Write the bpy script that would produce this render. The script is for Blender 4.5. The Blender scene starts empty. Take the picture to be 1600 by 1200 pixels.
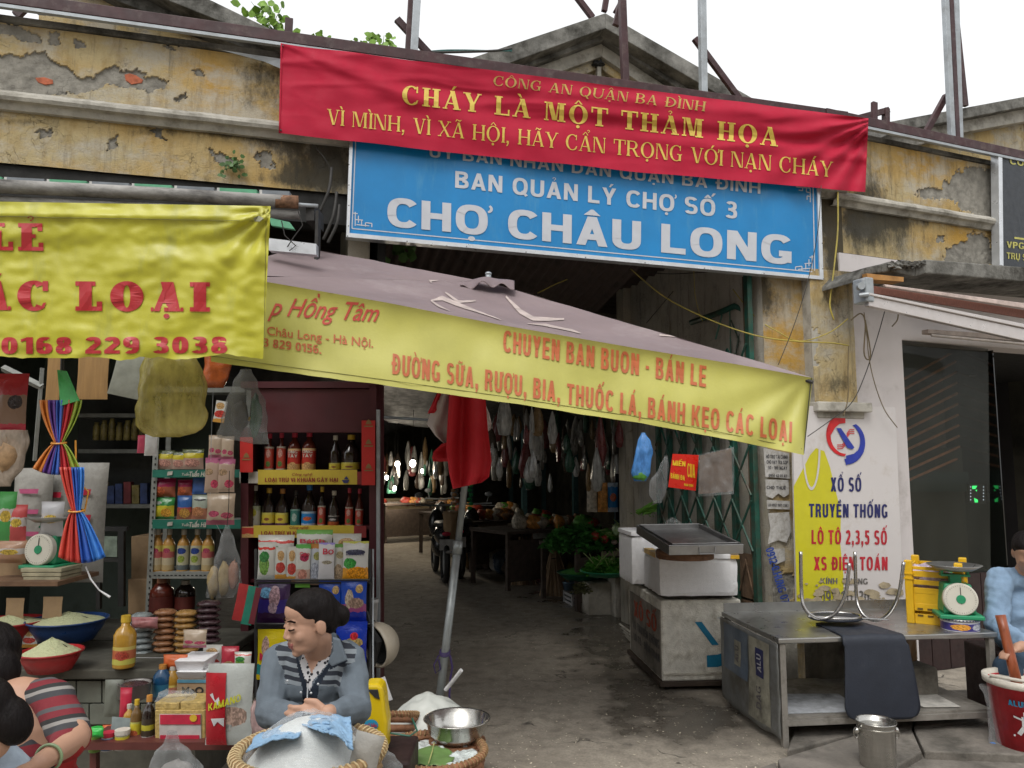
import bpy, bmesh, math, random, unicodedata
from mathutils import Vector, Matrix, noise
from math import sin, cos, pi, radians, sqrt
random.seed(7)
sc = bpy.context.scene
C = sc.collection
# ---------------------------------------------------------------- camera
PITCH = radians(6.2); H = 1.55; FPX = 1200.0
cam_d = bpy.data.cameras.new('camera'); cam = bpy.data.objects.new('camera', cam_d); C.objects.link(cam)
cam.location = (0, 0, H); cam.rotation_euler = (pi/2 + PITCH, 0, 0)
cam_d.sensor_width = 36; cam_d.lens = 27.0; cam_d.clip_start = 0.05; cam_d.clip_end = 500
sc.camera = cam
# ---------------------------------------------------------------- sky
SUN_EL, SUN_ROT = radians(55), radians(200)
w = bpy.data.worlds.new('World'); sc.world = w; w.use_nodes = True
nt = w.node_tree; nt.nodes.clear()
sky = nt.nodes.new('ShaderNodeTexSky'); sky.sky_type = 'NISHITA'; sky.sun_disc = False
sky.sun_elevation = SUN_EL; sky.sun_rotation = SUN_ROT; sky.dust_density = 6; sky.air_density = 1.0
hs = nt.nodes.new('ShaderNodeHueSaturation'); hs.inputs['Saturation'].default_value = 0.12
add = nt.nodes.new('ShaderNodeMix'); add.data_type = 'RGBA'; add.blend_type = 'MIX'
add.inputs[0].default_value = 0.6
add.inputs[7].default_value = (9.3, 9.4, 9.5, 1)        # the overcast cloud deck
bg = nt.nodes.new('ShaderNodeBackground'); bg.inputs[1].default_value = 0.115
wo = nt.nodes.new('ShaderNodeOutputWorld')
nt.links.new(sky.outputs[0], hs.inputs['Color']); nt.links.new(hs.outputs[0], add.inputs[6])
nt.links.new(add.outputs[2], bg.inputs[0]); nt.links.new(bg.outputs[0], wo.inputs[0])
sd = bpy.data.lights.new('sun', 'SUN'); sd.energy = 0.9; sd.angle = radians(25); sd.color = (1, .97, .92)
sun = bpy.data.objects.new('sun', sd); C.objects.link(sun)
# the sun stands behind the photographer and a little to the left, high up
sdir = Vector((sin(SUN_ROT)*cos(SUN_EL), cos(SUN_ROT)*cos(SUN_EL), sin(SUN_EL)))
sun.rotation_euler = sdir.to_track_quat('Z', 'Y').to_euler()
sc.view_settings.view_transform = 'Standard'; sc.view_settings.look = 'None'
sc.view_settings.exposure = 0.5; sc.view_settings.gamma = 1.0
try:
 sc.view_settings.use_curve_mapping = False
except Exception: pass
sc.cycles.max_bounces = 8; sc.cycles.transparent_max_bounces = 16
# ---------------------------------------------------------------- measuring helpers: pixel of the photo -> point in the place
def ray(px, py):
 xc = (px-800)/FPX; zc = (600-py)/FPX
 return Vector((xc, cos(PITCH)-zc*sin(PITCH), sin(PITCH)+zc*cos(PITCH)))
CAM = Vector((0, 0, H))
def P(px, py, Y):
 d = ray(px, py); return CAM + d*(Y/d.y)
def G(px, py, h=0.0):
 d = ray(px, py); return CAM + d*((h-H)/d.z)
TH = radians(15.3); TH2 = radians(21.5)
O1 = P(900, 400, 5.2); O1.z = 0
def hit(px, py, th, O, off):
 n = Vector((sin(th), -cos(th), 0)); d = ray(px, py)
 k = (O + n*off - Vector((0, 0, 0))).dot(n)/d.dot(n)
 return CAM + d*k
O2 = hit(1300, 400, TH, O1, 0); O2.z = 0
def F(px, py, off=0.0): return hit(px, py, TH, O1, off)
def F2(px, py, off=0.0): return hit(px, py, TH2, O2, off)
FR1 = Matrix.Translation(O1) @ Matrix.Rotation(TH, 4, 'Z')     # x along the facade, -y to the street
FR2 = Matrix.Translation(O2) @ Matrix.Rotation(TH2, 4, 'Z')
def L1(s, off, z): return FR1 @ Vector((s, -off, z))
def L2(s, off, z): return FR2 @ Vector((s, -off, z))
N1 = Vector((sin(TH), -cos(TH), 0)); N2 = Vector((sin(TH2), -cos(TH2), 0))
def frame(p, rz=0.0, rx=0.0, ry=0.0):
 return Matrix.Translation(p) @ Matrix.Rotation(rz, 4, 'Z') @ Matrix.Rotation(ry, 4, 'Y') @ Matrix.Rotation(rx, 4, 'X')
def lerp(a, b, t): return a + (b-a)*t
# ---------------------------------------------------------------- materials
MATS = {}
def rgb(c): return (c[0], c[1], c[2], 1)
def nodes_of(name):
 m = bpy.data.materials.new(name); m.use_nodes = True
 t = m.node_tree; b = t.nodes['Principled BSDF']
 return m, t, b
def N(t, kind, **kw):
 n = t.nodes.new(kind)
 for k, v in kw.items():
  if k.startswith('i_'):
   key = k[2:]; key = int(key) if key.isdigit() else key
   n.inputs[key].default_value = v
  else: setattr(n, k, v)
 return n
def mixc(t, fac, a, b, mode='MIX'):
 n = N(t, 'ShaderNodeMix', data_type='RGBA', blend_type=mode)
 for i, x in ((0, fac), (6, a), (7, b)):
  if isinstance(x, (int, float)): n.inputs[i].default_value = x
  elif isinstance(x, (tuple, list)): n.inputs[i].default_value = rgb(x)
  else: t.links.new(x, n.inputs[i])
 return n.outputs[2]
def nz(t, scale, detail=4, stretch=(1, 1, 1), rough=.6, coord='Object'):
 tc = N(t, 'ShaderNodeTexCoord'); mp = N(t, 'ShaderNodeMapping'); mp.inputs['Scale'].default_value = stretch
 n = N(t, 'ShaderNodeTexNoise'); n.inputs['Scale'].default_value = scale; n.inputs['Detail'].default_value = detail
 n.inputs['Roughness'].default_value = rough
 t.links.new(tc.outputs[coord], mp.inputs[0]); t.links.new(mp.outputs[0], n.inputs['Vector'])
 return n.outputs[0]
def rng(t, x, a, b, c=0.0, d=1.0, smooth=False):
 n = N(t, 'ShaderNodeMapRange'); n.inputs[1].default_value = a; n.inputs[2].default_value = b
 n.inputs[3].default_value = c; n.inputs[4].default_value = d
 if smooth: n.interpolation_type = 'SMOOTHSTEP'
 t.links.new(x, n.inputs[0]); return n.outputs[0]
def mth(t, op, a, b=0.0):
 n = N(t, 'ShaderNodeMath', operation=op)
 for i, x in ((0, a), (1, b)):
  if isinstance(x, (int, float)): n.inputs[i].default_value = x
  else: t.links.new(x, n.inputs[i])
 return n.outputs[0]
def bump(t, b, x, strength=.3, dist=.01):
 n = N(t, 'ShaderNodeBump'); n.inputs['Strength'].default_value = strength; n.inputs['Distance'].default_value = dist
 t.links.new(x, n.inputs['Height']); t.links.new(n.outputs[0], b.inputs['Normal'])
def M(name, col, rough=.6, metal=0.0, var=.25, scale=12, bmp=.15, stretch=(1, 1, 1), dirt=0.0, dcol=(.05, .045, .035), dscale=4,
      emit=None, spec=.5, sub=0, dstretch=(1, 1, 1), bscale=None, trans=0):
 if name in MATS: return MATS[name]
 m, t, b = nodes_of(name)
 n = nz(t, scale, 5, stretch)
 c = mixc(t, rng(t, n, .3, .7), tuple(x*(1-var) for x in col), tuple(min(1, x*(1+var)) for x in col))
 if dirt > 0:
  d = nz(t, dscale, 6, dstretch, .7)
  c = mixc(t, rng(t, d, .62-dirt*.35, .78-dirt*.2, 0, min(1, .35+dirt)), c, dcol)
 t.links.new(c, b.inputs['Base Color'])
 b.inputs['Roughness'].default_value = rough; b.inputs['Metallic'].default_value = metal
 b.inputs['Specular IOR Level'].default_value = spec
 if trans: b.inputs['Transmission Weight'].default_value = trans
 if rough > .12:
  r = nz(t, scale*1.7, 3)
  t.links.new(rng(t, r, .3, .7, max(.03, rough-.1), min(1, rough+.12)), b.inputs['Roughness'])
 if bmp: bump(t, b, n if bscale is None else nz(t, bscale, 5, stretch), bmp, .01)
 if emit:
  b.inputs['Emission Color'].default_value = rgb(emit[0]); b.inputs['Emission Strength'].default_value = emit[1]
 MATS[name] = m; return m
def see_through(m, k=.35):
 # cloth that lets daylight glow through it
 t = m.node_tree; b = t.nodes['Principled BSDF']; out = [q for q in t.nodes if q.type == 'OUTPUT_MATERIAL'][0]; tl = N(t, 'ShaderNodeBsdfTranslucent'); mx = N(t, 'ShaderNodeMixShader'); mx.inputs[0].default_value = k
 t.links.new(b.inputs['Base Color'].links[0].from_socket, tl.inputs[0]); t.links.new(b.outputs[0], mx.inputs[1]); t.links.new(tl.outputs[0], mx.inputs[2]); t.links.new(mx.outputs[0], out.inputs[0])
def film(name, col=(.9, .92, .93), fac=.35, rough=.12, scale=14, wr=.45):
 """thin crumpled plastic film"""
 if name in MATS: return MATS[name]
 m, t, b = nodes_of(name)
 b.inputs['Base Color'].default_value = rgb(col); b.inputs['Roughness'].default_value = rough
 b.inputs['Specular IOR Level'].default_value = .8
 n = nz(t, scale, 5, (1, 1, .5)); bump(t, b, n, wr, .03)
 tr = N(t, 'ShaderNodeBsdfTransparent'); tr.inputs[0].default_value = rgb(tuple(.55+.45*x for x in col))
 mx = N(t, 'ShaderNodeMixShader'); out = [q for q in t.nodes if q.type == 'OUTPUT_MATERIAL'][0]
 lw = N(t, 'ShaderNodeLayerWeight'); lw.inputs[0].default_value = .35
 f = mth(t, 'ADD', mth(t, 'MULTIPLY', lw.outputs['Facing'], .22), rng(t, n, .35, .7, fac*.5, fac*1.5))
 t.links.new(f, mx.inputs[0]); t.links.new(tr.outputs[0], mx.inputs[1]); t.links.new(b.outputs[0], mx.inputs[2])
 t.links.new(mx.outputs[0], out.inputs[0]); MATS[name] = m; return m
def printed(name, stops, blobs=(), rough=.3, axis=2, seed=0, wrinkle=.5, metal=0):
 """printed packaging: flat bands of ink over the height plus round or oval patches, in the object's own box (flat print)"""
 if name in MATS: return MATS[name]
 m, t, b = nodes_of(name)
 tc = N(t, 'ShaderNodeTexCoord'); sp = N(t, 'ShaderNodeSeparateXYZ'); t.links.new(tc.outputs['Generated'], sp.inputs[0])
 wv = nz(t, 5, 3, coord='Generated')
 z = mth(t, 'ADD', sp.outputs[axis], mth(t, 'MULTIPLY', mth(t, 'SUBTRACT', wv, .5), .10))
 cr = N(t, 'ShaderNodeValToRGB'); cr.color_ramp.interpolation = 'CONSTANT'; t.links.new(z, cr.inputs[0])
 el = cr.color_ramp.elements
 el[0].position = 0; el[0].color = rgb(stops[0][1])
 for i, (p, c) in enumerate(stops[1:]):
  e = el[1] if i == 0 else el.new(p)
  e.position = p; e.color = rgb(c)
 if len(stops) == 1: el[1].color = rgb(stops[0][1])
 c = cr.outputs[0]
 for (cx, cz, rx, rz, col) in blobs:
  dx = mth(t, 'DIVIDE', mth(t, 'SUBTRACT', sp.outputs[0], cx), rx); dz = mth(t, 'DIVIDE', mth(t, 'SUBTRACT', sp.outputs[2], cz), rz)
  d = mth(t, 'ADD', mth(t, 'MULTIPLY', dx, dx), mth(t, 'MULTIPLY', dz, dz))
  d = mth(t, 'ADD', d, mth(t, 'MULTIPLY', mth(t, 'SUBTRACT', nz(t, 9+seed, 3, coord='Generated'), .5), .8))
  pc = mixc(t, rng(t, nz(t, 16+seed, 2, coord='Generated'), .4, .6), tuple(x*.55 for x in col), tuple(min(1, x*1.25) for x in col))
  c = mixc(t, mth(t, 'LESS_THAN', d, 1.0), c, pc)
 t.links.new(c, b.inputs['Base Color']); b.inputs['Roughness'].default_value = rough; b.inputs['Metallic'].default_value = metal
 if wrinkle: bump(t, b, nz(t, 30, 4), wrinkle, .006)
 MATS[name] = m; return m
# ---------------------------------------------------------------- mesh builder
ROOTM = {}
class MB:
 def __init__(s, fr=None): s.v = []; s.f = []; s.mi = []; s.fr = fr or Matrix.Identity(4); s.m = 0
 def add(s, vs, fs, M4=None):
  k = len(s.v); T = s.fr if M4 is None else s.fr @ M4
  s.v += [T @ Vector(q) for q in vs]; s.f += [tuple(i+k for i in f) for f in fs]; s.mi += [s.m]*len(fs); return s
 def box(s, c, d, rz=0, rx=0, ry=0):
  x, y, z = d[0]/2, d[1]/2, d[2]/2
  vs = [(a, b, e) for e in (-z, z) for b in (-y, y) for a in (-x, x)]
  fs = [(0, 2, 3, 1), (4, 5, 7, 6), (0, 1, 5, 4), (2, 6, 7, 3), (0, 4, 6, 2), (1, 3, 7, 5)]
  return s.add(vs, fs, frame(Vector(c), rz, rx, ry))
 def hexa(s, p):   # 8 points: bottom 4 (ccw), top 4
  return s.add(p, [(0, 3, 2, 1), (4, 5, 6, 7), (0, 1, 5, 4), (1, 2, 6, 5), (2, 3, 7, 6), (3, 0, 4, 7)])
 def quad(s, *p): return s.add(p, [tuple(range(len(p)))])
 def lathe(s, prof, n=20, M4=None, wob=0, sx=1, sy=1):
  vs = []; fs = []
  for (r, z) in prof:
   for i in range(n):
    a = 2*pi*i/n; q = r*(1+wob*noise.noise(Vector((cos(a)*2, sin(a)*2, z*9))))
    vs.append((q*cos(a)*sx, q*sin(a)*sy, z))
  for j in range(len(prof)-1):
   for i in range(n):
    k = (i+1) % n; fs.append((j*n+i, j*n+k, (j+1)*n+k, (j+1)*n+i))
  if prof[0][0] > 1e-4: fs.append(tuple(range(n-1, -1, -1)))
  if prof[-1][0] > 1e-4 and s_closed(prof): fs.append(tuple((len(prof)-1)*n+i for i in range(n)))
  return s.add(vs, fs, M4)
 def tube(s, pts, r, n=8, closed=False):
  pts = [Vector(p) for p in pts]; rs = r if isinstance(r, (list, tuple)) else [r]*len(pts)
  vs = []; fs = []; up = None
  for i, p in enumerate(pts):
   a = pts[(i-1) % len(pts)] if (closed or i > 0) else p; b = pts[(i+1) % len(pts)] if (closed or i < len(pts)-1) else p
   t = (b-a).normalized()
   if up is None:
    up = Vector((0, 0, 1)) if abs(t.z) < .9 else Vector((1, 0, 0))
   x = t.cross(up).normalized(); y = x.cross(t).normalized(); up = y
   for k in range(n):
    q = 2*pi*k/n; vs.append(p + x*cos(q)*rs[i] + y*sin(q)*rs[i])
  m = len(pts)
  for i in range(m if closed else m-1):
   for k in range(n):
    j = (i+1) % m; fs.append((i*n+k, j*n+k, j*n+(k+1) % n, i*n+(k+1) % n))
  if not closed: fs += [tuple(range(n)), tuple((m-1)*n+k for k in range(n-1, -1, -1))]
  return s.add(vs, fs)
 def grid(s, fn, nu, nv):
  vs = [fn(i/nu, j/nv) for j in range(nv+1) for i in range(nu+1)]
  fs = [(j*(nu+1)+i, j*(nu+1)+i+1, (j+1)*(nu+1)+i+1, (j+1)*(nu+1)+i) for j in range(nv) for i in range(nu)]
  return s.add(vs, fs)
 def ball(s, c, r, n=10, m=7, wob=0, rz=0, rx=0, ry=0):
  r = r if isinstance(r, (tuple, list)) else (r, r, r)
  vs = []; fs = []
  for j in range(m+1):
   a = pi*j/m
   for i in range(n):
    b = 2*pi*i/n; d = Vector((sin(a)*cos(b), sin(a)*sin(b), cos(a)))
    q = 1+wob*noise.noise(d*2.2+Vector(c)*13) if wob else 1
    vs.append((d.x*r[0]*q, d.y*r[1]*q, d.z*r[2]*q))
  for j in range(m):
   for i in range(n):
    k = (i+1) % n
    fs.append((j*n+i, (j+1)*n+i, (j+1)*n+k, j*n+k))
  return s.add(vs, fs, frame(Vector(c), rz, rx, ry))
 def prism(s, pts, d):     # polygon (3D points) extruded by vector d
  n = len(pts); d = Vector(d); vs = [Vector(p) for p in pts] + [Vector(p)+d for p in pts]
  fs = [tuple(range(n)), tuple(range(2*n-1, n-1, -1))] + [(i, i+n, (i+1) % n + n, (i+1) % n) for i in range(n)]
  return s.add(vs, fs)
 def mesh(s, name, mats):
  me = bpy.data.meshes.new(name); me.from_pydata([tuple(v) for v in s.v], [], s.f)
  for m in (mats if isinstance(mats, (list, tuple)) else [mats]): me.materials.append(m)
  me.polygons.foreach_set('material_index', s.mi); return me
 def build(s, name, mats, parent=None, smooth=False, bevel=0, solid=0, sub=0, kind=None, label=None, fix=True):
  if parent is not None and parent.name in ROOTM:
   I = ROOTM[parent.name]
   s.v = [I @ v for v in s.v]
  me = s.mesh(name, mats)
  if fix:
   bm = bmesh.new(); bm.from_mesh(me)
   bmesh.ops.recalc_face_normals(bm, faces=bm.faces); bm.to_mesh(me); bm.free()
  o = bpy.data.objects.new(name, me); C.objects.link(o)
  if parent is not None:
   o.parent = parent
   if parent.name in ROOTM: ROOTM[o.name] = ROOTM[parent.name]
  if smooth:
   me.polygons.foreach_set('use_smooth', [True]*len(me.polygons))
  if bevel:
   b = o.modifiers.new('bevel', 'BEVEL'); b.width = bevel; b.segments = 2; b.limit_method = 'ANGLE'; b.angle_limit = radians(40)
  if solid:
   b = o.modifiers.new('solid', 'SOLIDIFY'); b.thickness = solid; b.offset = 0
  if sub:
   b = o.modifiers.new('sub', 'SUBSURF'); b.levels = sub; b.render_levels = sub
  if kind: o['kind'] = kind
  if label: o['label'] = label
  return o
def s_closed(prof): return prof[-1][1] != prof[0][1] or True
def thing(name, label, cat, p, rz=0.0, group=None):
 o = bpy.data.objects.new(name, None); C.objects.link(o); o.location = p; o.rotation_euler = (0, 0, rz)
 o.empty_display_size = .05
 o['label'] = label; o['category'] = cat
 if group: o['group'] = group
 ROOTM[o.name] = (Matrix.Translation(p) @ Matrix.Rotation(rz, 4, 'Z')).inverted(); return o
def tag(o, label, cat, group=None, kind=None):
 if label: o['label'] = label
 if cat: o['category'] = cat
 if group: o['group'] = group
 if kind: o['kind'] = kind
 return o
def own(o, p, rz=0):      # give a one-mesh thing its origin at its base
 T = Matrix.Translation(p) @ Matrix.Rotation(rz, 4, 'Z')
 o.data.transform(T.inverted()); o.matrix_world = T; o.location = p; o.rotation_euler = (0, 0, rz); return o
def dup(root, p, rz, label=None, group=None, scale=None):
 r = root.copy(); C.objects.link(r); r.location = p; r.rotation_euler = (0, 0, rz)
 if scale: r.scale = (scale,)*3 if isinstance(scale, (int, float)) else scale
 if label: r['label'] = label
 if group: r['group'] = group
 for ch in [q for q in root.children]:
  c = ch.copy(); C.objects.link(c); c.parent = r
  for g in [q for q in ch.children]:
   d = g.copy(); C.objects.link(d); d.parent = c
 return r
# ---------------------------------------------------------------- lettering
def ring(cx, cy, rx, ry, tx, ty, a0=0, a1=360, n=22):
 out = []; a0 = radians(a0); a1 = radians(a1)
 for i in range(n):
  q = []
  for a in (a0+(a1-a0)*i/n, a0+(a1-a0)*(i+1)/n): q.append((cx+rx*cos(a), cy+ry*sin(a)))
  for a in (a0+(a1-a0)*(i+1)/n, a0+(a1-a0)*i/n): q.append((cx+(rx-tx)*cos(a), cy+(ry-ty)*sin(a)))
  out.append(q)
 return out
def rect(a, b, c, d): return [(a, b), (c, b), (c, d), (a, d)]
def slab(ch, S, T, sf):
 """one roman capital with thick and thin strokes and slab serifs: (polygons, advance)"""
 def stem(x, w=None, bot=True, top=True):
  w = S if w is None else w; o = [rect(x, 0, x+w, 1)]
  if bot: o += [rect(x-sf, 0, x, T), rect(x+w, 0, x+w+sf, T)]
  if top: o += [rect(x-sf, 1-T, x, 1), rect(x+w, 1-T, x+w+sf, 1)]
  return o
 def diag(x0, y0, x1, y1, wd): return [[(x0, y0), (x0+wd, y0), (x1+wd, y1), (x1, y1)]]
 s = sf
 if ch == 'I': return stem(s), S+2*s
 if ch == 'L': return stem(s) + [rect(s+S, 0, .72, T), rect(.72-T, T, .72, .32)], .76
 if ch == 'E': return stem(s) + [rect(s+S, 0, .72, T), rect(.72-T, T, .72, .3), rect(s+S, 1-T, .69, 1), rect(.69-T, .72, .69, 1-T), rect(s+S, .46, .5, .46+T)], .76
 if ch == 'T': return [rect(.4-S/2, 0, .4+S/2, 1), rect(.4-S/2-s, 0, .4-S/2, T), rect(.4+S/2, 0, .4+S/2+s, T), rect(0, 1-T, .4-S/2, 1), rect(.4+S/2, 1-T, .8, 1), rect(0, .7, T, 1-T), rect(.8-T, .7, .8, 1-T)], .8
 if ch == 'H': return stem(s) + stem(.86-S-s) + [rect(s+S, .47, .86-S-s, .47+T)], .88
 if ch == 'N': return [rect(s, 0, s+T, 1), rect(0, 0, s, T), rect(s+T, 0, s+T+s, T), rect(0, 1-T, s, 1), rect(.8-T, 0, .8, 1), rect(.8-T-s, 1-T, .8-T, 1), rect(.8, 1-T, .8+s, 1)] + diag(s+T, 1, .8-T-S*1.05, 0, S*1.05), .88
 if ch == 'M': return [rect(s, 0, s+T, 1), rect(0, 0, s, T), rect(s+T, 0, s+T+s*.7, T), rect(0, 1-T, s, 1)] + stem(1.02-S-s) + diag(s+T, 1, .5-S/2, .05, S) + diag(1.02-S-s-T, 1, .5+S/2-T, .05, T), 1.06
 if ch == 'A': return diag(.05, 0, .38, 1, T*1.1) + diag(.78-S, 0, .42-S*.5, 1, S) + [rect(-.02, 0, .05, T*.9), rect(.05+T, 0, .2, T*.9), rect(.78-S-s, 0, .78-S, T*.9), rect(.78, 0, .78+s*.8, T*.9), rect(.18, .28, .62, .28+T*.9)], .86
 if ch == 'V': return diag(.05, 1, .36, 0, S) + diag(.74-T, 1, .4+S*.35, 0, T*1.1) + [rect(-.02, 1-T*.9, .05, 1), rect(.05+S, 1-T*.9, .05+S+s, 1), rect(.6, 1-T*.9, .74-T, 1), rect(.74, 1-T*.9, .83, 1)], .84
 if ch == 'Y': return diag(.03, 1, .4-S/2, .42, S) + diag(.76-T, 1, .4+S/2-T, .42, T*1.2) + [rect(.4-S/2, 0, .4+S/2, .42), rect(.4-S/2-s, 0, .4-S/2, T), rect(.4+S/2, 0, .4+S/2+s, T), rect(-.04, 1-T*.9, .03, 1), rect(.03+S, 1-T*.9, .03+S+s, 1), rect(.64, 1-T*.9, .76-T, 1), rect(.76, 1-T*.9, .84, 1)], .84
 if ch == 'X': return diag(.05, 1, .78-S, 0, S) + diag(.05, 0, .76-T, 1, T) + [rect(-.02, 1-T, .05, 1), rect(.05+S, 1-T, .05+S+s, 1), rect(-.03, 0, .05, T), rect(.05+T, 0, .2, T), rect(.58, 1-T, .76-T, 1), rect(.76, 1-T, .84, 1), rect(.78-S-s, 0, .78-S, T), rect(.78, 0, .84, T)], .86
 if ch == 'O': return ring(.45, .5, .45, .52, S*1.05, T*.9, n=30), .94
 if ch == 'Q': return ring(.45, .5, .45, .52, S*1.05, T*.9, n=30) + [[(.42, .12), (.55, .16), (.8, -.2), (.66, -.22)]], .94
 if ch in 'CG':
  o = ring(.45, .5, .45, .52, S*1.05, T*.9, 48, 312, 24) + [rect(.68, .66, .68+T, 1)]
  if ch == 'G': return o + [rect(.62, .02, .62+S, .44), rect(.5, .4, .62, .44+.02), rect(.62+S, .4, .62+S+.06, .46)], .92
  return o + [[(.7, .26), (.78, .28), (.72, .1), (.62, .08)]], .84
 if ch in 'DĐ':
  o = stem(s, None, True, True)[:1] + [rect(0, 0, s, T), rect(0, 1-T, s, 1)] + ring(s+S*.9, .5, .86-s-S*.9, .5, S*1.05, T, -90, 90, 18)
  if ch == 'Đ': o = [[(x+.04, y) for x, y in q] for q in o] + [rect(0, .45, s, .45+T), rect(s+S+.04, .45, s+S+.2, .45+T)]
  return o, .93
 if ch == 'B': return [rect(s, 0, s+S, 1), rect(0, 0, s, T), rect(0, 1-T, s, 1), rect(s+S, .48, .42, .48+T)] + [rect(s+S, 0, .42, T), rect(s+S, 1-T, .42, 1)] + ring(.42, .76, .28, .24, S, T, -90, 90, 12) + ring(.42, .26, .34, .26, S, T, -90, 90, 12), .8
 if ch == 'R': return stem(s)[:3] + [rect(0, 1-T, s, 1), rect(s+S, 1-T, .44, 1), rect(s+S, .46, .44, .46+T)] + ring(.44, .73, .3, .27, S, T, -90, 90, 12) + diag(.82-S, 0, .4, .46, S) + [rect(.82, 0, .9, T)], .9
 if ch == 'U': return [rect(s, .35, s+S, 1), rect(0, 1-T, s, 1), rect(s+S, 1-T, s+S+s, 1), rect(.82-T-s, 1-T, .82-T, 1), rect(.82, 1-T, .82+s, 1), rect(.82-T, .35, .82, 1)] + ring((s+.82)/2, .36, (.82-s)/2, .38, S*.9, T, 180, 360, 16), .9
 if ch == ',': return [rect(.02, 0, .02+S, S), [(.02+S*.5, 0), (.02+S, 0), (.02+S*.55, -.18), (0, -.2)]], .26
 if ch == '-': return [rect(.05, .35, .35, .35+S*.8)], .42
 if ch == '.': return [rect(.02, 0, .02+S, S)], .26
 return [], .38
def accents(marks, wd, T, ch, S):
 o = []; c = wd*.47; hgt = 1.05
 if ch == 'U': c = wd*.5
 two = '\u0302' in marks
 for m in marks:
  if m == '\u0323': o += ring(c, -.16, .085, .085, .085, .085, n=10)
  elif m == '\u0302': o += [[(c-.2, hgt), (c-.2+T*1.3, hgt), (c+.02, hgt+.2), (c-.03, hgt+.2)], [(c+.2-T*1.3, hgt), (c+.2, hgt), (c+.03, hgt+.2), (c-.02, hgt+.199)]]
  elif m == '\u0301':
   x = c + (.2 if two else .02); y = hgt + (.12 if two else 0); o += [[(x-.04, y), (x+.05, y), (x+.2, y+.2), (x+.06, y+.2)]]
  elif m == '\u0300':
   x = c + (.24 if two else -.02); y = hgt + (.08 if two else 0); o += [[(x-.05, y), (x+.04, y), (x-.06, y+.2), (x-.2, y+.2)]]
  elif m == '\u0303': o += [[(c-.2, hgt), (c-.14, hgt), (c-.08, hgt+.13), (c-.12, hgt+.16)], [(c-.12, hgt+.16), (c-.06, hgt+.08), (c+.1, hgt), (c+.06, hgt+.1)], [(c+.1, hgt), (c+.22, hgt+.12), (c+.17, hgt+.14), (c+.08, hgt+.08)]]
  elif m == '\u0309':
   x = c + (.2 if two else 0); y = hgt+(.16 if two else .02); o += ring(x, y+.12, .09, .08, .04, .04, -60, 190, 10) + [rect(x-.02, y, x+.03, y+.06)]
  elif m == '\u031b': o += ring(wd-.06, .93, .13, .15, .07, .07, -80, 60, 8)
 return o
def slab_text(txt, S=.2, T=.07, sf=.07, track=.07):
 polys = []; x = 0
 for ch in txt:
  d = unicodedata.normalize('NFD', ch); b = d[0]; marks = d[1:]
  g, wd = slab('Đ' if ch == 'Đ' else b, S, T, sf)
  g = g + accents(marks, wd, T, b, S)
  polys += [[(px+x, py) for px, py in q] for q in g]; x += wd + track
 return polys, x - track
def sring(cx, cy, rx, ry, tx, ty, a0=0, a1=360, n=24, e=.8):
 def pt(rx, ry, a):
  c, s_ = cos(a), sin(a); return (cx+rx*math.copysign(abs(c)**e, c), cy+ry*math.copysign(abs(s_)**e, s_))
 out = []
 for i in range(n):
  A = radians(lerp(a0, a1, i/n)); B = radians(lerp(a0, a1, (i+1)/n))
  out.append([pt(rx, ry, A), pt(rx, ry, B), pt(rx-tx, ry-ty, B), pt(rx-tx, ry-ty, A)])
 return out
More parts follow.
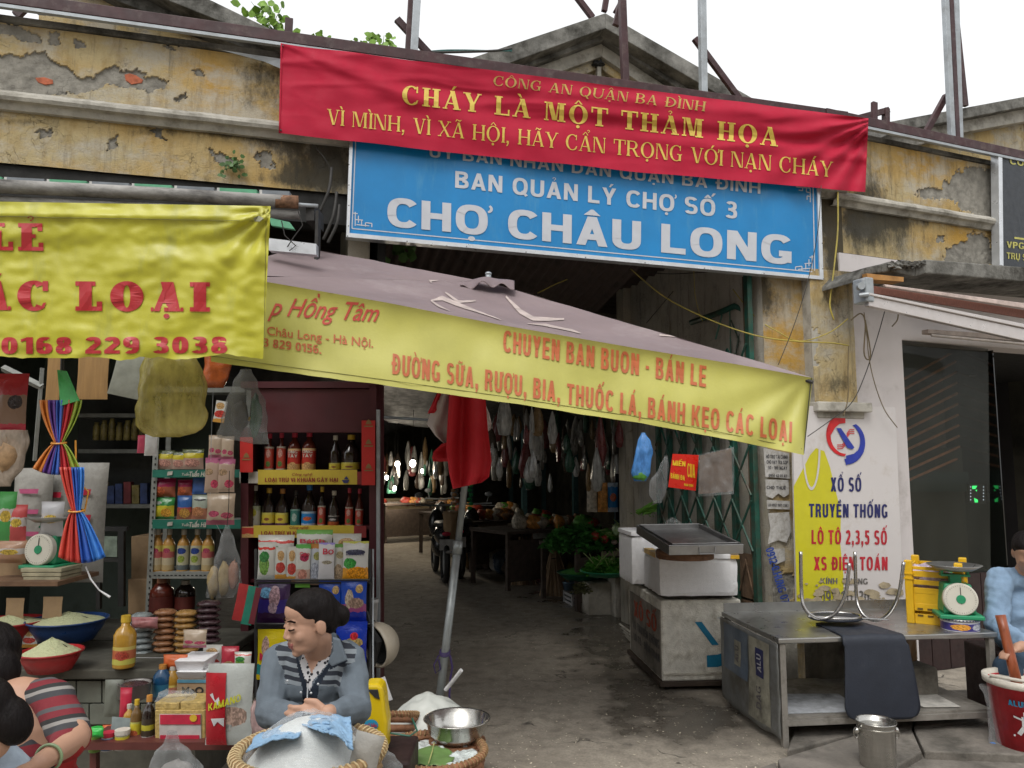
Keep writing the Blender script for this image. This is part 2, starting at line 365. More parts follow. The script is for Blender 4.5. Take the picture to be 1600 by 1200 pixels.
def grot(ch, S, T):
 """one bold grotesque character: (polygons, advance)"""
 W = .70
 def diag(x0, y0, x1, y1, wd): return [[(x0, y0), (x0+wd, y0), (x1+wd, y1), (x1, y1)]]
 L = [rect(0, 0, S, 1)]
 if ch == 'I': return L, S
 if ch == 'L': return L+[rect(S, 0, .58, T)], .58
 if ch == 'E': return L+[rect(S, 0, .62, T), rect(S, 1-T, .61, 1), rect(S, .5-T/2, .57, .5+T/2)], .62
 if ch == 'F': return L+[rect(S, 1-T, .61, 1), rect(S, .5-T/2, .55, .5+T/2)], .6
 if ch == 'T': return [rect(.33-S/2, 0, .33+S/2, 1-T), rect(0, 1-T, .66, 1)], .66
 if ch == 'H': return L+[rect(W-S, 0, W, 1), rect(S, .5-T/2, W-S, .5+T/2)], W
 if ch == 'N': return L+[rect(W-S, 0, W, 1)]+[[(0, 1), (S*1.15, 1), (W, 0), (W-S*1.15, 0)]], W
 if ch == 'M': return L+[rect(.86-S, 0, .86, 1)]+diag(0, 1, .43-S*.5, 0, S)+diag(.86-S, 1, .43-S*.5, 0, S), .86
 if ch == 'A': return diag(0, 0, .37-S*.5, 1, S*1.03)+diag(.74-S*1.03, 0, .37-S*.5, 1, S*1.03)+[rect(.18, .2, .56, .2+T)], .74
 if ch == 'V': return diag(0, 1, .35-S*.5, 0, S*1.03)+diag(.70-S*1.03, 1, .35-S*.5, 0, S*1.03), .70
 if ch == 'Y': return diag(0, 1, .35-S*.5, .4, S*1.05)+diag(.70-S*1.05, 1, .35-S*.5, .4, S*1.05)+[rect(.35-S/2, 0, .35+S/2, .4)], .70
 if ch == 'X': return diag(0, 1, .70-S*1.1, 0, S*1.1)+diag(0, 0, .70-S*1.1, 1, S*1.1), .70
 if ch == 'K': return L+diag(S*.55, .36, .74-S*1.1, 1, S*1.1)+diag(.76-S*1.15, 0, S*.9, .62, S*1.0), .76
 if ch == 'Z': return [rect(0, 0, .6, T), rect(0, 1-T, .6, 1)]+diag(0, T, .6-S*1.1, 1-T, S*1.1), .6
 if ch == 'O': return sring(.38, .5, .38, .515, S, T, n=30), .76
 if ch == '0': return sring(.30, .5, .30, .51, S, T, n=28), .60
 if ch == 'Q': return sring(.38, .5, .38, .515, S, T, n=30)+[[(.42, .22), (.54, .28), (.78, 0), (.64, -.08)]], .78
 if ch == 'C': return sring(.38, .5, .38, .515, S, T, 38, 322, 26), .70
 if ch == 'G': return sring(.38, .5, .38, .515, S, T, 38, 325, 26)+[rect(.72-S, .06, .72, .46), rect(.42, .46-T, .72-S, .46)], .74
 if ch in 'DĐ':
  o = L+sring(.22, .5, .48, .5, S, T, -90, 90, 18)+[rect(S, 0, .22, T), rect(S, 1-T, .22, 1)]
  if ch == 'Đ': o = [[(x+.05, y) for x, y in q] for q in o]+[rect(-.04, .44, .05, .44+T), rect(.05+S, .44, .05+S+.14, .44+T)]; return o, .75
  return o, .70
 if ch == 'B': return L+[rect(S, 0, .36, T), rect(S, 1-T, .36, 1), rect(S, .54-T/2, .36, .54+T/2)]+sring(.36, .755, .28, .245, S, T, -90, 90, 12)+sring(.36, .27, .32, .27, S, T, -90, 90, 12), .68
 if ch == 'P': return L+[rect(S, 1-T, .34, 1), rect(S, .42, .34, .42+T)]+sring(.34, .71, .30, .29, S, T, -90, 90, 12), .65
 if ch == 'R': return L+[rect(S, 1-T, .36, 1), rect(S, .42, .36, .42+T)]+sring(.36, .71, .30, .29, S, T, -90, 90, 12)+diag(.70-S*1.05, 0, .36, .44, S), .70
 if ch == 'U': return [rect(0, .34, S, 1), rect(.68-S, .34, .68, 1)]+sring(.34, .34, .34, .355, S, T, 180, 360, 16), .68
 if ch in 'S5':
  if ch == 'S': return sring(.33, .73, .32, .285, S, T*.9, 25, 262, 16)+sring(.33, .28, .33, .295, S, T*.9, -155, 82, 16)+[[(.2, .56), (.2, .42), (.46, .42+.02), (.46, .58)]], .66
  return [rect(.06, 1-T, .56, 1), rect(.06, .55, .06+S*.9, 1-T)]+sring(.29, .33, .31, .345, S, T, -155, 140, 20), .60
 if ch == '1': return [rect(.2, 0, .2+S, 1), [(0, .72), (.2, .8), (.2, .98), (0, .88)]], .2+S
 if ch == '2': return [rect(0, 0, .58, T), [(0, T), (S*1.2, T), (.58, .58), (.58-S, .62)]]+sring(.29, .7, .29, .31, S, T, -20, 165, 16), .58
 if ch == '3': return sring(.28, .74, .28, .27, S, T*.9, -90, 150, 14)+sring(.28, .28, .31, .29, S, T*.9, -150, 90, 14)+[rect(.14, .5-T*.3, .3, .5+T*.55)], .60
 if ch == '4': return [rect(.36, 0, .36+S, 1), rect(0, .2, .62, .2+T), [(0, .2+T), (S, .2+T), (.36, 1), (.36-S*.2, 1)]], .62
 if ch == '6': return sring(.3, .32, .3, .33, S, T, 0, 360, 24)+sring(.32, .6, .32, .41, S, T, 55, 180, 12)+[rect(0, .3, S, .6)], .6
 if ch == '7': return [rect(0, 1-T, .58, 1), [(.12, 0), (.12+S*1.1, 0), (.58, 1-T), (.58-S*1.1, 1-T)]], .58
 if ch == '8': return sring(.3, .74, .27, .27, S, T*.9, n=20)+sring(.3, .27, .3, .285, S, T*.9, n=22), .6
 if ch == '9': return sring(.3, .68, .3, .33, S, T, 0, 360, 24)+sring(.28, .4, .32, .41, S, T, -125, 0, 12)+[rect(.6-S, .4, .6, .7)], .6
 if ch == ',': return [rect(0, 0, S, S*.95), [(S*.45, 0), (S, 0), (S*.5, -.2), (S*.1, -.2)]], S
 if ch == '.': return [rect(0, 0, S, S*.95)], S
 if ch == ':': return [rect(0, .1, S, .1+S*.9), rect(0, .6, S, .6+S*.9)], S
 if ch == '-': return [rect(0, .36, .28, .36+T)], .28
 if ch == '%': return sring(.17, .76, .15, .2, .07, .07, n=12)+sring(.6, .24, .15, .2, .07, .07, n=12)+diag(.12, 0, .55, 1, .1), .76
 return [], .26
def grot_text(txt, S=.2, T=.17, track=.1):
 polys = []; x = 0
 for ch in txt:
  d = unicodedata.normalize('NFD', ch); b = d[0]; marks = d[1:]
  g, wd = grot(b, S, T)
  g = g + accents(marks, wd/.94, T*.75, b, S)
  polys += [[(px+x, py) for px, py in q] for q in g]; x += wd + track
 return polys, x - track
_tc = {}
def sans_mesh(txt, bold=.0, shear=0.0, sp=1.0):
 key = (txt, bold, shear, sp)
 if key in _tc: return _tc[key]
 cu = bpy.data.curves.new('t', 'FONT'); cu.body = txt; cu.size = 1; cu.offset = bold; cu.shear = shear; cu.resolution_u = 3; cu.space_character = sp
 ob = bpy.data.objects.new('t', cu); C.objects.link(ob)
 dg = bpy.context.evaluated_depsgraph_get(); me = bpy.data.meshes.new_from_object(ob.evaluated_get(dg))
 vs = [(v.co.x, v.co.y) for v in me.vertices]; fs = [tuple(p.vertices) for p in me.polygons]
 bpy.data.objects.remove(ob); bpy.data.curves.remove(cu); bpy.data.meshes.remove(me)
 _tc[key] = (vs, fs); return vs, fs
CAPH = .73
def text2d(txt, font, bold=.012, shear=0.0, **kw):
 """(verts, faces, layers, width) with cap height 1"""
 if font in ('slab', 'grot'):
  polys, wd = (slab_text if font == 'slab' else grot_text)(txt, **kw); vs = []; fs = []; lay = []
  for i, q in enumerate(polys):
   k = len(vs); vs += q; fs.append(tuple(range(k, k+len(q)))); lay += [i % 7]*len(q)
  return vs, fs, lay, wd
 vs, fs = sans_mesh(txt, bold, shear, kw.get('sp', 1.0))
 vs = [(x/CAPH, y/CAPH) for x, y in vs]; x0 = min(v[0] for v in vs); x1 = max(v[0] for v in vs)
 return [(x-x0, y) for x, y in vs], fs, [0]*len(vs), x1-x0
def text_on(name, txt, p0, p1, cap, place, mat, parent, font='sans', eps=.003, cut=0, up=None, label=None, **kw):
 """lettering whose baseline runs from photo pixel p0 to p1; place(px, py, eps) gives the point on the real surface"""
 if font == 'sans' and txt == txt.upper():
  font = 'grot'; kw.pop('bold', 0)
 if font == 'sans' and 'S' in kw: [kw.pop(q, 0) for q in ('S', 'T', 'track')]
 vs, fs, lay, wd = text2d(txt, font, **kw)
 if cut:
  bm = bmesh.new(); bv = [bm.verts.new((x, y, lay[i]*.001)) for i, (x, y) in enumerate(vs)]
  for f in fs:
   try: bm.faces.new([bv[i] for i in f])
   except Exception: pass
  n = max(2, int(wd/cut))
  for i in range(1, n):
   bmesh.ops.bisect_plane(bm, geom=bm.verts[:]+bm.edges[:]+bm.faces[:], plane_co=(wd*i/n, 0, 0), plane_no=(1, 0, 0))
  for yy in (.33, .66):
   bmesh.ops.bisect_plane(bm, geom=bm.verts[:]+bm.edges[:]+bm.faces[:], plane_co=(0, yy, 0), plane_no=(0, 1, 0))
  bm.verts.index_update(); vs = [(v.co.x, v.co.y) for v in bm.verts]; lay = [round(v.co.z/.001) for v in bm.verts]
  fs = [tuple(v.index for v in f.verts) for f in bm.faces]; bm.free()
 dx, dy = p1[0]-p0[0], p1[1]-p0[1]
 if up is None: ux, uy = 0.0, -cap
 else: ux, uy = up[0]*cap, up[1]*cap
 mb = MB(); pts = []
 for i, (x, y) in enumerate(vs):
  a = x/wd; pts.append(place(p0[0]+dx*a+ux*y, p0[1]+dy*a+uy*y, eps+lay[i]*.00025))
 mb.add(pts, fs)
 return mb.build(name, mat, parent, fix=False, label=label)
def on1(off): return lambda x, y, e: F(x, y, off+e)
def on2(off): return lambda x, y, e: F2(x, y, off+e)
def onY(Y): return lambda x, y, e: P(x, y, Y-e)
def flat_on(name, polys, place, mat, parent, eps=.002, label=None):
 mb = MB()
 for i, q in enumerate(polys): mb.quad(*[place(x, y, eps+.0003*(i % 5)) for x, y in q])
 return mb.build(name, mat, parent, fix=False, label=label)
# ================================================================ LARGE STRUCTURE
def pix(v):
 d = v - CAM; yc = d.y*cos(PITCH)+d.z*sin(PITCH); zc = -d.y*sin(PITCH)+d.z*cos(PITCH)
 return 800+FPX*d.x/yc, 600-FPX*zc/yc
def nn(x, y, z=0.0): return noise.noise(Vector((x, y, z)))
def fbm(x, y, z=0.0): return nn(x, y, z)+.5*nn(2.1*x, 2.1*y, z+5)+.25*nn(4.3*x, 4.3*y, z+9)
def inside(x, y, poly):
 c = False; n = len(poly)
 for i in range(n):
  x1, y1 = poly[i]; x2, y2 = poly[(i+1) % n]
  if (y1 > y) != (y2 > y) and x < (x2-x1)*(y-y1)/(y2-y1)+x1: c = not c
 return c
def plaster_mat(name, ochre, cream, bare):
 m, t, b = nodes_of(name)
 def att(k): return N(t, 'ShaderNodeAttribute', attribute_name=k).outputs['Fac']
 n1 = nz(t, 2.2, 6, (1, 1, .8), .65); n2 = nz(t, 9, 6, (1, 1, .35), .7); n3 = nz(t, 60, 4)
 cr = mth(t, 'ADD', att('cream'), mth(t, 'MULTIPLY', mth(t, 'SUBTRACT', n1, .5), 2.2))
 c = mixc(t, rng(t, cr, -.8, .4), ochre, cream)
 c = mixc(t, mth(t, 'MULTIPLY', rng(t, nz(t, 1.7, 8, (1, 1, 1.6), .7), .47, .58), .8), c, (.43, .405, .345))
 c = mixc(t, mth(t, 'MULTIPLY', rng(t, n2, .5, .72), .6), c, tuple(x*.45 for x in ochre))
 c = mixc(t, mth(t, 'MULTIPLY', rng(t, nz(t, 5, 7, (2.2, 2.2, .22), .75), .53, .68), .7), c, (.10, .09, .07))
 c = mixc(t, mth(t, 'MULTIPLY', rng(t, n3, .3, .7), .18), c, tuple(x*.5 for x in cream))
 bare_c = mixc(t, rng(t, nz(t, 14, 6), .35, .65), tuple(x*.75 for x in bare), tuple(x*1.25 for x in bare))
 pe = mth(t, 'ADD', att('peel'), mth(t, 'MULTIPLY', mth(t, 'SUBTRACT', nz(t, 45, 3), .5), .5))
 c = mixc(t, rng(t, pe, .42, .55), c, bare_c)
 g = mth(t, 'ADD', att('grime'), mth(t, 'MULTIPLY', mth(t, 'SUBTRACT', nz(t, 7, 7, (1, 1, .5), .75), .5), 2.6))
 c = mixc(t, mth(t, 'MULTIPLY', rng(t, g, .35, 1.2, 0, 1, True), .9), c, (.035, .034, .028))
 vo = N(t, 'ShaderNodeTexVoronoi', feature='DISTANCE_TO_EDGE', i_Scale=3.2); tc = N(t, 'ShaderNodeTexCoord')
 ad = N(t, 'ShaderNodeVectorMath', operation='ADD'); nv = N(t, 'ShaderNodeTexNoise', i_Scale=5.0, i_Detail=5.0)
 t.links.new(tc.outputs['Object'], nv.inputs['Vector'])
 t.links.new(tc.outputs['Object'], ad.inputs[0]); t.links.new(nv.outputs['Color'], ad.inputs[1]); t.links.new(ad.outputs[0], vo.inputs['Vector'])
 ck = mth(t, 'MULTIPLY', rng(t, vo.outputs['Distance'], 0, .008, 1, 0), rng(t, n1, .5, .6))
 c = mixc(t, mth(t, 'MULTIPLY', ck, .55), c, (.06, .05, .04))
 t.links.new(c, b.inputs['Base Color']); b.inputs['Roughness'].default_value = .9; b.inputs['Specular IOR Level'].default_value = .25
 h = mth(t, 'ADD', mth(t, 'MULTIPLY', n2, .6), mth(t, 'SUBTRACT', mth(t, 'MULTIPLY', nz(t, 90, 3), .35), ck))
 bump(t, b, h, .8, .016); MATS[name] = m; return m
PL = plaster_mat('ochre_plaster', (.47, .275, .055), (.45, .365, .20), (.25, .237, .205))
PLG = plaster_mat('mouldy_plaster', (.50, .43, .29), (.48, .45, .39), (.24, .23, .2))
CONC = M('weathered_concrete', (.23, .225, .205), .9, var=.35, scale=7, bmp=.5, bscale=50, dirt=.7, dcol=(.04, .038, .032), dscale=3, spec=.25)
CONCL = M('pale_moulding', (.42, .40, .35), .9, var=.2, scale=8, bmp=.3, bscale=50, dirt=.45, dcol=(.12, .11, .085), dscale=6, spec=.25)
MAROON = M('maroon_painted_steel', (.042, .012, .014), .55, var=.3, scale=9, dirt=.3, dcol=(.12, .09, .08), dscale=12)
STEELG = M('galvanised_steel', (.36, .39, .41), .5, .35, var=.15, scale=10, dirt=.3, dcol=(.15, .14, .13))
PALEC = M('pale_wall_paint', (.62, .58, .57), .8, var=.06, scale=3, bmp=.12, bscale=40, dirt=.25, dcol=(.3, .27, .24), dscale=2.5)
BLACKM = M('near_black', (.02, .02, .019), .9, bmp=.3)  # one near-black tone for wall cores, ceilings, linings and drawn holes
BRICK = M('red_brick', (.42, .12, .06), .9, var=.35, scale=30, bmp=.6)
def wall_grid(fr, s0, s1, z0, z1, step, off, peels, grimes, creams, bot=None):
 nu = max(2, int((s1-s0)/step)); nv = max(2, int((z1-z0)/step))
 V = []; pe = []; gr = []; cm = []
 for j in range(nv+1):
  for i in range(nu+1):
   s = s0+(s1-s0)*i/nu; zb = z0 if bot is None else bot(s); z = zb+(z1-zb)*j/nv
   v = fr @ Vector((s, -off, z)); x, y = pix(v)
   wx = x+9*fbm(s*7, z*7, 1)+4*fbm(s*34, z*34); wy = y+9*fbm(s*7, z*7, 4)+4*fbm(s*34, z*34, 7)
   p = 1.0 if any(inside(wx, wy, q) for q in peels) else 0.0
   g = 0
   for (cx, cy, rx, ry, a) in grimes: g += a*math.exp(-((x-cx)/rx)**2-((y-cy)/ry)**2)
   c = 0
   for (cx, cy, rx, ry, a) in creams: c += a*math.exp(-((x-cx)/rx)**2-((y-cy)/ry)**2)
   d = -.014*p + .004*fbm(s*5, z*5, 2) + (.004*nn(s*30, z*30, 3) if p else .0015*nn(s*25, z*25, 8))
   V.append(fr @ Vector((s, -(off+d), z))); pe.append(p); gr.append(g); cm.append(c)
 mb = MB(); mb.v = V
 mb.f = [(j*(nu+1)+i, j*(nu+1)+i+1, (j+1)*(nu+1)+i+1, (j+1)*(nu+1)+i) for j in range(nv) for i in range(nu)]; mb.mi = [0]*len(mb.f)
 return mb, pe, gr, cm
def put_wall(name, args, mat, parent, **kw):
 mb, pe, gr, cm = wall_grid(*args, **kw); o = mb.build(name, mat, parent, smooth=False, fix=False)
 for k, vals in (('peel', pe), ('grime', gr), ('cream', cm)):
  a = o.data.attributes.new(k, 'FLOAT', 'POINT'); a.data.foreach_set('value', vals)
 return o
market = thing('market_gatehouse', 'long ochre market building with peeling plaster, three gables and a wide gateway', 'building', L1(0, 0, 0), TH)
# left upper wall, above the shop
pl_peels = [[(-40, 82), (60, 84), (85, 100), (110, 108), (128, 120), (150, 118), (170, 106), (212, 107), (230, 116), (262, 124), (258, 138), (225, 142), (200, 136), (170, 130), (150, 142), (60, 150), (-40, 150)],
   [(-40, 30), (28, 38), (52, 50), (62, 66), (48, 70), (20, 58), (-40, 62)], [(74, 49), (90, 52), (92, 66), (78, 66)], [(112, 60), (132, 62), (138, 74), (124, 77), (114, 68)],
   [(272, 148), (292, 146), (296, 156), (276, 157)], [(236, 198), (254, 206), (258, 222), (244, 216)],
   [(170, 215), (185, 214), (182, 232), (172, 236)], [(300, 110), (312, 108), (318, 118), (306, 121)], [(255, 70), (285, 72), (268, 78)], [(330, 228), (352, 236), (372, 262), (346, 258)], [(60, 200), (84, 204), (80, 214), (64, 212)], [(398, 236), (420, 240), (432, 262), (410, 262)]]
pl_gr = [(470, 260, 60, 50, 1.0), (300, 205, 140, 9, .9), (50, 190, 120, 8, .7), (395, 140, 60, 40, .6), (200, 50, 150, 10, .5), (420, 110, 30, 60, .6), (130, 280, 900, 9, .5), (60, 225, 35, 18, .5), (420, 215, 70, 16, .9), (520, 260, 40, 80, 1.0)]
pl_cr = [(100, 70, 120, 25, .35), (200, 90, 60, 25, .5), (120, 150, 130, 14, .9), (60, 230, 90, 22, .6), (180, 235, 60, 20, .7), (330, 120, 40, 50, -.6), (235, 225, 20, 25, -.3)]
put_wall('plaster_wall', (FR1, -4.4, -1.38, 3.30, 4.15, .0085, 0, pl_peels, pl_gr, pl_cr), PL, market)
mb = MB(FR1); mb.box((-3.29, .17, 3.735), (3.82, .30, .83)); mb.box((-3.25, .10, 3.20), (3.9, .16, .2)); mb.build('wall_core', BLACKM, market)
# lintel behind the signs
mb = MB(FR1); mb.box((.05, .16, 3.67), (2.86, .30, 1.1)); mb.build('lintel', PLG, market)
# right pillar, the ochre jamb and the wall above it
put_wall('plaster_wall', (FR1, 1.46, 2.19, 0.0, 4.15, .02, 0, [[(1185, 880), (1240, 900), (1240, 960), (1185, 950)]],
 [(1215, 470, 60, 40, .5), (1300, 300, 30, 60, 1.2), (1190, 900, 30, 160, .7), (1190, 450, 20, 90, .7), (1230, 960, 60, 50, .5), (1310, 380, 30, 100, 1.2), (1315, 480, 25, 90, .7)], [(1215, 560, 60, 90, -.7), (1200, 850, 40, 200, .1)]), PL, market)
mb = MB(FR1); mb.box((1.825, .13, 2.1), (.73, .22, 4.15)); mb.build('wall_core', PLG, market)
put_wall('pilaster', (FR1, 1.80, 2.17, 2.02, 3.02, .02, .10, [[(1262, 500), (1280, 520), (1275, 570), (1262, 560)]], [(1310, 420, 30, 130, .9), (1300, 600, 40, 20, .8)], [(1280, 520, 60, 60, .9)]), PL, market)
mb = MB(FR1); mb.box((1.985, -.045, 2.52), (.366, .1, .99)); mb.build('pilaster_core', CONCL, market)
mb = MB(FR1); mb.box((1.985, -.1, 1.985), (.46, .2, .07)); mb.box((1.985, -.075, 1.93), (.40, .15, .05)); mb.build('pilaster_base', CONCL, market, bevel=.008)
# right upper wall (second facet of the facade)
pr_peels = [[(1430, 300), (1470, 290), (1500, 265), (1570, 262), (1570, 300), (1560, 345), (1500, 330), (1500, 315), (1450, 312)], [(1462, 372), (1474, 370), (1475, 380), (1466, 382)],
   [(1478, 395), (1500, 380), (1520, 365), (1545, 372), (1560, 395), (1570, 415), (1470, 415)]]
pr_gr = [(1400, 370, 55, 42, .85), (1335, 330, 40, 80, .85), (1360, 330, 40, 30, .8), (1420, 345, 70, 10, .7), (1370, 270, 22, 35, .5)]
pr_cr = [(1440, 255, 60, 25, -.7), (1500, 370, 50, 15, -.6), (1410, 300, 30, 20, .3), (1560, 300, 30, 60, .4), (1370, 380, 50, 30, .9)]
put_wall('plaster_wall', (FR2, .10, 2.6, 3.20, 4.15, .0085, 0, pr_peels, pr_gr, pr_cr), PL, market)
mb = MB(FR2); mb.box((1.75, .16, 3.675), (3.2, .28, .93)); mb.build('wall_core', BLACKM, market)
# wall between pilaster and shop front, pale paint
mb = MB(FR2); mb.box((.35, .10, 1.6), (.60, .24, 3.18)); mb.build('pale_pier', PALEC, market)
mb = MB(FR2); mb.box((2.05, .12, 2.87), (2.8, .2, .62)); mb.build('shop_lintel', PALEC, market)
# cornice mouldings
def cornice(fr, s0, s1, z, parent):
 mb = MB(fr); prof = [(0, -.06), (.03, -.06), (.045, -.03), (.05, -.025), (.075, -.02), (.085, .0), (.08, .02), (.06, .035), (.04, .045), (.03, .055), (0, .06)]
 n = 60; k = []
 for i in range(n+1):
  s = s0+(s1-s0)*i/n
  k.append([(s, -(o+.004*nn(s*6, j)), z+q+.004*nn(s*4, 3)) for j, (o, q) in enumerate(prof)])
 vs = [q for r in k for q in r]; m = len(prof)
 mb.add(vs, [(i*m+j, (i+1)*m+j, (i+1)*m+j+1, i*m+j+1) for i in range(n) for j in range(m-1)])
 return mb.build('cornice', CONCL, parent, smooth=False)
cornice(FR1, -5.2, -1.3, 3.67, market); cornice(FR1, 1.3, 2.19, 3.67, market); cornice(FR2, .0, 3.3, 3.62, market)
for q, rr in (([(195, 118), (203, 116), (213, 119), (224, 126), (222, 131), (206, 133), (197, 127)], 0), ([(56, 123), (70, 122), (83, 126), (84, 132), (72, 134), (60, 130)], 0)):
 mb = MB(); mb.prism([F(x, y, -.02) for x, y in q], N1*.012); mb.build('brick', BRICK, market, bevel=.002)
# coping under the beam
mb = MB(FR1); mb.box((-1.5, .13, 4.172), (7.4, .30, .034)); mb.build('coping', CONC, market)
mb = MB(FR2); mb.box((1.70, .13, 4.172), (3.2, .30, .034)); mb.build('coping', CONC, market)
# ragged flashing sheet left under the beam
mb = MB(); mb.quad(F(345, 78, .06), F(440, 92, .06), F(440, 108, .05), F(415, 97, .05)); mb.build('flashing', STEELG, market, solid=.004)
def gable(name, label, outer, bands, off, fr=F, deep=.5):
 """outer: top line pixels; bands: list of (list of lower line pixels, material, name, extra depth)"""
 g = thing(name, label, 'gable', fr(outer[len(outer)//2][0], outer[len(outer)//2][1], off), TH)
 top = outer
 for low, mat, nm, proud, thick in bands:
  mb = MB(); n = N1 if fr is F else N2
  for i in range(len(top)-1):
   p = [fr(*low[i], off+proud), fr(*low[i+1], off+proud), fr(*top[i+1], off+proud), fr(*top[i], off+proud)]
   b = [q - n*thick for q in p]
   mb.hexa([p[0], p[1], b[1], b[0], p[3], p[2], b[2], b[3]])
  mb.build(nm, mat, g, bevel=.006); top = low
 return g
OCH = plaster_mat('ochre_tympanum', (.50, .33, .11), (.46, .37, .2), (.34, .32, .28))
gable('roof_gable', 'central gable with grey concrete coping rising behind the red banner', [(600, 136), (946, 20), (1250, 196)],
      [([(600, 170), (946, 44), (1250, 222)], CONC, 'coping', .25, .6), ([(600, 185), (944, 62), (1250, 262)], CONC, 'bed_moulding', .12, .4),
       ([(600, 215), (940, 88), (1250, 300)], CONCL, 'fascia_moulding', .05, .3), ([(600, 240), (938, 106), (1250, 330)], OCH, 'tympanum_band', 0, .3),
       ([(600, 330), (938, 330), (1250, 331)], OCH, 'tympanum', -.05, .2)], -1.0)
cg = bpy.data.objects['roof_gable']
mb = MB(); a = F(935, 104, -.98); mb.box((a.x, a.y, a.z-.3), (.035, .04, .6), TH); mb.build('king_post', CONCL, cg)
mb = MB(); a = F(935, 100, -.97); mb.ball(a, (.055, .04, .03), wob=.6); mb.build('plaster_lump', BLACKM, cg)
gable('roof_gable', 'left gable slope with dark coping and weeds, at the top left corner', [(60, -120), (330, 0), (482, 74), (545, 82)],
      [([(60, -100), (262, 0), (440, 72), (545, 100)], CONC, 'coping', .25, .7), ([(60, -60), (180, 0), (300, 46), (545, 130)], CONC, 'fascia_moulding', .1, .4),
       ([(60, 250), (180, 250), (300, 250), (545, 250)], OCH, 'tympanum', 0, .3)], -.8)
gable('roof_gable', 'right gable slope with grey coping above the black sign', [(1352, 200), (1390, 190), (1600, 151), (1720, 128)],
      [([(1352, 225), (1400, 206), (1600, 167), (1720, 146)], CONC, 'coping', .2, .6), ([(1352, 250), (1500, 208), (1600, 190), (1720, 165)], CONCL, 'fascia_moulding', .1, .4),
       ([(1352, 330), (1500, 330), (1600, 330), (1720, 330)], OCH, 'tympanum', 0, .3)], -.8, F2)
# steel sign frame on the roof edge
frm = thing('steel_sign_frame', 'maroon steel beam with uprights and braces running along the roof edge', 'steel frame', L1(0, .1, 4.2), TH)
mb = MB(FR1); mb.box((-1.5, -.08, 4.245), (7.4, .075, .075)); mb.build('beam', MAROON, frm, bevel=.004)
mb = MB(FR2); mb.box((1.2, -.08, 4.245), (2.6, .075, .075)); mb.build('beam', MAROON, frm, bevel=.004)
mb = MB(FR1); mb.box((-1.5, -.10, 4.195), (7.4, .03, .02)); mb.build('pale_rail', STEELG, frm)
mb = MB(FR2); mb.box((1.2, -.10, 4.195), (2.6, .03, .02)); mb.build('pale_rail', STEELG, frm)
def bar(x0, y0, x1, y1, wpx, mat, nm, off=-.05, offb=None, fr=F, dz=.05):
 a = fr(x0, y0, off); b = fr(x1, y1, off if offb is None else offb); wd = wpx/FPX*a.y
 d = (b-a); L = d.length; q = d.to_track_quat('Z', 'Y').to_matrix().to_4x4()
 mb = MB(Matrix.Translation((a+b)/2) @ q @ Matrix.Rotation(0, 4, 'Z')); mb.box((0, 0, 0), (wd, dz, L)); mb.build(nm, mat, frm, bevel=.003)
for x0, y0, x1, y1, wd, mat, nm, off in [
 (647, -60, 638, 92, 8, MAROON, 'upright', -.05), (655, -60, 646, 92, 8, STEELG, 'upright', -.02), (620, 30, 685, 100, 7, MAROON, 'brace', -.15),
 (970, -60, 977, 134, 11, MAROON, 'upright', -.03), (962, 40, 982, -40, 7, MAROON, 'brace', -.12), (882, -30, 926, 28, 8, MAROON, 'brace', -1.3), (952, -30, 944, 18, 7, MAROON, 'brace', -1.3), (962, 20, 1000, -50, 8, MAROON, 'brace', -1.2),
 (1096, -60, 1099, 152, 11, STEELG, 'upright', -.05), (1085, 60, 1158, 158, 7, MAROON, 'brace', -.5),
 (65, -60, 65, 22, 9, STEELG, 'upright', -.02), (77, -60, 77, 22, 6, MAROON, 'upright', -.04), (88, -60, 88, 22, 9, STEELG, 'upright', -.06), (25, 25, 60, -10, 9, MAROON, 'brace', -.2),
 (452, 30, 449, 80, 11, MAROON, 'stub', -.05)]:
 bar(x0, y0, x1, y1, wd, mat, nm, off)
for x0, y0, x1, y1, wd, mat, nm, off in [(1474, -60, 1487, 216, 8, STEELG, 'upright', -.02), (1483, -60, 1496, 216, 4, MAROON, 'upright', -.03), (1491, -60, 1499, 216, 8, STEELG, 'upright', -.06),
 (1484, -60, 1508, 166, 7, MAROON, 'brace', -.5), (1478, 150, 1446, 208, 7, MAROON, 'brace', -.1), (1366, 160, 1366, 200, 6, MAROON, 'stub', -.1), (1384, 170, 1384, 200, 9, MAROON, 'stub', -.2), (1340, 185, 1388, 172, 6, MAROON, 'rail', -.2)]:
 bar(x0, y0, x1, y1, wd, mat, nm, off, fr=F2)
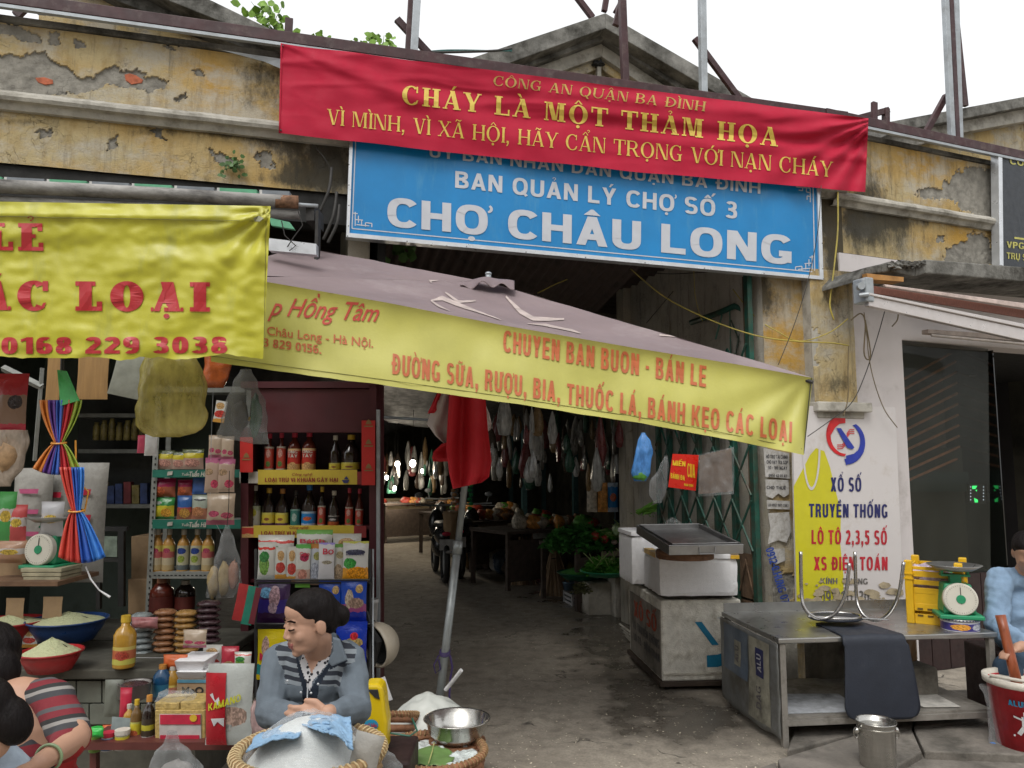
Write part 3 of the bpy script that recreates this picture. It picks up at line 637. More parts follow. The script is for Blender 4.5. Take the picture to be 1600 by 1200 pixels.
# ---------------------------------------------------------------- ground
def ground_mat():
 m, t, b = nodes_of('worn_wet_concrete')
 wet = N(t, 'ShaderNodeAttribute', attribute_name='wet').outputs['Fac']
 n1 = nz(t, 1.3, 8, rough=.7); n2 = nz(t, 9, 6); n3 = nz(t, 70, 4); sp = nz(t, 140, 2)
 c = mixc(t, rng(t, n1, .3, .7), (.26, .226, .182), (.43, .382, .31))
 c = mixc(t, rng(t, n2, .44, .70, 0, .55), c, (.10, .088, .072))
 c = mixc(t, rng(t, n3, .45, .7, 0, .5), c, (.16, .14, .115))
 c = mixc(t, rng(t, sp, .66, .74, 0, .5), c, (.33, .3, .25))
 w2 = mth(t, 'ADD', wet, mth(t, 'MULTIPLY', mth(t, 'SUBTRACT', nz(t, 2.6, 6, rough=.65), .5), 2.0))
 wf = rng(t, w2, .35, .62)
 c = mixc(t, mth(t, 'MULTIPLY', wf, .62), c, (.035, .029, .023))
 vo = N(t, 'ShaderNodeTexVoronoi', feature='DISTANCE_TO_EDGE', i_Scale=1.1); tc = N(t, 'ShaderNodeTexCoord')
 ad = N(t, 'ShaderNodeVectorMath', operation='ADD'); nv = N(t, 'ShaderNodeTexNoise', i_Scale=2.4, i_Detail=7.0)
 t.links.new(tc.outputs['Object'], nv.inputs['Vector']); t.links.new(tc.outputs['Object'], ad.inputs[0]); t.links.new(nv.outputs['Color'], ad.inputs[1]); t.links.new(ad.outputs[0], vo.inputs['Vector'])
 ck = mth(t, 'MULTIPLY', rng(t, vo.outputs['Distance'], 0, .012, 1, 0), rng(t, n1, .52, .6))
 c = mixc(t, mth(t, 'MULTIPLY', ck, .8), c, (.02, .018, .015))
 t.links.new(c, b.inputs['Base Color'])
 t.links.new(rng(t, wf, 0, 1, .85, .22), b.inputs['Roughness'])
 h = mth(t, 'SUBTRACT', mth(t, 'ADD', mth(t, 'MULTIPLY', n3, .35), mth(t, 'MULTIPLY', n2, .7)), mth(t, 'MULTIPLY', ck, 2))
 bb = N(t, 'ShaderNodeBump', i_Distance=.012); t.links.new(h, bb.inputs['Height']); t.links.new(rng(t, wf, 0, 1, .7, .25), bb.inputs['Strength']); t.links.new(bb.outputs[0], b.inputs['Normal'])
 return m
GM = ground_mat()
def ground_h(x, y): return .012*fbm(x*.9, y*.9, 3) + .006*fbm(x*3, y*3, 8)
wets = [(1000, 950, 70, 55, 1.2), (900, 1000, 50, 60, .4), (1080, 1120, 90, 50, .8), (650, 830, 60, 25, 1.0), (760, 830, 200, 25, .6), (960, 1080, 60, 100, .5), (860, 930, 80, 20, .5)]
def ground_patch(name, x0, x1, y0, y1, step, z=0.0):
 nu = int((x1-x0)/step); nv = int((y1-y0)/step); V = []; wt = []
 for j in range(nv+1):
  for i in range(nu+1):
   x = x0+(x1-x0)*i/nu; y = y0+(y1-y0)*j/nv
   edge = min(1, min(i, nu-i, j, nv-j)/4); v = Vector((x, y, z+ground_h(x, y)*edge)); V.append(v)
   a, b = pix(v) if y > 1 else (800, 2000); wt.append(sum(q*math.exp(-((a-cx)/rx)**2-((b-cy)/ry)**2) for cx, cy, rx, ry, q in wets))
 mb = MB(); mb.v = V; mb.f = [(j*(nu+1)+i, j*(nu+1)+i+1, (j+1)*(nu+1)+i+1, (j+1)*(nu+1)+i) for j in range(nv) for i in range(nu)]; mb.mi = [0]*len(mb.f)
 o = mb.build(name, GM, None, smooth=True, kind='structure', fix=False); a = o.data.attributes.new('wet', 'FLOAT', 'POINT'); a.data.foreach_set('value', wt); return o
ground_patch('alley_floor', -4, 6, 1.0, 13, .05, .004)
mb = MB(); mb.grid(lambda u, v: ((u-.5)*160, v*160-60, -.012), 20, 20); o = mb.build('ground', GM, None, kind='structure', fix=False)
# raised apron of broken concrete slabs along the right shop
SLAB = M('apron_concrete', (.20, .18, .155), .85, var=.3, scale=5, bmp=.6, bscale=45, dirt=.5, dcol=(.06, .055, .045), dscale=3)
apron = thing('pavement_apron', 'low broken concrete slabs in front of the steel table', 'pavement', G(1350, 1180), TH)
apx = [[(1215, 1186), (1330, 1150), (1425, 1140), (1440, 1174), (1330, 1240), (1240, 1260)], [(1428, 1139), (1640, 1120), (1760, 1140), (1760, 1185), (1444, 1173)],
       [(1245, 1130), (1300, 1095), (1440, 1080), (1424, 1137), (1330, 1147), (1230, 1172)], [(1443, 1079), (1760, 1070), (1760, 1118), (1640, 1117), (1428, 1135)],
       [(1100, 1230), (1212, 1190), (1236, 1265), (1150, 1330)], [(1444, 1178), (1760, 1190), (1760, 1290), (1340, 1290), (1335, 1245)]]
for i, q in enumerate(apx):
 h = [.05, .055, .045, .05, .02, .012][i]; pts = []
 for k in range(len(q)):
  a = q[k]; b = q[(k+1) % len(q)]
  for m in range(4):
   tt = m/4; pts.append((a[0]+(b[0]-a[0])*tt+3*nn(k*3+m, i), a[1]+(b[1]-a[1])*tt+2*nn(k*3+m, i+9)))
 mb = MB(); mb.prism([G(x, y, h) for x, y in pts], (0, 0, -.09)); mb.build('paving_slab', SLAB, apron, bevel=.008)
# street litter: pale husks and scraps
mb = MB()
for i in range(2600):
 px = random.uniform(600, 1230); py = random.uniform(930, 1230) if random.random() < .8 else random.uniform(860, 930)
 if random.random() > .25+.9*max(0, fbm(px*.012, py*.02, 5)+.3): continue
 p = G(px, py, .004); p.z += ground_h(p.x, p.y)+.003; r = random.uniform(.0022, .0085)
 a = random.uniform(0, 6.28); d = Vector((cos(a), sin(a), random.uniform(-.2, .2)))*r; e = Vector((-sin(a), cos(a), .1))*r*random.uniform(.3, .9)
 mb.quad(p-d, p+e, p+d+Vector((0, 0, r*.4)), p-e)
LIT = M('husk_litter', (.62, .56, .44), .8, var=.5, scale=3)
mb.build('street_litter', LIT, None, kind='stuff', fix=False, solid=.0008)
bpy.data.objects['street_litter']['label'] = 'pale husks and scraps scattered on the alley floor'
# ---------------------------------------------------------------- market hall behind the gate
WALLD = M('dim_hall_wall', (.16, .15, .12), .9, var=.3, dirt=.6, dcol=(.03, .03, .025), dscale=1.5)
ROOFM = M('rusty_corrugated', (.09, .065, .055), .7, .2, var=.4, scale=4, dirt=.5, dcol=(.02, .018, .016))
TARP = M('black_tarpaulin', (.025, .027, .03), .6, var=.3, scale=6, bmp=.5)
hall = thing('market_hall', 'dark covered market hall seen through the gateway', 'building', L1(0, -6, 0), TH)
put_wall('gateway_side_wall', (Matrix.Translation(L1(1.46, 0, 0)) @ Matrix.Rotation(TH-pi/2, 4, 'Z') @ Matrix.Rotation(pi, 4, 'Z'), -.0, 2.35, 0, 3.45, .03, 0, [], [(1120, 470, 25, 60, .55), (1030, 450, 20, 60, .5), (1070, 520, 30, 40, .3)], [(1080, 600, 100, 200, .8)]), PLG, hall)
mb = MB(FR1); mb.box((1.58, 1.3, 1.72), (.2, 2.2, 3.44)); mb.box((1.50, 2.44, 1.72), (.24, .18, 3.44)); mb.build('side_wall_core', PLG, hall)
mb = MB(FR1); mb.box((-1.47, .74, 1.72), (.14, 1.2, 3.4)); mb.build('gate_jamb', PLG, hall)
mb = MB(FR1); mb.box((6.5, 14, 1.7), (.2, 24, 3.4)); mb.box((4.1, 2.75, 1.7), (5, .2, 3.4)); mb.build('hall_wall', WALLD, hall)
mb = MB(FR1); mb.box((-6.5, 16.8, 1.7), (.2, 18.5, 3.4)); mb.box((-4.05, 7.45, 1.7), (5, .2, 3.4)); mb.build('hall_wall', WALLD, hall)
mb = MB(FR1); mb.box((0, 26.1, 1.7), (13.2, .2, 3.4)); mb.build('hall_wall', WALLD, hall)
# corrugated roof, real ribs
def corr(nm, parent, mat, p0, pu, pv, nu, amp=.025, pitch=.09):
 mb = MB(); p0 = Vector(p0); pu = Vector(pu); pv = Vector(pv); n = pu.cross(pv).normalized()
 mb.grid(lambda u, v: p0+pu*u+pv*v+n*amp*sin(u*nu*2*pi), nu*4, 2); return mb.build(nm, mat, parent, smooth=True, fix=False)
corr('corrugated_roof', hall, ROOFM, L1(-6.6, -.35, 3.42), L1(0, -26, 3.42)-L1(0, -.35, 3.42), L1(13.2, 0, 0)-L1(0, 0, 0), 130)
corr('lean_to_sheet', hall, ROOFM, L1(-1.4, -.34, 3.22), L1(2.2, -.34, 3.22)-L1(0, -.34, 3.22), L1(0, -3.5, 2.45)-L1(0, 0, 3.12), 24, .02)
REDC = M('red_corrugated', (.5, .07, .08), .5, var=.15)
corr('red_sheet', hall, REDC, F(978, 470, -2.6), F(1010, 470, -2.6)-F(978, 470, -2.6), F(978, 520, -2.6)-F(978, 440, -2.6), 6, .012)
mb = MB(FR1)
for t in (3, 6, 9, 12, 15, 18, 21, 24):
 mb.box((0, t, 3.2), (12.8, .08, .12))
mb.build('roof_beam', WALLD, hall)
for i in range(5):
 for t in ((10.5, 15, 19) if i < 2 else (7, 13, 19)):
  s = (-1.9, -2.6, 3.4, 4.7, 5.8)[i]; mb = MB(FR1); mb.box((s, t, 1.6), (.12, .12, 3.2)); mb.build('hall_post', M('teal_post', (.05, .12, .14), .6), hall)
BULB = M('bulb_glow', (1, 1, 1), .3, emit=((1, .93, .8), 14), bmp=0)
# sagging black tarps under the roof
tp = MB()
for k, (s0, t0, wd, ln) in enumerate(((-3.6, 3.2, 3.2, 5), (-4.2, 8.5, 4.2, 5), (-1.2, 6.5, 3.5, 6), (1.6, 4.2, 3.0, 6), (-3, 14, 5, 6), (1.8, 11, 3.5, 6))):
 def fn(u, v, k=k, s0=s0, t0=t0, wd=wd, ln=ln): return FR1 @ Vector((s0+wd*u, t0+ln*v, 3.05-.55*sin(u*pi)*sin(v*pi)+.10*fbm(u*4, v*4, k)-.25*u*(k % 2)-.3*(1-u)*((k+1) % 2)))
 q = MB(); q.grid(fn, 26, 26); o = q.build('tarpaulin', TARP, None, smooth=True, fix=False, solid=.003)
 tag(o, ['black tarpaulin sagging over the left stalls near the gate', 'black tarpaulin over the middle left stalls', 'black tarpaulin over the aisle of the hall', 'black tarpaulin over the near right stalls', 'farthest black tarpaulin on the left of the hall', 'farthest black tarpaulin on the right of the hall'][k], 'tarpaulin', 'tarpaulins under the hall roof')
CAPW = M('dark_plastic', (.02, .02, .02), .5)
def bulb(px, py, Y, r=.05, k=0, pw=14):
 lb = ['brightest bulb hanging over the aisle', 'bulb left of the brightest one', 'small far bulb near the left edge of the aisle', 'leftmost bulb of the low row of four', 'second bulb of the low row of four', 'third bulb of the low row of four', 'rightmost bulb of the low row of four', 'lowest bulb, hanging over the left stall', 'small bulb right of the brightest one'][k]
 p = P(px, py, Y); t = thing('hanging_bulb', lb, 'light bulb', p, 0, 'lit bulbs over the stalls')
 mb = MB(Matrix.Translation(p)); mb.ball((0, 0, 0), (r, r, r*1.25), 14, 10); mb.build('glass_bulb', BULB, t, smooth=True)
 mb = MB(Matrix.Translation(p)); mb.lathe([(r*.45, r*1.0), (r*.5, r*1.9), (.004, r*2.1), (.004, max(.3, 3.2-p.z))], 8); mb.build('socket', CAPW, t)
 ld = bpy.data.lights.new('bulb_light', 'POINT'); ld.energy = pw*.7; ld.color = (1, .87, .68); ld.shadow_soft_size = r
 lo = bpy.data.objects.new('bulb_light', ld); C.objects.link(lo); lo.location = (0, 0, -r*1.6); lo.parent = t
for k, a in enumerate([(645, 724, 13, .05), (621, 725, 15, .048), (598, 727, 19, .04), (588, 743, 17, .035), (592, 743, 19, .035), (598.5, 742, 18, .042), (604, 746, 17, .042), (616, 763, 16, .045), (660, 736, 15, .035)]):
 bulb(*a, k=k, pw=22 if k in (0, 1, 7) else 7)
mb = MB(); mb.tube([P(585, 651, 6.2), P(668, 656, 6.6)], .012, 8); o = mb.build('steel_rail', STEELG, None); tag(o, 'thin pale rail crossing the gateway above the bulbs', 'rail')
# ================================================================ SIGNS AND CLOTH
def quadmap(c, place):   # c: TL, TR, BR, BL pixels; returns fn(u, v, e) with v down
 def f(u, v, e=0.0):
  x = (1-v)*((1-u)*c[0][0]+u*c[1][0])+v*((1-u)*c[3][0]+u*c[2][0]); y = (1-v)*((1-u)*c[0][1]+u*c[1][1])+v*((1-u)*c[3][1]+u*c[2][1])
  return place(x, y, e)
 return f
def invquad(c, px, py):
 u = v = .5
 for _ in range(6):
  x = (1-v)*((1-u)*c[0][0]+u*c[1][0])+v*((1-u)*c[3][0]+u*c[2][0]); y = (1-v)*((1-u)*c[0][1]+u*c[1][1])+v*((1-u)*c[3][1]+u*c[2][1])
  du = ((1-v)*(c[1][0]-c[0][0])+v*(c[2][0]-c[3][0])); dv = ((1-u)*(c[3][1]-c[0][1])+u*(c[2][1]-c[1][1]))
  v += (py-y-( (1-v)*(c[1][1]-c[0][1])+v*(c[2][1]-c[3][1]))*(px-x)/du)/dv; u += (px-x)/du
 return u, v
# ---- blue market sign
BLUE = M('blue_sign_print', (.003, .205, .50), .42, var=.10, scale=3, bmp=.05, dirt=.25, dcol=(.06, .27, .48), dscale=5, dstretch=(3, 3, .6))
WHITEP = M('white_lettering', (.52, .54, .58), .5, var=.05)
ALU = M('aluminium_frame', (.62, .64, .66), .35, .6, var=.1)
bs = thing('market_sign', 'wide blue market sign with white capitals and an aluminium frame above the gateway', 'sign', F(913, 404, .07), TH)
bc = [(553, 178), (1276, 262), (1281, 431), (546, 364)]
bq = quadmap(bc, on1(.10))
mb = MB(); p = [bq(0, 1), bq(1, 1), bq(1, 0), bq(0, 0)]; mb.hexa([p[0]-N1*.05, p[1]-N1*.05, p[1], p[0], p[3]-N1*.05, p[2]-N1*.05, p[2], p[3]]); mb.build('panel', BLUE, bs)
def band(a, b, wpx, place, e=.004):
 d = Vector((b[0]-a[0], b[1]-a[1])).normalized(); n = Vector((-d.y, d.x))*wpx/2
 return [(a[0]+n.x, a[1]+n.y), (b[0]+n.x, b[1]+n.y), (b[0]-n.x, b[1]-n.y), (a[0]-n.x, a[1]-n.y)]
fo = [(548, 172), (1281, 257), (1287, 437), (541, 370)]
for i in range(4):
 a, b = fo[i], fo[(i+1) % 4]; a2, b2 = bc[i], bc[(i+1) % 4]
 mb = MB(); q = [F(*a, .115), F(*b, .115), F(*b2, .115), F(*a2, .115)]; mb.prism(q, -N1*.07); mb.build('frame', ALU, bs)
il = [(557, 190), (1270, 275), (1273, 425), (550, 357)]
thin = [band(il[0], il[3], 1.6, None), band(il[3], il[2], 1.6, None), band(il[1], il[2], 1.6, None)]
for cx, cy, sx in ((551, 357, 1), (1273, 425, -1)):
 sl = .09*sx
 for a, b in (((4, -26), (4, -4)), ((9, -20), (9, -9)), ((4, -14), (16, -13)), ((14, -13), (14, -4)), ((6, -6), (26, -4)), ((20, -9), (30, -8)), ((20, -9), (20, -3)), ((30, -8), (30, -2)), ((0, -24), (8, -23))):
  thin.append(band((cx+a[0]*sx, cy+a[1]+a[0]*sl*sx*.0), (cx+b[0]*sx, cy+b[1]), 1.5, None))
cx, cy = 1270, 290
for a, b in (((-4, 4), (-26, 2)), ((-4, 4), (-4, 26)), ((-10, 10), (-10, 3)), ((-10, 10), (-4, 11)), ((-16, 8), (-22, 7)), ((-16, 8), (-16, 3)), ((-9, 16), (-4, 17)), ((-9, 16), (-9, 22))):
 thin.append(band((cx+a[0], cy+a[1]), (cx+b[0], cy+b[1]), 1.5, None))
flat_on('border_ornament', thin, on1(.10), WHITEP, bs)
mb = MB()
for i in range(9):
 for q in ([(543+i*93, 368.5+i*8.4)] + ([(545.5-.2*i, 225+i*32)] if i < 5 else []) + ([(1283.5+i*.7, 300+i*40)] if i < 4 else [])):
  mb.ball(F(q[0], q[1], .116), .004, 6, 4)
mb.build('rivet', M('dark_rivet', (.1, .1, .1), .4, .8), bs)
text_on('lettering', 'UỶ BAN NHÂN DÂN QUẬN BA ĐÌNH', (671, 245), (1188, 303), 19, on1(.10), WHITEP, bs, S=.17, T=.16, track=.14, up=(.02, -1))
text_on('lettering', 'BAN QUẢN LÝ CHỢ SỐ 3', (711, 293), (1152, 342), 26, on1(.10), WHITEP, bs, S=.19, T=.18, track=.13, up=(.02, -1))
text_on('lettering', 'CHỢ CHÂU LONG', (605, 353), (1238, 414), 45, on1(.10), WHITEP, bs, S=.21, T=.2, track=.11, up=(.01, -1))
# ---- red cloth banner
RED = M('red_banner_cloth', (.42, .013, .040), .65, var=.05, scale=6, bmp=.05, bscale=200, spec=.2)
GOLD = M('gold_lettering', (.62, .45, .07), .45, var=.12, scale=20)
rc = [(440, 68), (1357, 185), (1352, 300), (437, 208)]
def rdisp(u, v):
 a = math.atan2(v*.14+.004, u+.02); r = sqrt((u*1.0)**2+(v*.14)**2)
 d = .026*sin(a*26+1.0)*min(1, r*3)*math.exp(-((a-.17)/.22)**2)*math.exp(-u*1.6)
 d += .024*math.exp(-((v-.15-.04*sin(u*6))/.10)**2)*(1-math.exp(-u*5)) + .016*sin(v*15+u*5.5)*math.exp(-v*2.2)*min(1, u*3)
 d += .015*sin(v*22-2.5+5*u)*math.exp(-((v-.42)/.2)**2)*u + .011*sin((v*5+(1-u)*38)*1.0)*math.exp(-(1-u)*12)*(1-v)
 d += .014*nn(u*9, v*1.6, 2)+.006*nn(u*26, v*6, 5)+.010*(1-abs(nn(u*7+v*1.2, v*5, 11))*3)*(abs(nn(u*7+v*1.2, v*5, 11)) < .33)*math.exp(-v*1.5)
 a2 = math.atan2(v*.14+.004, 1-u+.02); d += .018*sin(a2*24)*math.exp(-(1-u)*5)
 return d
def rplace(x, y, e):
 u, v = invquad(rc, x, y); u = min(1, max(0, u)); v = min(1, max(0, v))
 return F(x, y+3.5*sin(u*14)*(v > .9)*0, .17+rdisp(u, v)+e)
def rfn(u, v):
 x = (1-v)*((1-u)*rc[0][0]+u*rc[1][0])+v*((1-u)*rc[3][0]+u*rc[2][0]); y = (1-v)*((1-u)*rc[0][1]+u*rc[1][1])+v*((1-u)*rc[3][1]+u*rc[2][1])
 y += (2.0*nn(u*9, 4)+4.5*sin(pi*u)*0.9)*(v**3) + 1.6*nn(u*12, 1)*((1-v)**3)
 return F(x, y, .17+rdisp(u, v))
rb = thing('red_banner', 'long red cloth banner with gold capitals stretched above the blue sign', 'banner', F(900, 250, .17), TH)
mb = MB(); mb.grid(rfn, 240, 60); mb.build('cloth', RED, rb, smooth=True, fix=False)
text_on('lettering', 'CÔNG AN QUẬN BA ĐÌNH', (770, 133), (1102, 174), 15, rplace, M('gold_lettering_small', (.42, .27, .05), .5), rb, font='slab', cut=.4, eps=.004, S=.16, T=.06, sf=.06, track=.1, up=(.15, -1))
text_on('lettering', 'CHÁY LÀ MỘT THẢM HỌA', (628, 162), (1216, 229), 29, rplace, GOLD, rb, font='slab', cut=.3, eps=.004, S=.22, T=.075, sf=.08, track=.13, up=(.03, -1))
text_on('lettering', 'VÌ MÌNH, VÌ XÃ HỘI, HÃY CẨN TRỌNG VỚI NẠN CHÁY', (511, 194), (1301, 277), 24, rplace, GOLD, rb, font='slab', cut=.35, eps=.004, S=.15, T=.055, sf=.055, track=.075, up=(.03, -1))
mb = MB(); mb.tube([rfn(0, v/8)+N1*.001 for v in range(9)], .006, 6); mb.build('hem', RED, rb, smooth=True)
mb = MB(); mb.ball(rfn(.002, .97)+N1*.006, .006, 8, 5); mb.ball(rfn(.002, .03)+N1*.006, .006, 8, 5); mb.build('eyelet', M('dark_rivet', (1, 1, 1)), rb)
# ---- black office sign at the right edge
k = thing('office_sign', 'black sign with yellow lettering in a grey metal frame, cut by the right edge', 'sign', F2(1600, 330, .1), TH2)
mb = MB(); q = [F2(1568, 415, .1), F2(1720, 437, .1), F2(1720, 262, .1), F2(1566, 234, .1)]; mb.prism(q, -N2*.05); mb.build('panel', M('black_sign_print', (.008, .012, .018), .35), k)
mb = MB(); q = [F2(1562, 414, .11), F2(1568, 415, .11), F2(1566, 232, .11), F2(1560, 230, .11)]; mb.prism(q, -N2*.07); mb.build('frame', ALU, k)
YL = M('yellow_lettering', (.45, .42, .1), .5)
text_on('lettering', 'CÔNG TY', (1578, 256), (1650, 268), 11, on2(.1), YL, k, bold=.03)
text_on('lettering', 'VPGD :', (1573, 387), (1618, 391), 10, on2(.1), YL, k, bold=.03)
text_on('lettering', 'TRỤ SỞ :', (1573, 404), (1618, 409), 10, on2(.1), YL, k, bold=.03)
flat_on('rule', [[(1585, 370), (1720, 388), (1720, 391), (1585, 373)]], on2(.1), YL, k)
# ---- yellow shop banner, left
YEL = M('yellow_vinyl', (.45, .43, .035), .42, var=.12, scale=3, bmp=.08, bscale=120, dirt=.25, dcol=(.30, .31, .08), dscale=3, dstretch=(2.5, 1, .6))
YRED = M('red_vinyl_print', (.42, .022, .028), .45, var=.1)
yc = [(-420, 308), (423, 322), (411, 561), (-420, 556)]
YB = 3.12
def ydisp(u, v):
 x = u*10
 d = .012*sin(v*26+u*5)*math.exp(-((v-.22)/.14)**2)*u + .012*nn(u*9, v*4, 2)+.009*nn(u*20, v*9, 3)+.005*nn(u*46, v*20, 9)
 a = math.atan2(v, (1-u)*3+.03); d += .011*sin(a*16)*math.exp(-(1-u)*5)
 d += .02*math.exp(-((v-.08)/.03)**2)
 d += .012*sin((u-.5)*60)*(v**6)
 return d
def yfn(u, v):
 x = lerp(lerp(yc[0][0], yc[1][0], u), lerp(yc[3][0], yc[2][0], u), v); y = lerp(lerp(yc[0][1], yc[1][1], u), lerp(yc[3][1], yc[2][1], u), v)
 y += (5*nn(u*17, 2)+3*nn(u*50, 5))*v**8 - 7*math.exp(-((u-.93)/.04)**2)*v**8
 return P(x, y, YB-ydisp(u, v))
def yplace(x, y, e):
 u, v = invquad(yc, x, y); u = min(1, max(0, u)); v = min(1, max(0, v)); return P(x, y, YB-ydisp(u, v)-e)
yb = thing('shop_banner', 'yellow vinyl shop banner with big red letters and a phone number, at the left edge', 'banner', P(180, 440, YB))
mb = MB(); mb.grid(yfn, 260, 60); mb.build('vinyl_sheet', YEL, yb, smooth=True, fix=False)
text_on('lettering', 'LẺ', (-19, 391), (70, 392), 43, yplace, YRED, yb, font='slab', cut=.3, S=.30, T=.14, sf=.09, track=.1)
text_on('lettering', 'CÁC LOẠI', (-92, 484), (328, 487), 46, yplace, YRED, yb, font='slab', cut=.3, S=.34, T=.15, sf=.10, track=.17)
text_on('lettering', '0168 229 3038', (2, 553), (355, 552), 26, yplace, YRED, yb, S=.25, T=.2, track=.12, cut=.4)
SEAM = M('seam_stitching', (.2, .19, .05), .8)
mb = MB(); mb.tube([yplace(416-.05*i*3.9, 335+i*11, .002) for i in range(20)], .0012, 4); mb.tube([yplace(-60+i*24, 337+i*.45+1.6*nn(i*.4, 1), .003) for i in range(20)], .0016, 4)
mb.build('seam', SEAM, yb)
GRB = M('worn_patch', (.3, .3, .2), .7)
flat_on('torn_patch', [[(396, 341), (404, 337), (412, 341), (406, 346), (398, 346)]], yplace, GRB, yb, eps=.003)
# ---- roller awning above the shop
ra = thing('roller_awning', 'rolled awning tube with green and grey edging above the yellow banner', 'awning', P(250, 305, 3.9))
def rp(x, y, t): return P(x, y, lerp(3.55, 4.30, max(0, x+200)/700))
TUBE = M('dirty_awning_roll', (.33, .32, .30), .7, var=.2, scale=8, dirt=.7, dcol=(.06, .055, .05), dscale=3, dstretch=(1, 1, 3))
mb = MB(); mb.tube([rp(-250, 282, 0), rp(0, 291, 0), rp(250, 303, 0), rp(463, 316, 0)], .036, 14); mb.build('fabric_roll', TUBE, ra, smooth=True)
mb = MB(); mb.tube([rp(-250, 296, 0)+Vector((0, .03, -.01)), rp(466, 333, 0)+Vector((0, .03, 0))], .027, 12); mb.build('front_bar', TUBE, ra, smooth=True)
mb = MB(); mb.tube([rp(440, 318, 0), rp(497, 322, 0)], .012, 8); mb.build('spindle', STEELG, ra, smooth=True)
RUST = M('rusty_end', (.22, .12, .07), .8, .3, var=.5, scale=40)
mb = MB(); mb.tube([rp(430, 314.5, 0), rp(466, 316.2, 0)], .0375, 14); mb.build('rusty_end', RUST, ra, smooth=True)
GRN = M('green_edging', (.10, .33, .19), .6); GRYE = M('grey_edging', (.17, .19, .21), .6); WHE = M('white_edging', (.5, .5, .48), .6)
x = -60; kcol = 0
while x < 452:
 x2 = min(452, x+62)
 for (a, b, mt) in ((x, x+4, WHE), (x+4, x2, GRN if kcol % 2 == 0 else GRYE)):
  ya = 276+(a+60)*.0505; ybb = 276+(b+60)*.0505
  mb = MB(); mb.prism([rp(a, ya-3, 0), rp(b, ybb-3, 0), rp(b, ybb+5, 0), rp(a, ya+5, 0)], (0, .04, .0)); mb.build('edging', mt, ra)
 x += 66.5; kcol += 1
DARKI = M('dark_iron', (.04, .038, .036), .7, .4)
mb = MB(); mb.box(rp(497, 350, 0)+Vector((.0, .0, -.08)), (.018, .06, .30)); mb.box(rp(484, 325, 0)+Vector((0, .12, -.02)), (.05, .22, .10)); mb.build('end_bracket', DARKI, ra)
mb = MB(); mb.prism([P(420, 340, 4.1), P(452, 347, 4.1), P(460, 358, 4.1), P(424, 352, 4.1)], (0, .03, 0)); mb.build('green_label', GRN, ra)
mb = MB(); mb.prism([P(420, 372, 3.95), P(494, 381, 4.0), P(494, 398, 4.0), P(420, 391, 3.95)], (0, .05, 0)); mb.build('arm_channel', ALU, ra)
for i, pts in enumerate(([(440, 345), (445, 368), (462, 384), (452, 392)], [(466, 330), (473, 352), (458, 372), (449, 386)])):
 mb = MB(); mb.tube([P(*q, 3.9) for q in pts], .003, 5); mb.build('loose_wire', DARKI, ra)
# ---- market parasol
CAN = M('mauve_canopy', (.27, .21, .215), .6, var=.12, scale=2.2, bmp=.06, bscale=60, dirt=.25, dcol=(.42, .36, .36), dscale=2)
VAL = M('yellow_valance', (.50, .48, .115), .45, var=.12, scale=3, bmp=.06, bscale=90, dirt=.16, dcol=(.42, .42, .16), dscale=3)
ORR = M('faded_red_print', (.50, .13, .045), .5, var=.14, scale=14)
par = thing('market_parasol', 'large square parasol with mauve top, yellow lettered valance and steel pole', 'parasol', P(678, 1168, 4.15))
top_line = [(310, 428), (420, 441), (600, 472), (785, 508), (1000, 545), (1150, 569), (1268, 590)]
bot_line = [(310, 562), (420, 578), (600, 602), (785, 628), (1000, 661), (1150, 689), (1256, 711)]
def interp(L, x):
 for i in range(len(L)-1):
  if x <= L[i+1][0] or i == len(L)-2:
   t = (x-L[i][0])/(L[i+1][0]-L[i][0]); return L[i][1]+t*(L[i+1][1]-L[i][1])
def vdepth(x): return 3.42
def vplace(x, y, e=0.0, raw=False):
 t = (x-310)/950; yt = interp(top_line, x); yb_ = interp(bot_line, x); v = min(1.1, max(0, (y-yt)/(yb_-yt)))
 d = .018*nn(t*7, v*1.3, 3) + .006*nn(t*30, v*2, 6) - .05*v + .03*math.exp(-v*9)*-1
 a = math.atan2(v+.05, (1-t)*8+.05); d += .02*sin(a*13)*math.exp(-(1-t)*7)*v
 return P(x, y, vdepth(x)+d*1.0-e)
vf = MB()
def vfn(u, v):
 xt = lerp(318, 1270, u); xb = lerp(330, 1256, u); x = lerp(xt, xb, v); y = lerp(interp(top_line, x), interp(bot_line, x), v)
 y += (1.5*nn(u*20, 3))*v**4
 return vplace(x, y)
vf.grid(vfn, 170, 26); vf.build('front_valance', VAL, par, smooth=True, fix=False)
apex = P(763, 441, 4.35)
cFL = vfn(0, 0); cFR = vfn(1, 0)
cBR = apex + (apex-cFL)*1.0; cBL = apex + (apex-cFR)*1.0
cBR.z = cFR.z-.12; cBL = P(468, 386, 4.5)
def panel(a, b, n=30, dip=.05):
 mb = MB()
 def fn(u, v):
  e = a.lerp(b, u); e2 = vfn(u, 0) if (a is cFL and b is cFR) else e
  p = e2.lerp(apex, v); k = 4*v*(1-v)
  p = p + Vector((0, 0, -dip*k*sin(pi*u)-.0*k + .008*fbm(u*6, v*4, 2)*k)); return p
 mb.grid(fn, n*2, n); return mb
see_through(CAN, .25)
panel(cFL, cFR).build('canopy_front', CAN, par, smooth=True, fix=False)
panel(cFR, cBR).build('canopy_side', CAN, par, smooth=True, fix=False)
panel(cBR, cBL).build('canopy_back', CAN, par, smooth=True, fix=False)
panel(cBL, cFL).build('canopy_side', CAN, par, smooth=True, fix=False)
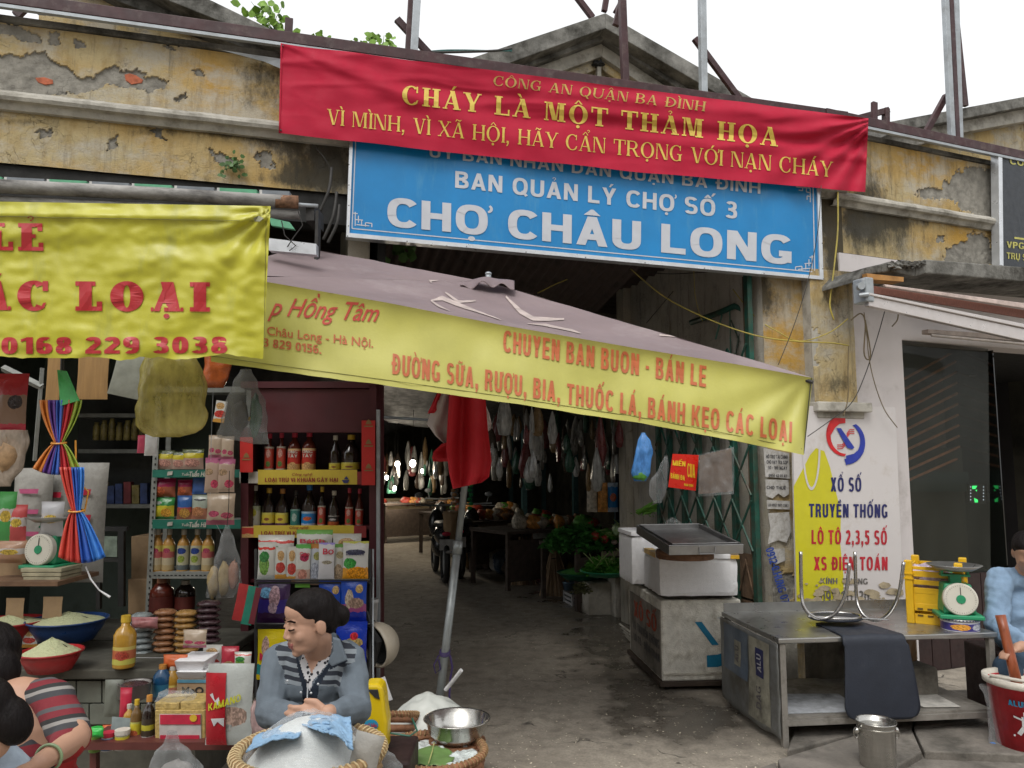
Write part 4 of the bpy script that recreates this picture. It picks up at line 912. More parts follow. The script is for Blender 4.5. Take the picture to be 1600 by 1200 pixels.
def canplace(x, y, e=0.0):
 # ray / front panel: intersect with plane through cFL, cFR, apex, then lift
 n = (cFR-cFL).cross(apex-cFL).normalized(); d = ray(x, y)
 if n.z < 0: n = -n
 k = (cFL-CAM).dot(n)/d.dot(n); return CAM+d*k+Vector((0, 0, 0))
# printed pale swooshes on the cloth, computed on the dipped front panel
def panel_pt(x, y, e):
 q = canplace(x, y); a = cFL; ab = cFR-cFL; ap = apex-cFL
 # barycentric: q = edge(u)*(1-v)+apex*v
 m = Matrix(((ab.dot(ab), ab.dot(ap)), (ab.dot(ap), ap.dot(ap)))); r = m.inverted() @ Vector(((q-a).dot(ab), (q-a).dot(ap)))
 v = min(.97, max(0, r[1])); u = min(1, max(0, r[0]/(1-v))); k = 4*v*(1-v)
 p = vfn(u, 0).lerp(apex, v)+Vector((0, 0, -.05*k*sin(pi*u)+.008*fbm(u*6, v*4, 2)*k)); return p+Vector((0, -.3, 1)).normalized()*(.004+e)
CREAM = M('pale_swoosh_print', (.43, .36, .33), .6)
def swoosh(pts, wd):
 mb = MB(); n = len(pts)
 L = []
 for i, p in enumerate(pts):
  a = Vector(pts[max(0, i-1)]); b = Vector(pts[min(n-1, i+1)]); d = (b-a).normalized(); nrm = Vector((-d.y, d.x)); w_ = .75*wd*sin(pi*(i+.35)/(n-.3)); L.append(((p[0]+nrm.x*w_, p[1]+nrm.y*w_), (p[0]-nrm.x*w_, p[1]-nrm.y*w_)))
 for i in range(n-1):
  for s in range(4):
   f = lambda A, B, t: (A[0]+(B[0]-A[0])*t, A[1]+(B[1]-A[1])*t)
   q = [f(L[i][0], L[i+1][0], s/4), f(L[i][0], L[i+1][0], (s+1)/4), f(L[i][1], L[i+1][1], (s+1)/4), f(L[i][1], L[i+1][1], s/4)]
   mb.quad(*[panel_pt(x, y, .0) for x, y in q])
 return mb
for pts, wd in (([(672, 461), (690, 457), (712, 463), (742, 474), (780, 488)], 4), ([(672, 461), (684, 470), (700, 480)], 3), ([(695, 450), (715, 460), (742, 458)], 3), ([(658, 429), (668, 434), (674, 441)], 2.5),
    ([(790, 456), (812, 474), (832, 484), (880, 489)], 4), ([(822, 492), (850, 494), (892, 506), (905, 512)], 3.2), ([(912, 470), (925, 478), (938, 484)], 1.6), ([(948, 478), (960, 484)], 1.4), ([(1018, 495), (1032, 497)], 1.5), ([(1030, 522), (1062, 528)], 1.2), ([(1122, 540), (1142, 541)], 1.4), ([(1080, 518), (1108, 528)], 1.2), ([(545, 420), (552, 418)], 3), ([(548, 404), (556, 411)], 2.5)):
 swoosh(pts, wd).build('printed_swoosh', CREAM, par, fix=False)
text_on('lettering', 'CHUYEN BAN BUON - BÁN LE', (786, 549), (1103, 605), 33, vplace, ORR, par, S=.24, T=.16, track=.17, cut=.5, eps=.004, up=(.03, -1))
text_on('lettering', 'ĐƯỜNG SỮA, RƯỢU, BIA, THUỐC LÁ, BÁNH KẸO CÁC LOẠI', (612, 584), (1237, 691), 32, vplace, ORR, par, S=.24, T=.16, track=.17, cut=.5, eps=.004, up=(.03, -1))
text_on('lettering', 'p Hồng Tâm', (418, 492), (592, 503), 30, vplace, M('script_red_print', (.5, .07, .05), .5), par, bold=.008, shear=.5, cut=.5, eps=.004, up=(.05, -1))
text_on('lettering', 'Châu Long - Hà Nội.', (417, 523), (583, 543), 14, vplace, ORR, par, bold=.012, cut=.5, eps=.004, up=(.03, -1))
text_on('lettering', '3 829 0156.', (411, 541), (502, 553), 13, vplace, ORR, par, bold=.012, cut=.5, eps=.004, up=(.03, -1))
mb = MB(); mb.tube([vplace(322+i*49, interp(bot_line, 322+i*49)-9, .002) for i in range(20)], .0014, 4); mb.build('hem_stitching', SEAM, par)
DK = M('dark_lining', (.03, .03, .03), .7)
mb = MB(); mb.quad(vplace(1268, 590), vplace(1256, 709), vplace(1256, 709)+Vector((.03, .1, 0)), vplace(1268, 590)+Vector((.035, .16, .01))); mb.build('side_flap', DK, par, solid=.003)
mb = MB()
pb = P(678, 1168, 4.15); pole_top = apex+Vector((0, 0, -.02))
mid = pb.lerp(pole_top, .42)
POLE = M('zinc_pole', (.24, .26, .26), .4, .5, var=.15, scale=20)
mb = MB(); mb.tube([pb, mid], .022, 14); mb.build('lower_pole', POLE, par, smooth=True)
mb = MB(); mb.tube([mid+(mid-pb).normalized()*-.04, pole_top+Vector((0, 0, .03))], .018, 14); mb.build('upper_pole', POLE, par, smooth=True)
mb = MB(); mb.tube([mid+(mid-pb).normalized()*-.07, mid], .026, 14); mb.build('collar', POLE, par, smooth=True)
mb = MB(); mb.ball(mid+Vector((-.045, 0, -.06)), (.022, .01, .01)); mb.build('locking_screw', DARKI, par)
mb = MB(); mb.tube([apex+Vector((0, 0, .0)), apex+Vector((.0, 0, .045))], .016, 12); mb.ball(apex+Vector((0, 0, .05)), (.02, .02, .012)); mb.build('finial', STEELG, par, smooth=True)
mb = MB(); mb.grid(lambda u, v: apex+Vector(((u-.5)*.30, -.06-.13*v+.012*sin(u*12), .016-.070*v-.05*abs(u-.5)+.016*sin(u*17+1)*v)), 30, 6); mb.build('vent_flap', CAN, par, smooth=True, fix=False, solid=.004)
for c in (cFL, cFR, cBR, cBL):
 mb = MB(); mb.tube([apex+Vector((0, 0, -.04)), c+Vector((0, 0, -.02))], .009, 6); mb.build('rib', DARKI, par)
 mb = MB(); mb.tube([pb.lerp(pole_top, .82), apex.lerp(c, .5)+Vector((0, 0, -.05))], .007, 6); mb.build('stretcher', DARKI, par)
TW = M('purple_twine', (.03, .015, .08), .6)
mb = MB(); z0 = pb.lerp(pole_top, .185)
for kk in range(5):
 mb.tube([z0+Vector((.026*cos(a), .026*sin(a), .004*kk+.008*sin(a))) for a in [2*pi*i/14 for i in range(14)]], .004, 5, True)
mb.tube([z0+Vector(q) for q in ((-.03, -.03, 0), (-.055, -.03, -.05), (-.045, -.03, -.09), (-.02, -.03, -.07), (-.03, -.03, -.02))], .004, 5)
mb.tube([z0+Vector(q) for q in ((.03, -.03, 0), (.042, -.03, -.06), (.032, -.03, -.12), (.028, -.03, -.2), (.03, -.03, -.23))], .0055, 5)
mb.build('twine', TW, par)
# ---- folded red and white flag hanging behind the valance
FLR = M('red_flag_cloth', (.50, .012, .022), .75, var=.08, scale=6, bmp=.1, bscale=150)
FLW = M('white_flag_cloth', (.52, .47, .46), .8, var=.06, bmp=.1)
fl = thing('folded_cloth', 'red and white cloth hung over the parasol pole below the valance', 'cloth', P(725, 755, 3.95))
def drape(nm, outline_l, outline_r, Y, mat, folds, ph, amp=.035):
 mb = MB(); n = len(outline_l)
 def fn(u, v):
  k = v*(n-1); i = min(n-2, int(k)); t = k-i
  xl = lerp(outline_l[i][0], outline_l[i+1][0], t); yl = lerp(outline_l[i][1], outline_l[i+1][1], t)
  xr = lerp(outline_r[i][0], outline_r[i+1][0], t); yr = lerp(outline_r[i][1], outline_r[i+1][1], t)
  return P(lerp(xl, xr, u), lerp(yl, yr, u), Y-amp*sin(u*folds*pi+ph+v*1.4)-.5*amp*sin(u*folds*2.3+ph*2+v)+.02*nn(u*3, v*3, ph))
 mb.grid(fn, 40, 40); return mb.build(nm, mat, fl, smooth=True, fix=False, solid=.002)
drape('red_cloth', [(703, 600), (700, 650), (697, 700), (702, 740), (708, 764)], [(757, 600), (762, 670), (768, 720), (764, 745), (752, 754)], 3.95, FLR, 3.6, .5)
drape('white_sleeve', [(692, 600), (678, 630), (667, 662), (680, 680), (694, 693)], [(716, 600), (712, 640), (708, 670), (705, 685), (700, 695)], 3.99, FLW, 2, 0, .02)
drape('white_sleeve', [(746, 618), (752, 635), (756, 655), (758, 670), (759, 676)], [(752, 618), (764, 645), (768, 662), (767, 670), (763, 674)], 4.0, FLW, 1, 1, .01)
drape('red_sleeve', [(703, 690), (690, 694), (678, 705), (675, 715), (677, 721)], [(712, 690), (712, 700), (712, 706), (712, 714), (712, 721)], 3.98, FLR, 1.5, 1, .015)
drape('red_patch', [(690, 600), (680, 620), (672, 638), (668, 646), (668, 646)], [(694, 600), (686, 625), (683, 640), (680, 645), (676, 645)], 3.97, FLR, 1, 0, .01)
# ---- lottery board
LW = M('white_board_print', (.60, .57, .56), .4, var=.04, scale=3, bmp=.03, dirt=.2, dcol=(.35, .28, .2), dscale=3)
lot = thing('lottery_board', 'white and yellow lottery board with a red and blue logo beside the right shop front', 'sign', F(1325, 800, .06), TH)
def lp(x, y, e): return F(x, y, .14+e)
bd = [(1238, 634), (1399, 636), (1413, 975), (1246, 978)]
mb = MB(); mb.prism([lp(x, y, 0) for x, y in reversed(bd)], -N1*.02); mb.build('board', LW, lot)
LYEL = M('yellow_board_print', (.56, .52, .02), .4, var=.05)
poly = [(1240, 760), (1256, 730), (1265, 712), (1275, 700), (1288, 705), (1297, 730), (1304, 760), (1314, 800), (1313, 850), (1318, 900), (1318, 935), (1245, 945)]
flat_on('yellow_swash', [poly], lp, LYEL, lot, eps=.001)
def ringpx(cx, cy, rx, ry, tx, ty, a0, a1, n=24): return ring(cx, cy, rx, ry, tx, ty, a0, a1, n)
flat_on('pale_loop', ringpx(1268, 700, 14, 66, 3, 5, 0, 180, 20), lp, LW, lot, eps=.0035)
LR = M('logo_red', (.55, .015, .02), .4); LB = M('logo_blue', (.02, .04, .33), .4)
def cres(cx, cy, r1, r2, dx, dy, a0, a1, n=20):
 o = []
 for i in range(n):
  A = radians(lerp(a0, a1, i/n)); B = radians(lerp(a0, a1, (i+1)/n)); f = lambda a: (cx+r1*cos(a), cy+r1*1.17*sin(a)); g = lambda a: (cx+dx+r2*cos(a), cy+dy+r2*1.17*sin(a))
  o.append([f(A), f(B), g(B), g(A)])
 return o
flat_on('logo_red_arc', cres(1320, 679, 29, 24, 2, 2, 268, 90), lp, LR, lot, eps=.004)
flat_on('logo_red_arc', [[(1303, 655), (1311, 649), (1321, 646), (1321, 661), (1312, 662), (1305, 668)], [(1292, 690), (1293, 670), (1303, 655), (1305, 668), (1298, 680)]], lp, LR, lot, eps=.006)
flat_on('logo_blue_arc', cres(1323, 692, 29, 24, -3, -3, -60, 92), lp, LB, lot, eps=.004)
flat_on('logo_blue_arc', [[(1322, 712), (1334, 709), (1345, 700), (1350, 706), (1338, 720), (1322, 727)]], lp, LB, lot, eps=.0065)
flat_on('logo_blue_stroke', [[(1307, 669), (1314, 669), (1335, 699), (1332, 702), (1324, 700)]], lp, LB, lot, eps=.007)
flat_on('logo_red_lines', [band(a, b, 1.2, None) for kx in (0, 3, 6) for a, b in (((1308, 695+kx), (1316, 695+kx)), ((1316, 695+kx), (1321, 689+kx)), ((1323, 678+kx), (1328, 671+kx)), ((1328, 671+kx), (1335, 671+kx)))], lp, LR, lot, eps=.0045)
NAVY = M('navy_print', (.015, .018, .11), .45); LRD = M('board_red_print', (.45, .015, .03), .45)
text_on('lettering', 'XỔ SỐ', (1298, 768), (1346, 768), 22, lp, NAVY, lot, S=.25, T=.16, track=.16)
text_on('lettering', 'TRUYỀN THỐNG', (1264, 808), (1387, 809), 21, lp, NAVY, lot, S=.25, T=.16, track=.16)
text_on('lettering', 'LÔ TÔ 2,3,5 SỐ', (1268, 850), (1386, 851), 22, lp, LRD, lot, S=.25, T=.16, track=.16)
text_on('lettering', 'XS ĐIỆN TOÁN', (1272, 891), (1387, 891), 21, lp, LRD, lot, S=.25, T=.16, track=.16)
WORN = M('worn_grey_print', (.13, .12, .11), .6, var=.4, scale=60)
text_on('lettering', 'KÍNH  THÔNG', (1282, 912), (1356, 913), 9, lp, WORN, lot, bold=.02)
text_on('lettering', '0913111730', (1282, 943), (1358, 943), 20, lp, WORN, lot, bold=.012)
# worn plaster showing through the lower half of the board (chips with their own edges)
WEAR = M('worn_board', (.36, .30, .2), .9, var=.35, scale=14, bmp=.5, dirt=.4, dcol=(.12, .09, .06))
ch = []
random.seed(11)
for i in range(130):
 x = random.uniform(1248, 1408); y = 980-abs(random.gauss(0, 34)); 
 if y < 905 : continue
 r = random.uniform(2, 9); ch.append([(x+r*1.4*cos(a)*(.6+.5*random.random()), y+r*.8*sin(a)*(.6+.5*random.random())) for a in [k*.9 for k in range(7)]])
ch.append([(1246, 960), (1300, 955), (1360, 962), (1412, 958), (1413, 975), (1246, 978)])
flat_on('worn_chip', ch, lambda x, y, e: lp(min(1412, x), min(976, y), e), WEAR, lot, eps=.0075)
o = bpy.data.objects['worn_chip']; o['kind'] = 'stuff'
# ---- notices pasted on the pillar
PAPER = M('dirty_paper', (.46, .45, .43), .85, var=.12, scale=25, bmp=.3, dirt=.5, dcol=(.2, .18, .14), dscale=14)
INK = M('black_ink', (.05, .05, .055), .8, var=.4, scale=80)
def notice(label, poly, lines, mat=PAPER):
 t = thing('pasted_notice', label, 'notice', F(poly[0][0], poly[0][1], .02), TH); pl = on1(.022)
 mb = MB(); mb.prism([pl(x, y, 0) for x, y in reversed(poly)], -N1*.003); mb.build('paper', mat, t)
 for (tx, x0, x1, y, c, m_) in lines: text_on('lettering', tx, (x0, y), (x1, y+1), c, pl, m_, t, bold=.02)
notice('white loan notice with black text on the pillar, topmost', [(1193, 700), (1233, 708), (1234, 748), (1196, 745)], [('HỖ TRỢ TÀI CHÍNH', 1197, 1231, 716, 5.5, INK), ('CHO VAY TRẢ GÓP', 1198, 1231, 724.5, 5.5, INK), ('30 - 100 NGÀY', 1200, 1230, 733, 5, INK), ('0914 42 01 83', 1201, 1230, 745, 4.5, INK)])
notice('torn notice scraps in the middle of the pillar', [(1196, 749), (1232, 750), (1233, 772), (1225, 777), (1216, 771), (1207, 779), (1197, 775)], [('CHO THUÊ', 1198, 1228, 764, 5, INK)])
notice('narrow strip of paper with faded text under the torn scraps', [(1198, 781), (1234, 783), (1234, 796), (1199, 795)], [('LH 0912 1971 7383', 1200, 1232, 791, 4.2, INK)])
notice('blank torn white sheet on the pillar above the blue lettering', [(1200, 802), (1233, 800), (1236, 830), (1229, 848), (1216, 844), (1200, 850), (1204, 825)], [])
notice('small white scrap under the blue lettering', [(1203, 858), (1226, 857), (1227, 876), (1212, 882), (1205, 874)], [])
bl = thing('stencilled_number', 'blue stencilled phone number running diagonally down the pillar', 'lettering', F(1215, 900, .02), TH)
STB = M('blue_stencil_ink', (.02, .06, .3), .8, var=.3)
text_on('lettering', '0912-0.HƯNG 07', (1196, 858), (1222, 944), 13, on1(.026), STB, bl, bold=.02, up=(.93, -.3))
# ================================================================ RIGHT SIDE
# ---- green folding gate pushed against the side wall of the gateway
GG = M('gate_green_paint', (.015, .085, .06), .5, .2, var=.3, scale=10, dirt=.5, dcol=(.07, .035, .02), dscale=6)
GR_ = M('gate_rusty_sheet', (.16, .10, .06), .8, .1, var=.5, scale=8, bmp=.5, dirt=.6, dcol=(.03, .022, .016), dscale=5, dstretch=(1, 1, .4))
GL = M('gate_pale_scrape', (.30, .24, .17), .8, var=.4, scale=9, dirt=.5, dcol=(.06, .04, .03), dscale=6)
gate = thing('folding_gate', 'green folding steel gate with lattice bars, folded back along the right wall of the gateway', 'gate', L1(1.36, -.05, 0), TH)
def gl(t, d, z): return L1(1.40-d, -t, z)      # t into the alley, d off the wall
for i, t in enumerate((.06, .32, .58, .86, 1.12, 1.38, 1.6)):
 mb = MB(Matrix.Translation(gl(t, .02, 0)) @ Matrix.Rotation(TH, 4, 'Z')); mb.box((0, 0, 1.22 if i else 1.5), (.04, .055, 2.4 if i else 3.0)); mb.build('gate_upright', GG, gate, bevel=.004)
ts = (.06, .32, .58, .86, 1.12, 1.38, 1.6)
for i in range(6):
 for z0 in (.95, 1.35, 1.75, 2.1):
  for a, b in (((ts[i], z0), (ts[i+1], z0+.36)), ((ts[i], z0+.36), (ts[i+1], z0))):
   mb = MB(); mb.tube([gl(a[0], .05, a[1]), gl(b[0], .05, b[1])], .009, 5); mb.build('lattice_bar', GG, gate)
 for z0, z1, mt in ((.12, .58, GR_), (.6, .92, GL if i % 2 else GR_)):
  mb = MB(); p = [gl(ts[i]+.02, .015, z0), gl(ts[i+1]-.02, .015, z0), gl(ts[i+1]-.02, .015, z1), gl(ts[i]+.02, .015, z1)]; mb.prism(p, L1(1, 0, 0)*0+Vector((cos(TH), sin(TH), 0))*.006); sp0 = mb.build('sheet_panel', mt, gate)
  for a, b in (((ts[i]+.04, z0+.04), ((ts[i]+ts[i+1])/2, z1-.04)), (((ts[i]+ts[i+1])/2, z1-.04), (ts[i+1]-.04, z0+.04))):
   mb = MB(); mb.tube([gl(a[0], .03, a[1]), gl(b[0], .03, b[1])], .006, 4); mb.build('sheet_brace', GR_, sp0)
mb = MB(); mb.tube([F(1080, 504, -.9), F(1120, 490, -.5), F(1148, 478, -.35), F(1160, 484, -.3), F(1163, 500, -.3), F(1163, 640, -.3)], .024, 10); mb.build('top_rail', GG, gate, smooth=True)
for a, b in (((1140, 486), (1142, 560)), ((1142, 500), (1160, 545)), ((1160, 500), (1148, 560)), ((1128, 492), (1118, 530))):
 mb = MB(); mb.tube([F(*a, -.33), F(*b, -.33)], .007, 5); mb.build('lattice_bar', GG, gate)
mb = MB(); mb.tube([F(1074, 415, -1.2), F(1080, 470, -1.2), F(1086, 520, -1.2)], .028, 10); o = mb.build('drain_pipe', M('white_pvc', (.45, .45, .46), .5, dirt=.3), None, smooth=True); tag(o, 'pale plastic drain pipe on the mouldy side wall behind the parasol', 'pipe')
mb = MB(FR1); mb.box((1.445, .16, 1.5), (.05, .07, 3)); mb.build('gate_post', GR_, gate)
# ---- things hanging at the gate
REDS = M('red_shop_card', (.62, .02, .01), .3, var=.05, bmp=.03)
YP = M('yellow_print', (.75, .5, .02), .4)
t = thing('food_sign', 'small red card with yellow words hanging in front of the green gate', 'sign', P(1068, 765, 5.7)); pl = onY(5.7)
mb = MB(); mb.prism([pl(x, y, 0) for x, y in ((1051, 709), (1092, 711), (1087, 767), (1044, 761))], (0, .004, 0)); mb.build('card', REDS, t)
text_on('lettering', 'MIẾN', (1051, 727), (1071, 729), 8, pl, YP, t, S=.22, T=.17)
text_on('lettering', 'BÁNH ĐA', (1048, 747), (1070, 751), 8, pl, YP, t, S=.24, T=.17)
text_on('lettering', 'CUA', (1074, 745), (1086, 747), 21, pl, YP, t, S=.24, T=.13)
text_on('lettering', 'NAM ĐỊNH', (1069, 759), (1083, 761), 4, pl, YP, t, S=.2, T=.15)
FILM = film('clear_film', (.85, .87, .88), .10); FILMG = film('grey_film', (.6, .62, .62), .18); FILMB = film('blue_film', (.10, .32, .75), .95, .25)
t = thing('wrapped_panel', 'brown cardboard panel wrapped in clear plastic, beside the red card on the gate', 'panel', P(1118, 770, 5.6)); pl = onY(5.6)
mb = MB(); mb.prism([pl(x, y, 0) for x, y in ((1094, 712), (1143, 700), (1145, 768), (1092, 772))], (0, .012, 0)); mb.build('cardboard', M('brown_card', (.11, .07, .045), .5, var=.35, scale=6), t)
mb = MB(); mb.grid(lambda u, v: pl(lerp(1091, 1147, u), lerp(lerp(710, 698, u), lerp(776, 772, u), v), .02+.012*fbm(u*6, v*6)), 24, 24); mb.build('plastic_wrap', FILM, t, smooth=True, fix=False)
def bag(name, label, cat, prof, Y, mat, depth=.45, group=None, wr=.10, inner=None, seed=0, handle=True, parts=()):
 """hanging plastic bag; prof = [(y, x_left, x_right)] from the knot down, in photo pixels"""
 cx = sum((a[1]+a[2])/2 for a in prof)/len(prof); yb = prof[-1][0]; p0 = P(cx, yb, Y)
 t = thing(name, label, cat, p0, 0, group); mb = MB(); n = 28; R = []
 ys = [a[0] for a in prof]; m = 22; rows = []
 for j in range(m+1):
  y = lerp(ys[0], ys[-1], j/m); i = max(k for k in range(len(prof)-1) if prof[k][0] <= y+1e-6) if y < ys[-1] else len(prof)-2
  tt = (y-prof[i][0])/(prof[i+1][0]-prof[i][0]); tt = tt*tt*(3-2*tt); xl = lerp(prof[i][1], prof[i+1][1], tt); xr = lerp(prof[i][2], prof[i+1][2], tt); rows.append((y, xl, xr))
 vs = []; fs = []
 for j, (y, xl, xr) in enumerate(rows):
  a = P(xl, y, Y); b = P(xr, y, Y); c = (a+b)/2; r = (b-a).length/2; shut = 1-max(0, (j/m-.85)/.15)**2*.8
  for i in range(n):
   g = 2*pi*i/n; w_ = 1+wr*noise.noise(Vector((cos(g)*1.6, sin(g)*1.6, j*.22+seed)))*1.3+wr*.7*sin(g*7+seed)*(1-j/m)
   vs.append(c+Vector((cos(g)*r*w_, sin(g)*r*depth*2*w_*shut*.5, 0)))
 k = len(vs)
 for j in range(m):
  for i in range(n): fs.append((j*n+i, j*n+(i+1) % n, (j+1)*n+(i+1) % n, (j+1)*n+i))
 fs.append(tuple(m*n+i for i in range(n)))
 mb.add(vs, fs); mb.build('plastic_skin', mat, t, smooth=True)
 if handle:
  top = P((prof[0][1]+prof[0][2])/2, prof[0][0], Y); q = MB(); q.tube([top+Vector((0, 0, -.01)), top+Vector((.004, 0, .12)), top+Vector((0, 0, .3))], .0022, 5); q.build('hanging_string', DARKI, t)
 if inner:
  q = MB()
  for (x, y, rx, ry, mt) in inner:
   q = MB(); c = P(x, y, Y); s_ = Y/FPX; q.ball(c, (rx*s_, min(rx, ry)*s_*.8, ry*s_), 12, 8, wob=.35); q.build('contents', mt, t, smooth=True)
 return t
GREENV = M('vegetable_green', (.10, .33, .04), .55, var=.5, scale=14, bmp=.3)
DGREEN = M('herb_green', (.05, .20, .035), .6, var=.5, scale=14)
PGREEN = M('pale_stem_green', (.35, .48, .18), .55, var=.3, scale=14)
bag('plastic_bag', 'blue plastic bag of green vegetables hanging at the gateway, left of the clear bag', 'plastic bag', [(676, 1002, 1008), (690, 996, 1016), (706, 992, 1020), (720, 990, 1018), (738, 986, 1016), (752, 990, 1010)], 5.9, FILMB, inner=[(1001, 742, 13, 9, GREENV)], seed=3)
bag('plastic_bag', 'limp clear plastic bag hanging against the tan pillar beside the blue bag', 'plastic bag', [(712, 1038, 1043), (730, 1030, 1044), (755, 1014, 1043), (770, 1013, 1040), (786, 1022, 1034)], 5.8, FILM, seed=8)
# ---- cart with a foam box body
FOAM = M('white_foam', (.78, .78, .79), .75, var=.05, scale=30, bmp=.35, bscale=160, spec=.25, dirt=.12, dcol=(.4, .36, .3), dscale=6)
FOAMD = M('old_foam', (.52, .49, .42), .85, var=.2, scale=18, bmp=.6, bscale=60, dirt=.35, dcol=(.14, .11, .085), dscale=5)
FOAMC = M('grimy_cart_foam', (.66, .64, .57), .85, var=.18, scale=10, bmp=.9, bscale=45, dirt=.38, dcol=(.24, .21, .15), dscale=11)
TEALP = M('teal_print', (.01, .17, .30), .5)
cb = G(1036, 1082); cr_ = radians(5)
ct = thing('vendor_cart', 'grimy white foam cart with red lettering on its side and teal marks on its front', 'cart', cb, cr_)
CF = Matrix.Translation(cb) @ Matrix.Rotation(cr_, 4, 'Z')
mb = MB(CF); mb.box((.29, .48, .345), (.58, .94, .55)); mb.build('foam_body', FOAMC, ct, bevel=.012)
mb = MB(CF); mb.box((.29, .48, .055), (.62, .98, .03)); mb.build('base_board', M('wet_wood', (.05, .035, .025), .7), ct)
mb = MB(CF); mb.box((.285, .5, .64), (.50, .88, .03)); mb.build('lid', M('dark_cover', (.05, .045, .04), .6), ct)
for x_, y_ in ((.05, .06), (.53, .06), (.05, .9), (.53, .9)):
 mb = MB(CF @ Matrix.Translation((x_, y_, .025)) @ Matrix.Rotation(pi/2, 4, 'Y')); mb.lathe([(.0, -.012), (.022, -.012), (.026, 0), (.022, .012), (0, .012)], 14); mb.build('caster', M('black_rubber', (.015, .015, .015), .7), ct)
CDR = M('cart_side_board', (.22, .20, .17), .7, var=.2, dirt=.4)
mb = MB(CF); mb.box((-.003, .46, .32), (.006, .88, .46)); mb.build('side_board', CDR, ct)
def cside(u, z, e): return CF @ Vector((-.008-e, .90-u, z))
def onside(fn, sx=.01): return lambda x, y, e: fn(x/100, -y/100, e)
FRD = M('faded_cart_red', (.36, .06, .025), .7, var=.3, scale=40); CGY = M('cart_grey_print', (.09, .09, .09), .7, var=.3, scale=40)
text_on('lettering', 'XỔ SỐ', (14, -38), (80, -38), 12, onside(cside), FRD, ct, S=.24, T=.15, eps=.001)
text_on('lettering', 'XS TRUYỀN THỐNG', (10, -28), (86, -28), 6, onside(cside), CGY, ct, S=.24, T=.16, eps=.001)
text_on('lettering', 'LÔ TÔ - ĐIỆN TOÁN', (12, -19), (86, -19), 5.5, onside(cside), CGY, ct, S=.24, T=.16, eps=.001)
def cfr(x, y, e): return CF @ Vector((x/100, .008-e, -y/100))
flat_on('teal_mark', [[(24, -47), (29, -47), (41, -31), (36, -31)]], cfr, TEALP, ct, eps=.001)
flat_on('teal_mark', [[(32, -16), (32, -24), (40, -24.5), (48, -27), (54, -31), (54, -22), (46, -18), (40, -16)]], cfr, TEALP, ct, eps=.001)
flat_on('teal_mark', [[(40, -50), (47, -48), (54, -44), (54, -43), (47, -47)]], cfr, TEALP, ct, eps=.001)
mb = MB(CF); mb.box((.29, .003, .12), (.57, .008, .012)); mb.build('foam_seam', FOAMD, ct)
def foam_box(label, p, rz, size, mat=FOAM, lid=True, tape=False, lidm=None, wear=.006, group=None, name='foam_box'):
 t = thing(name, label, 'foam box', p, rz, group); w_, d_, h_ = size; fr = frame(p, rz)
 def rough(c, s, seed):
  mb = MB(fr); n = 10; x, y, z = s[0]/2, s[1]/2, s[2]/2
  for (o, u, v) in (((-x, -y, -z), (2*x, 0, 0), (0, 0, 2*z)), ((x, -y, -z), (0, 2*y, 0), (0, 0, 2*z)), ((x, y, -z), (-2*x, 0, 0), (0, 0, 2*z)), ((-x, y, -z), (0, -2*y, 0), (0, 0, 2*z)), ((-x, -y, z), (2*x, 0, 0), (0, 2*y, 0)), ((-x, y, -z), (2*x, 0, 0), (0, -2*y, 0))):
   def fn(a, b):
    q = Vector(c)+Vector(o)+Vector(u)*a+Vector(v)*b; k = noise.noise(q*22+Vector((seed, 0, 0)))
    e = sum(1 for r_, h in ((q.x-c[0], x), (q.y-c[1], y), (q.z-c[2], z)) if abs(abs(r_)-h) < 1e-4)
    cc = Vector(c); return q - (q-cc).normalized()*(wear*(e-1)*(1.1+k)+.0015*k)
   mb.grid(fn, n, n)
  return mb
 lh = .035 if lid else 0
 b = rough((0, d_/2, (h_-lh)/2), (w_, d_, h_-lh), h_*9); o = b.build('box_body', mat, t, smooth=False)
 if lid:
  b = rough((0, d_/2, h_-lh/2+.001), (w_*1.03, d_*1.04, lh), h_*5); b.build('box_lid', lidm or mat, t)
 if tape:
  TP = M('yellow_tape', (.62, .36, .02), .4, var=.2)
  for x0, x1 in ((-w_*.51, -w_*.2), (w_*.02, w_*.14), (w_*.40, w_*.51)):
   mb = MB(fr); mb.box(((x0+x1)/2, -.006-d_*.02, h_-.02), (x1-x0, .003, .026)); mb.box(((x0+x1)/2, .03, h_+.002), (x1-x0, .09, .003)); mb.build('packing_tape', TP, t)
  mb = MB(fr); mb.box((-w_*.515-.001, d_*.5, h_-.018), (.003, d_*.7, .03)); mb.build('packing_tape', TP, t)
  mb = MB(fr); mb.box((-w_*.47, d_*.4, h_+.0015), (.06, d_*.8, .003)); mb.build('packing_tape', TP, t)
 else: pass
 return t
ztop = .655
fb = Vector((CF @ Vector((.26, -.05, ztop)))); foam_box('clean white foam box with yellow tape on its lid, standing on the cart', fb, radians(3), (.56, .50, .29), tape=True)
fb2 = CF @ Vector((.10, .52, ztop)); foam_box('taller white foam box behind the taped box on the cart', fb2, radians(6), (.36, .42, .40))
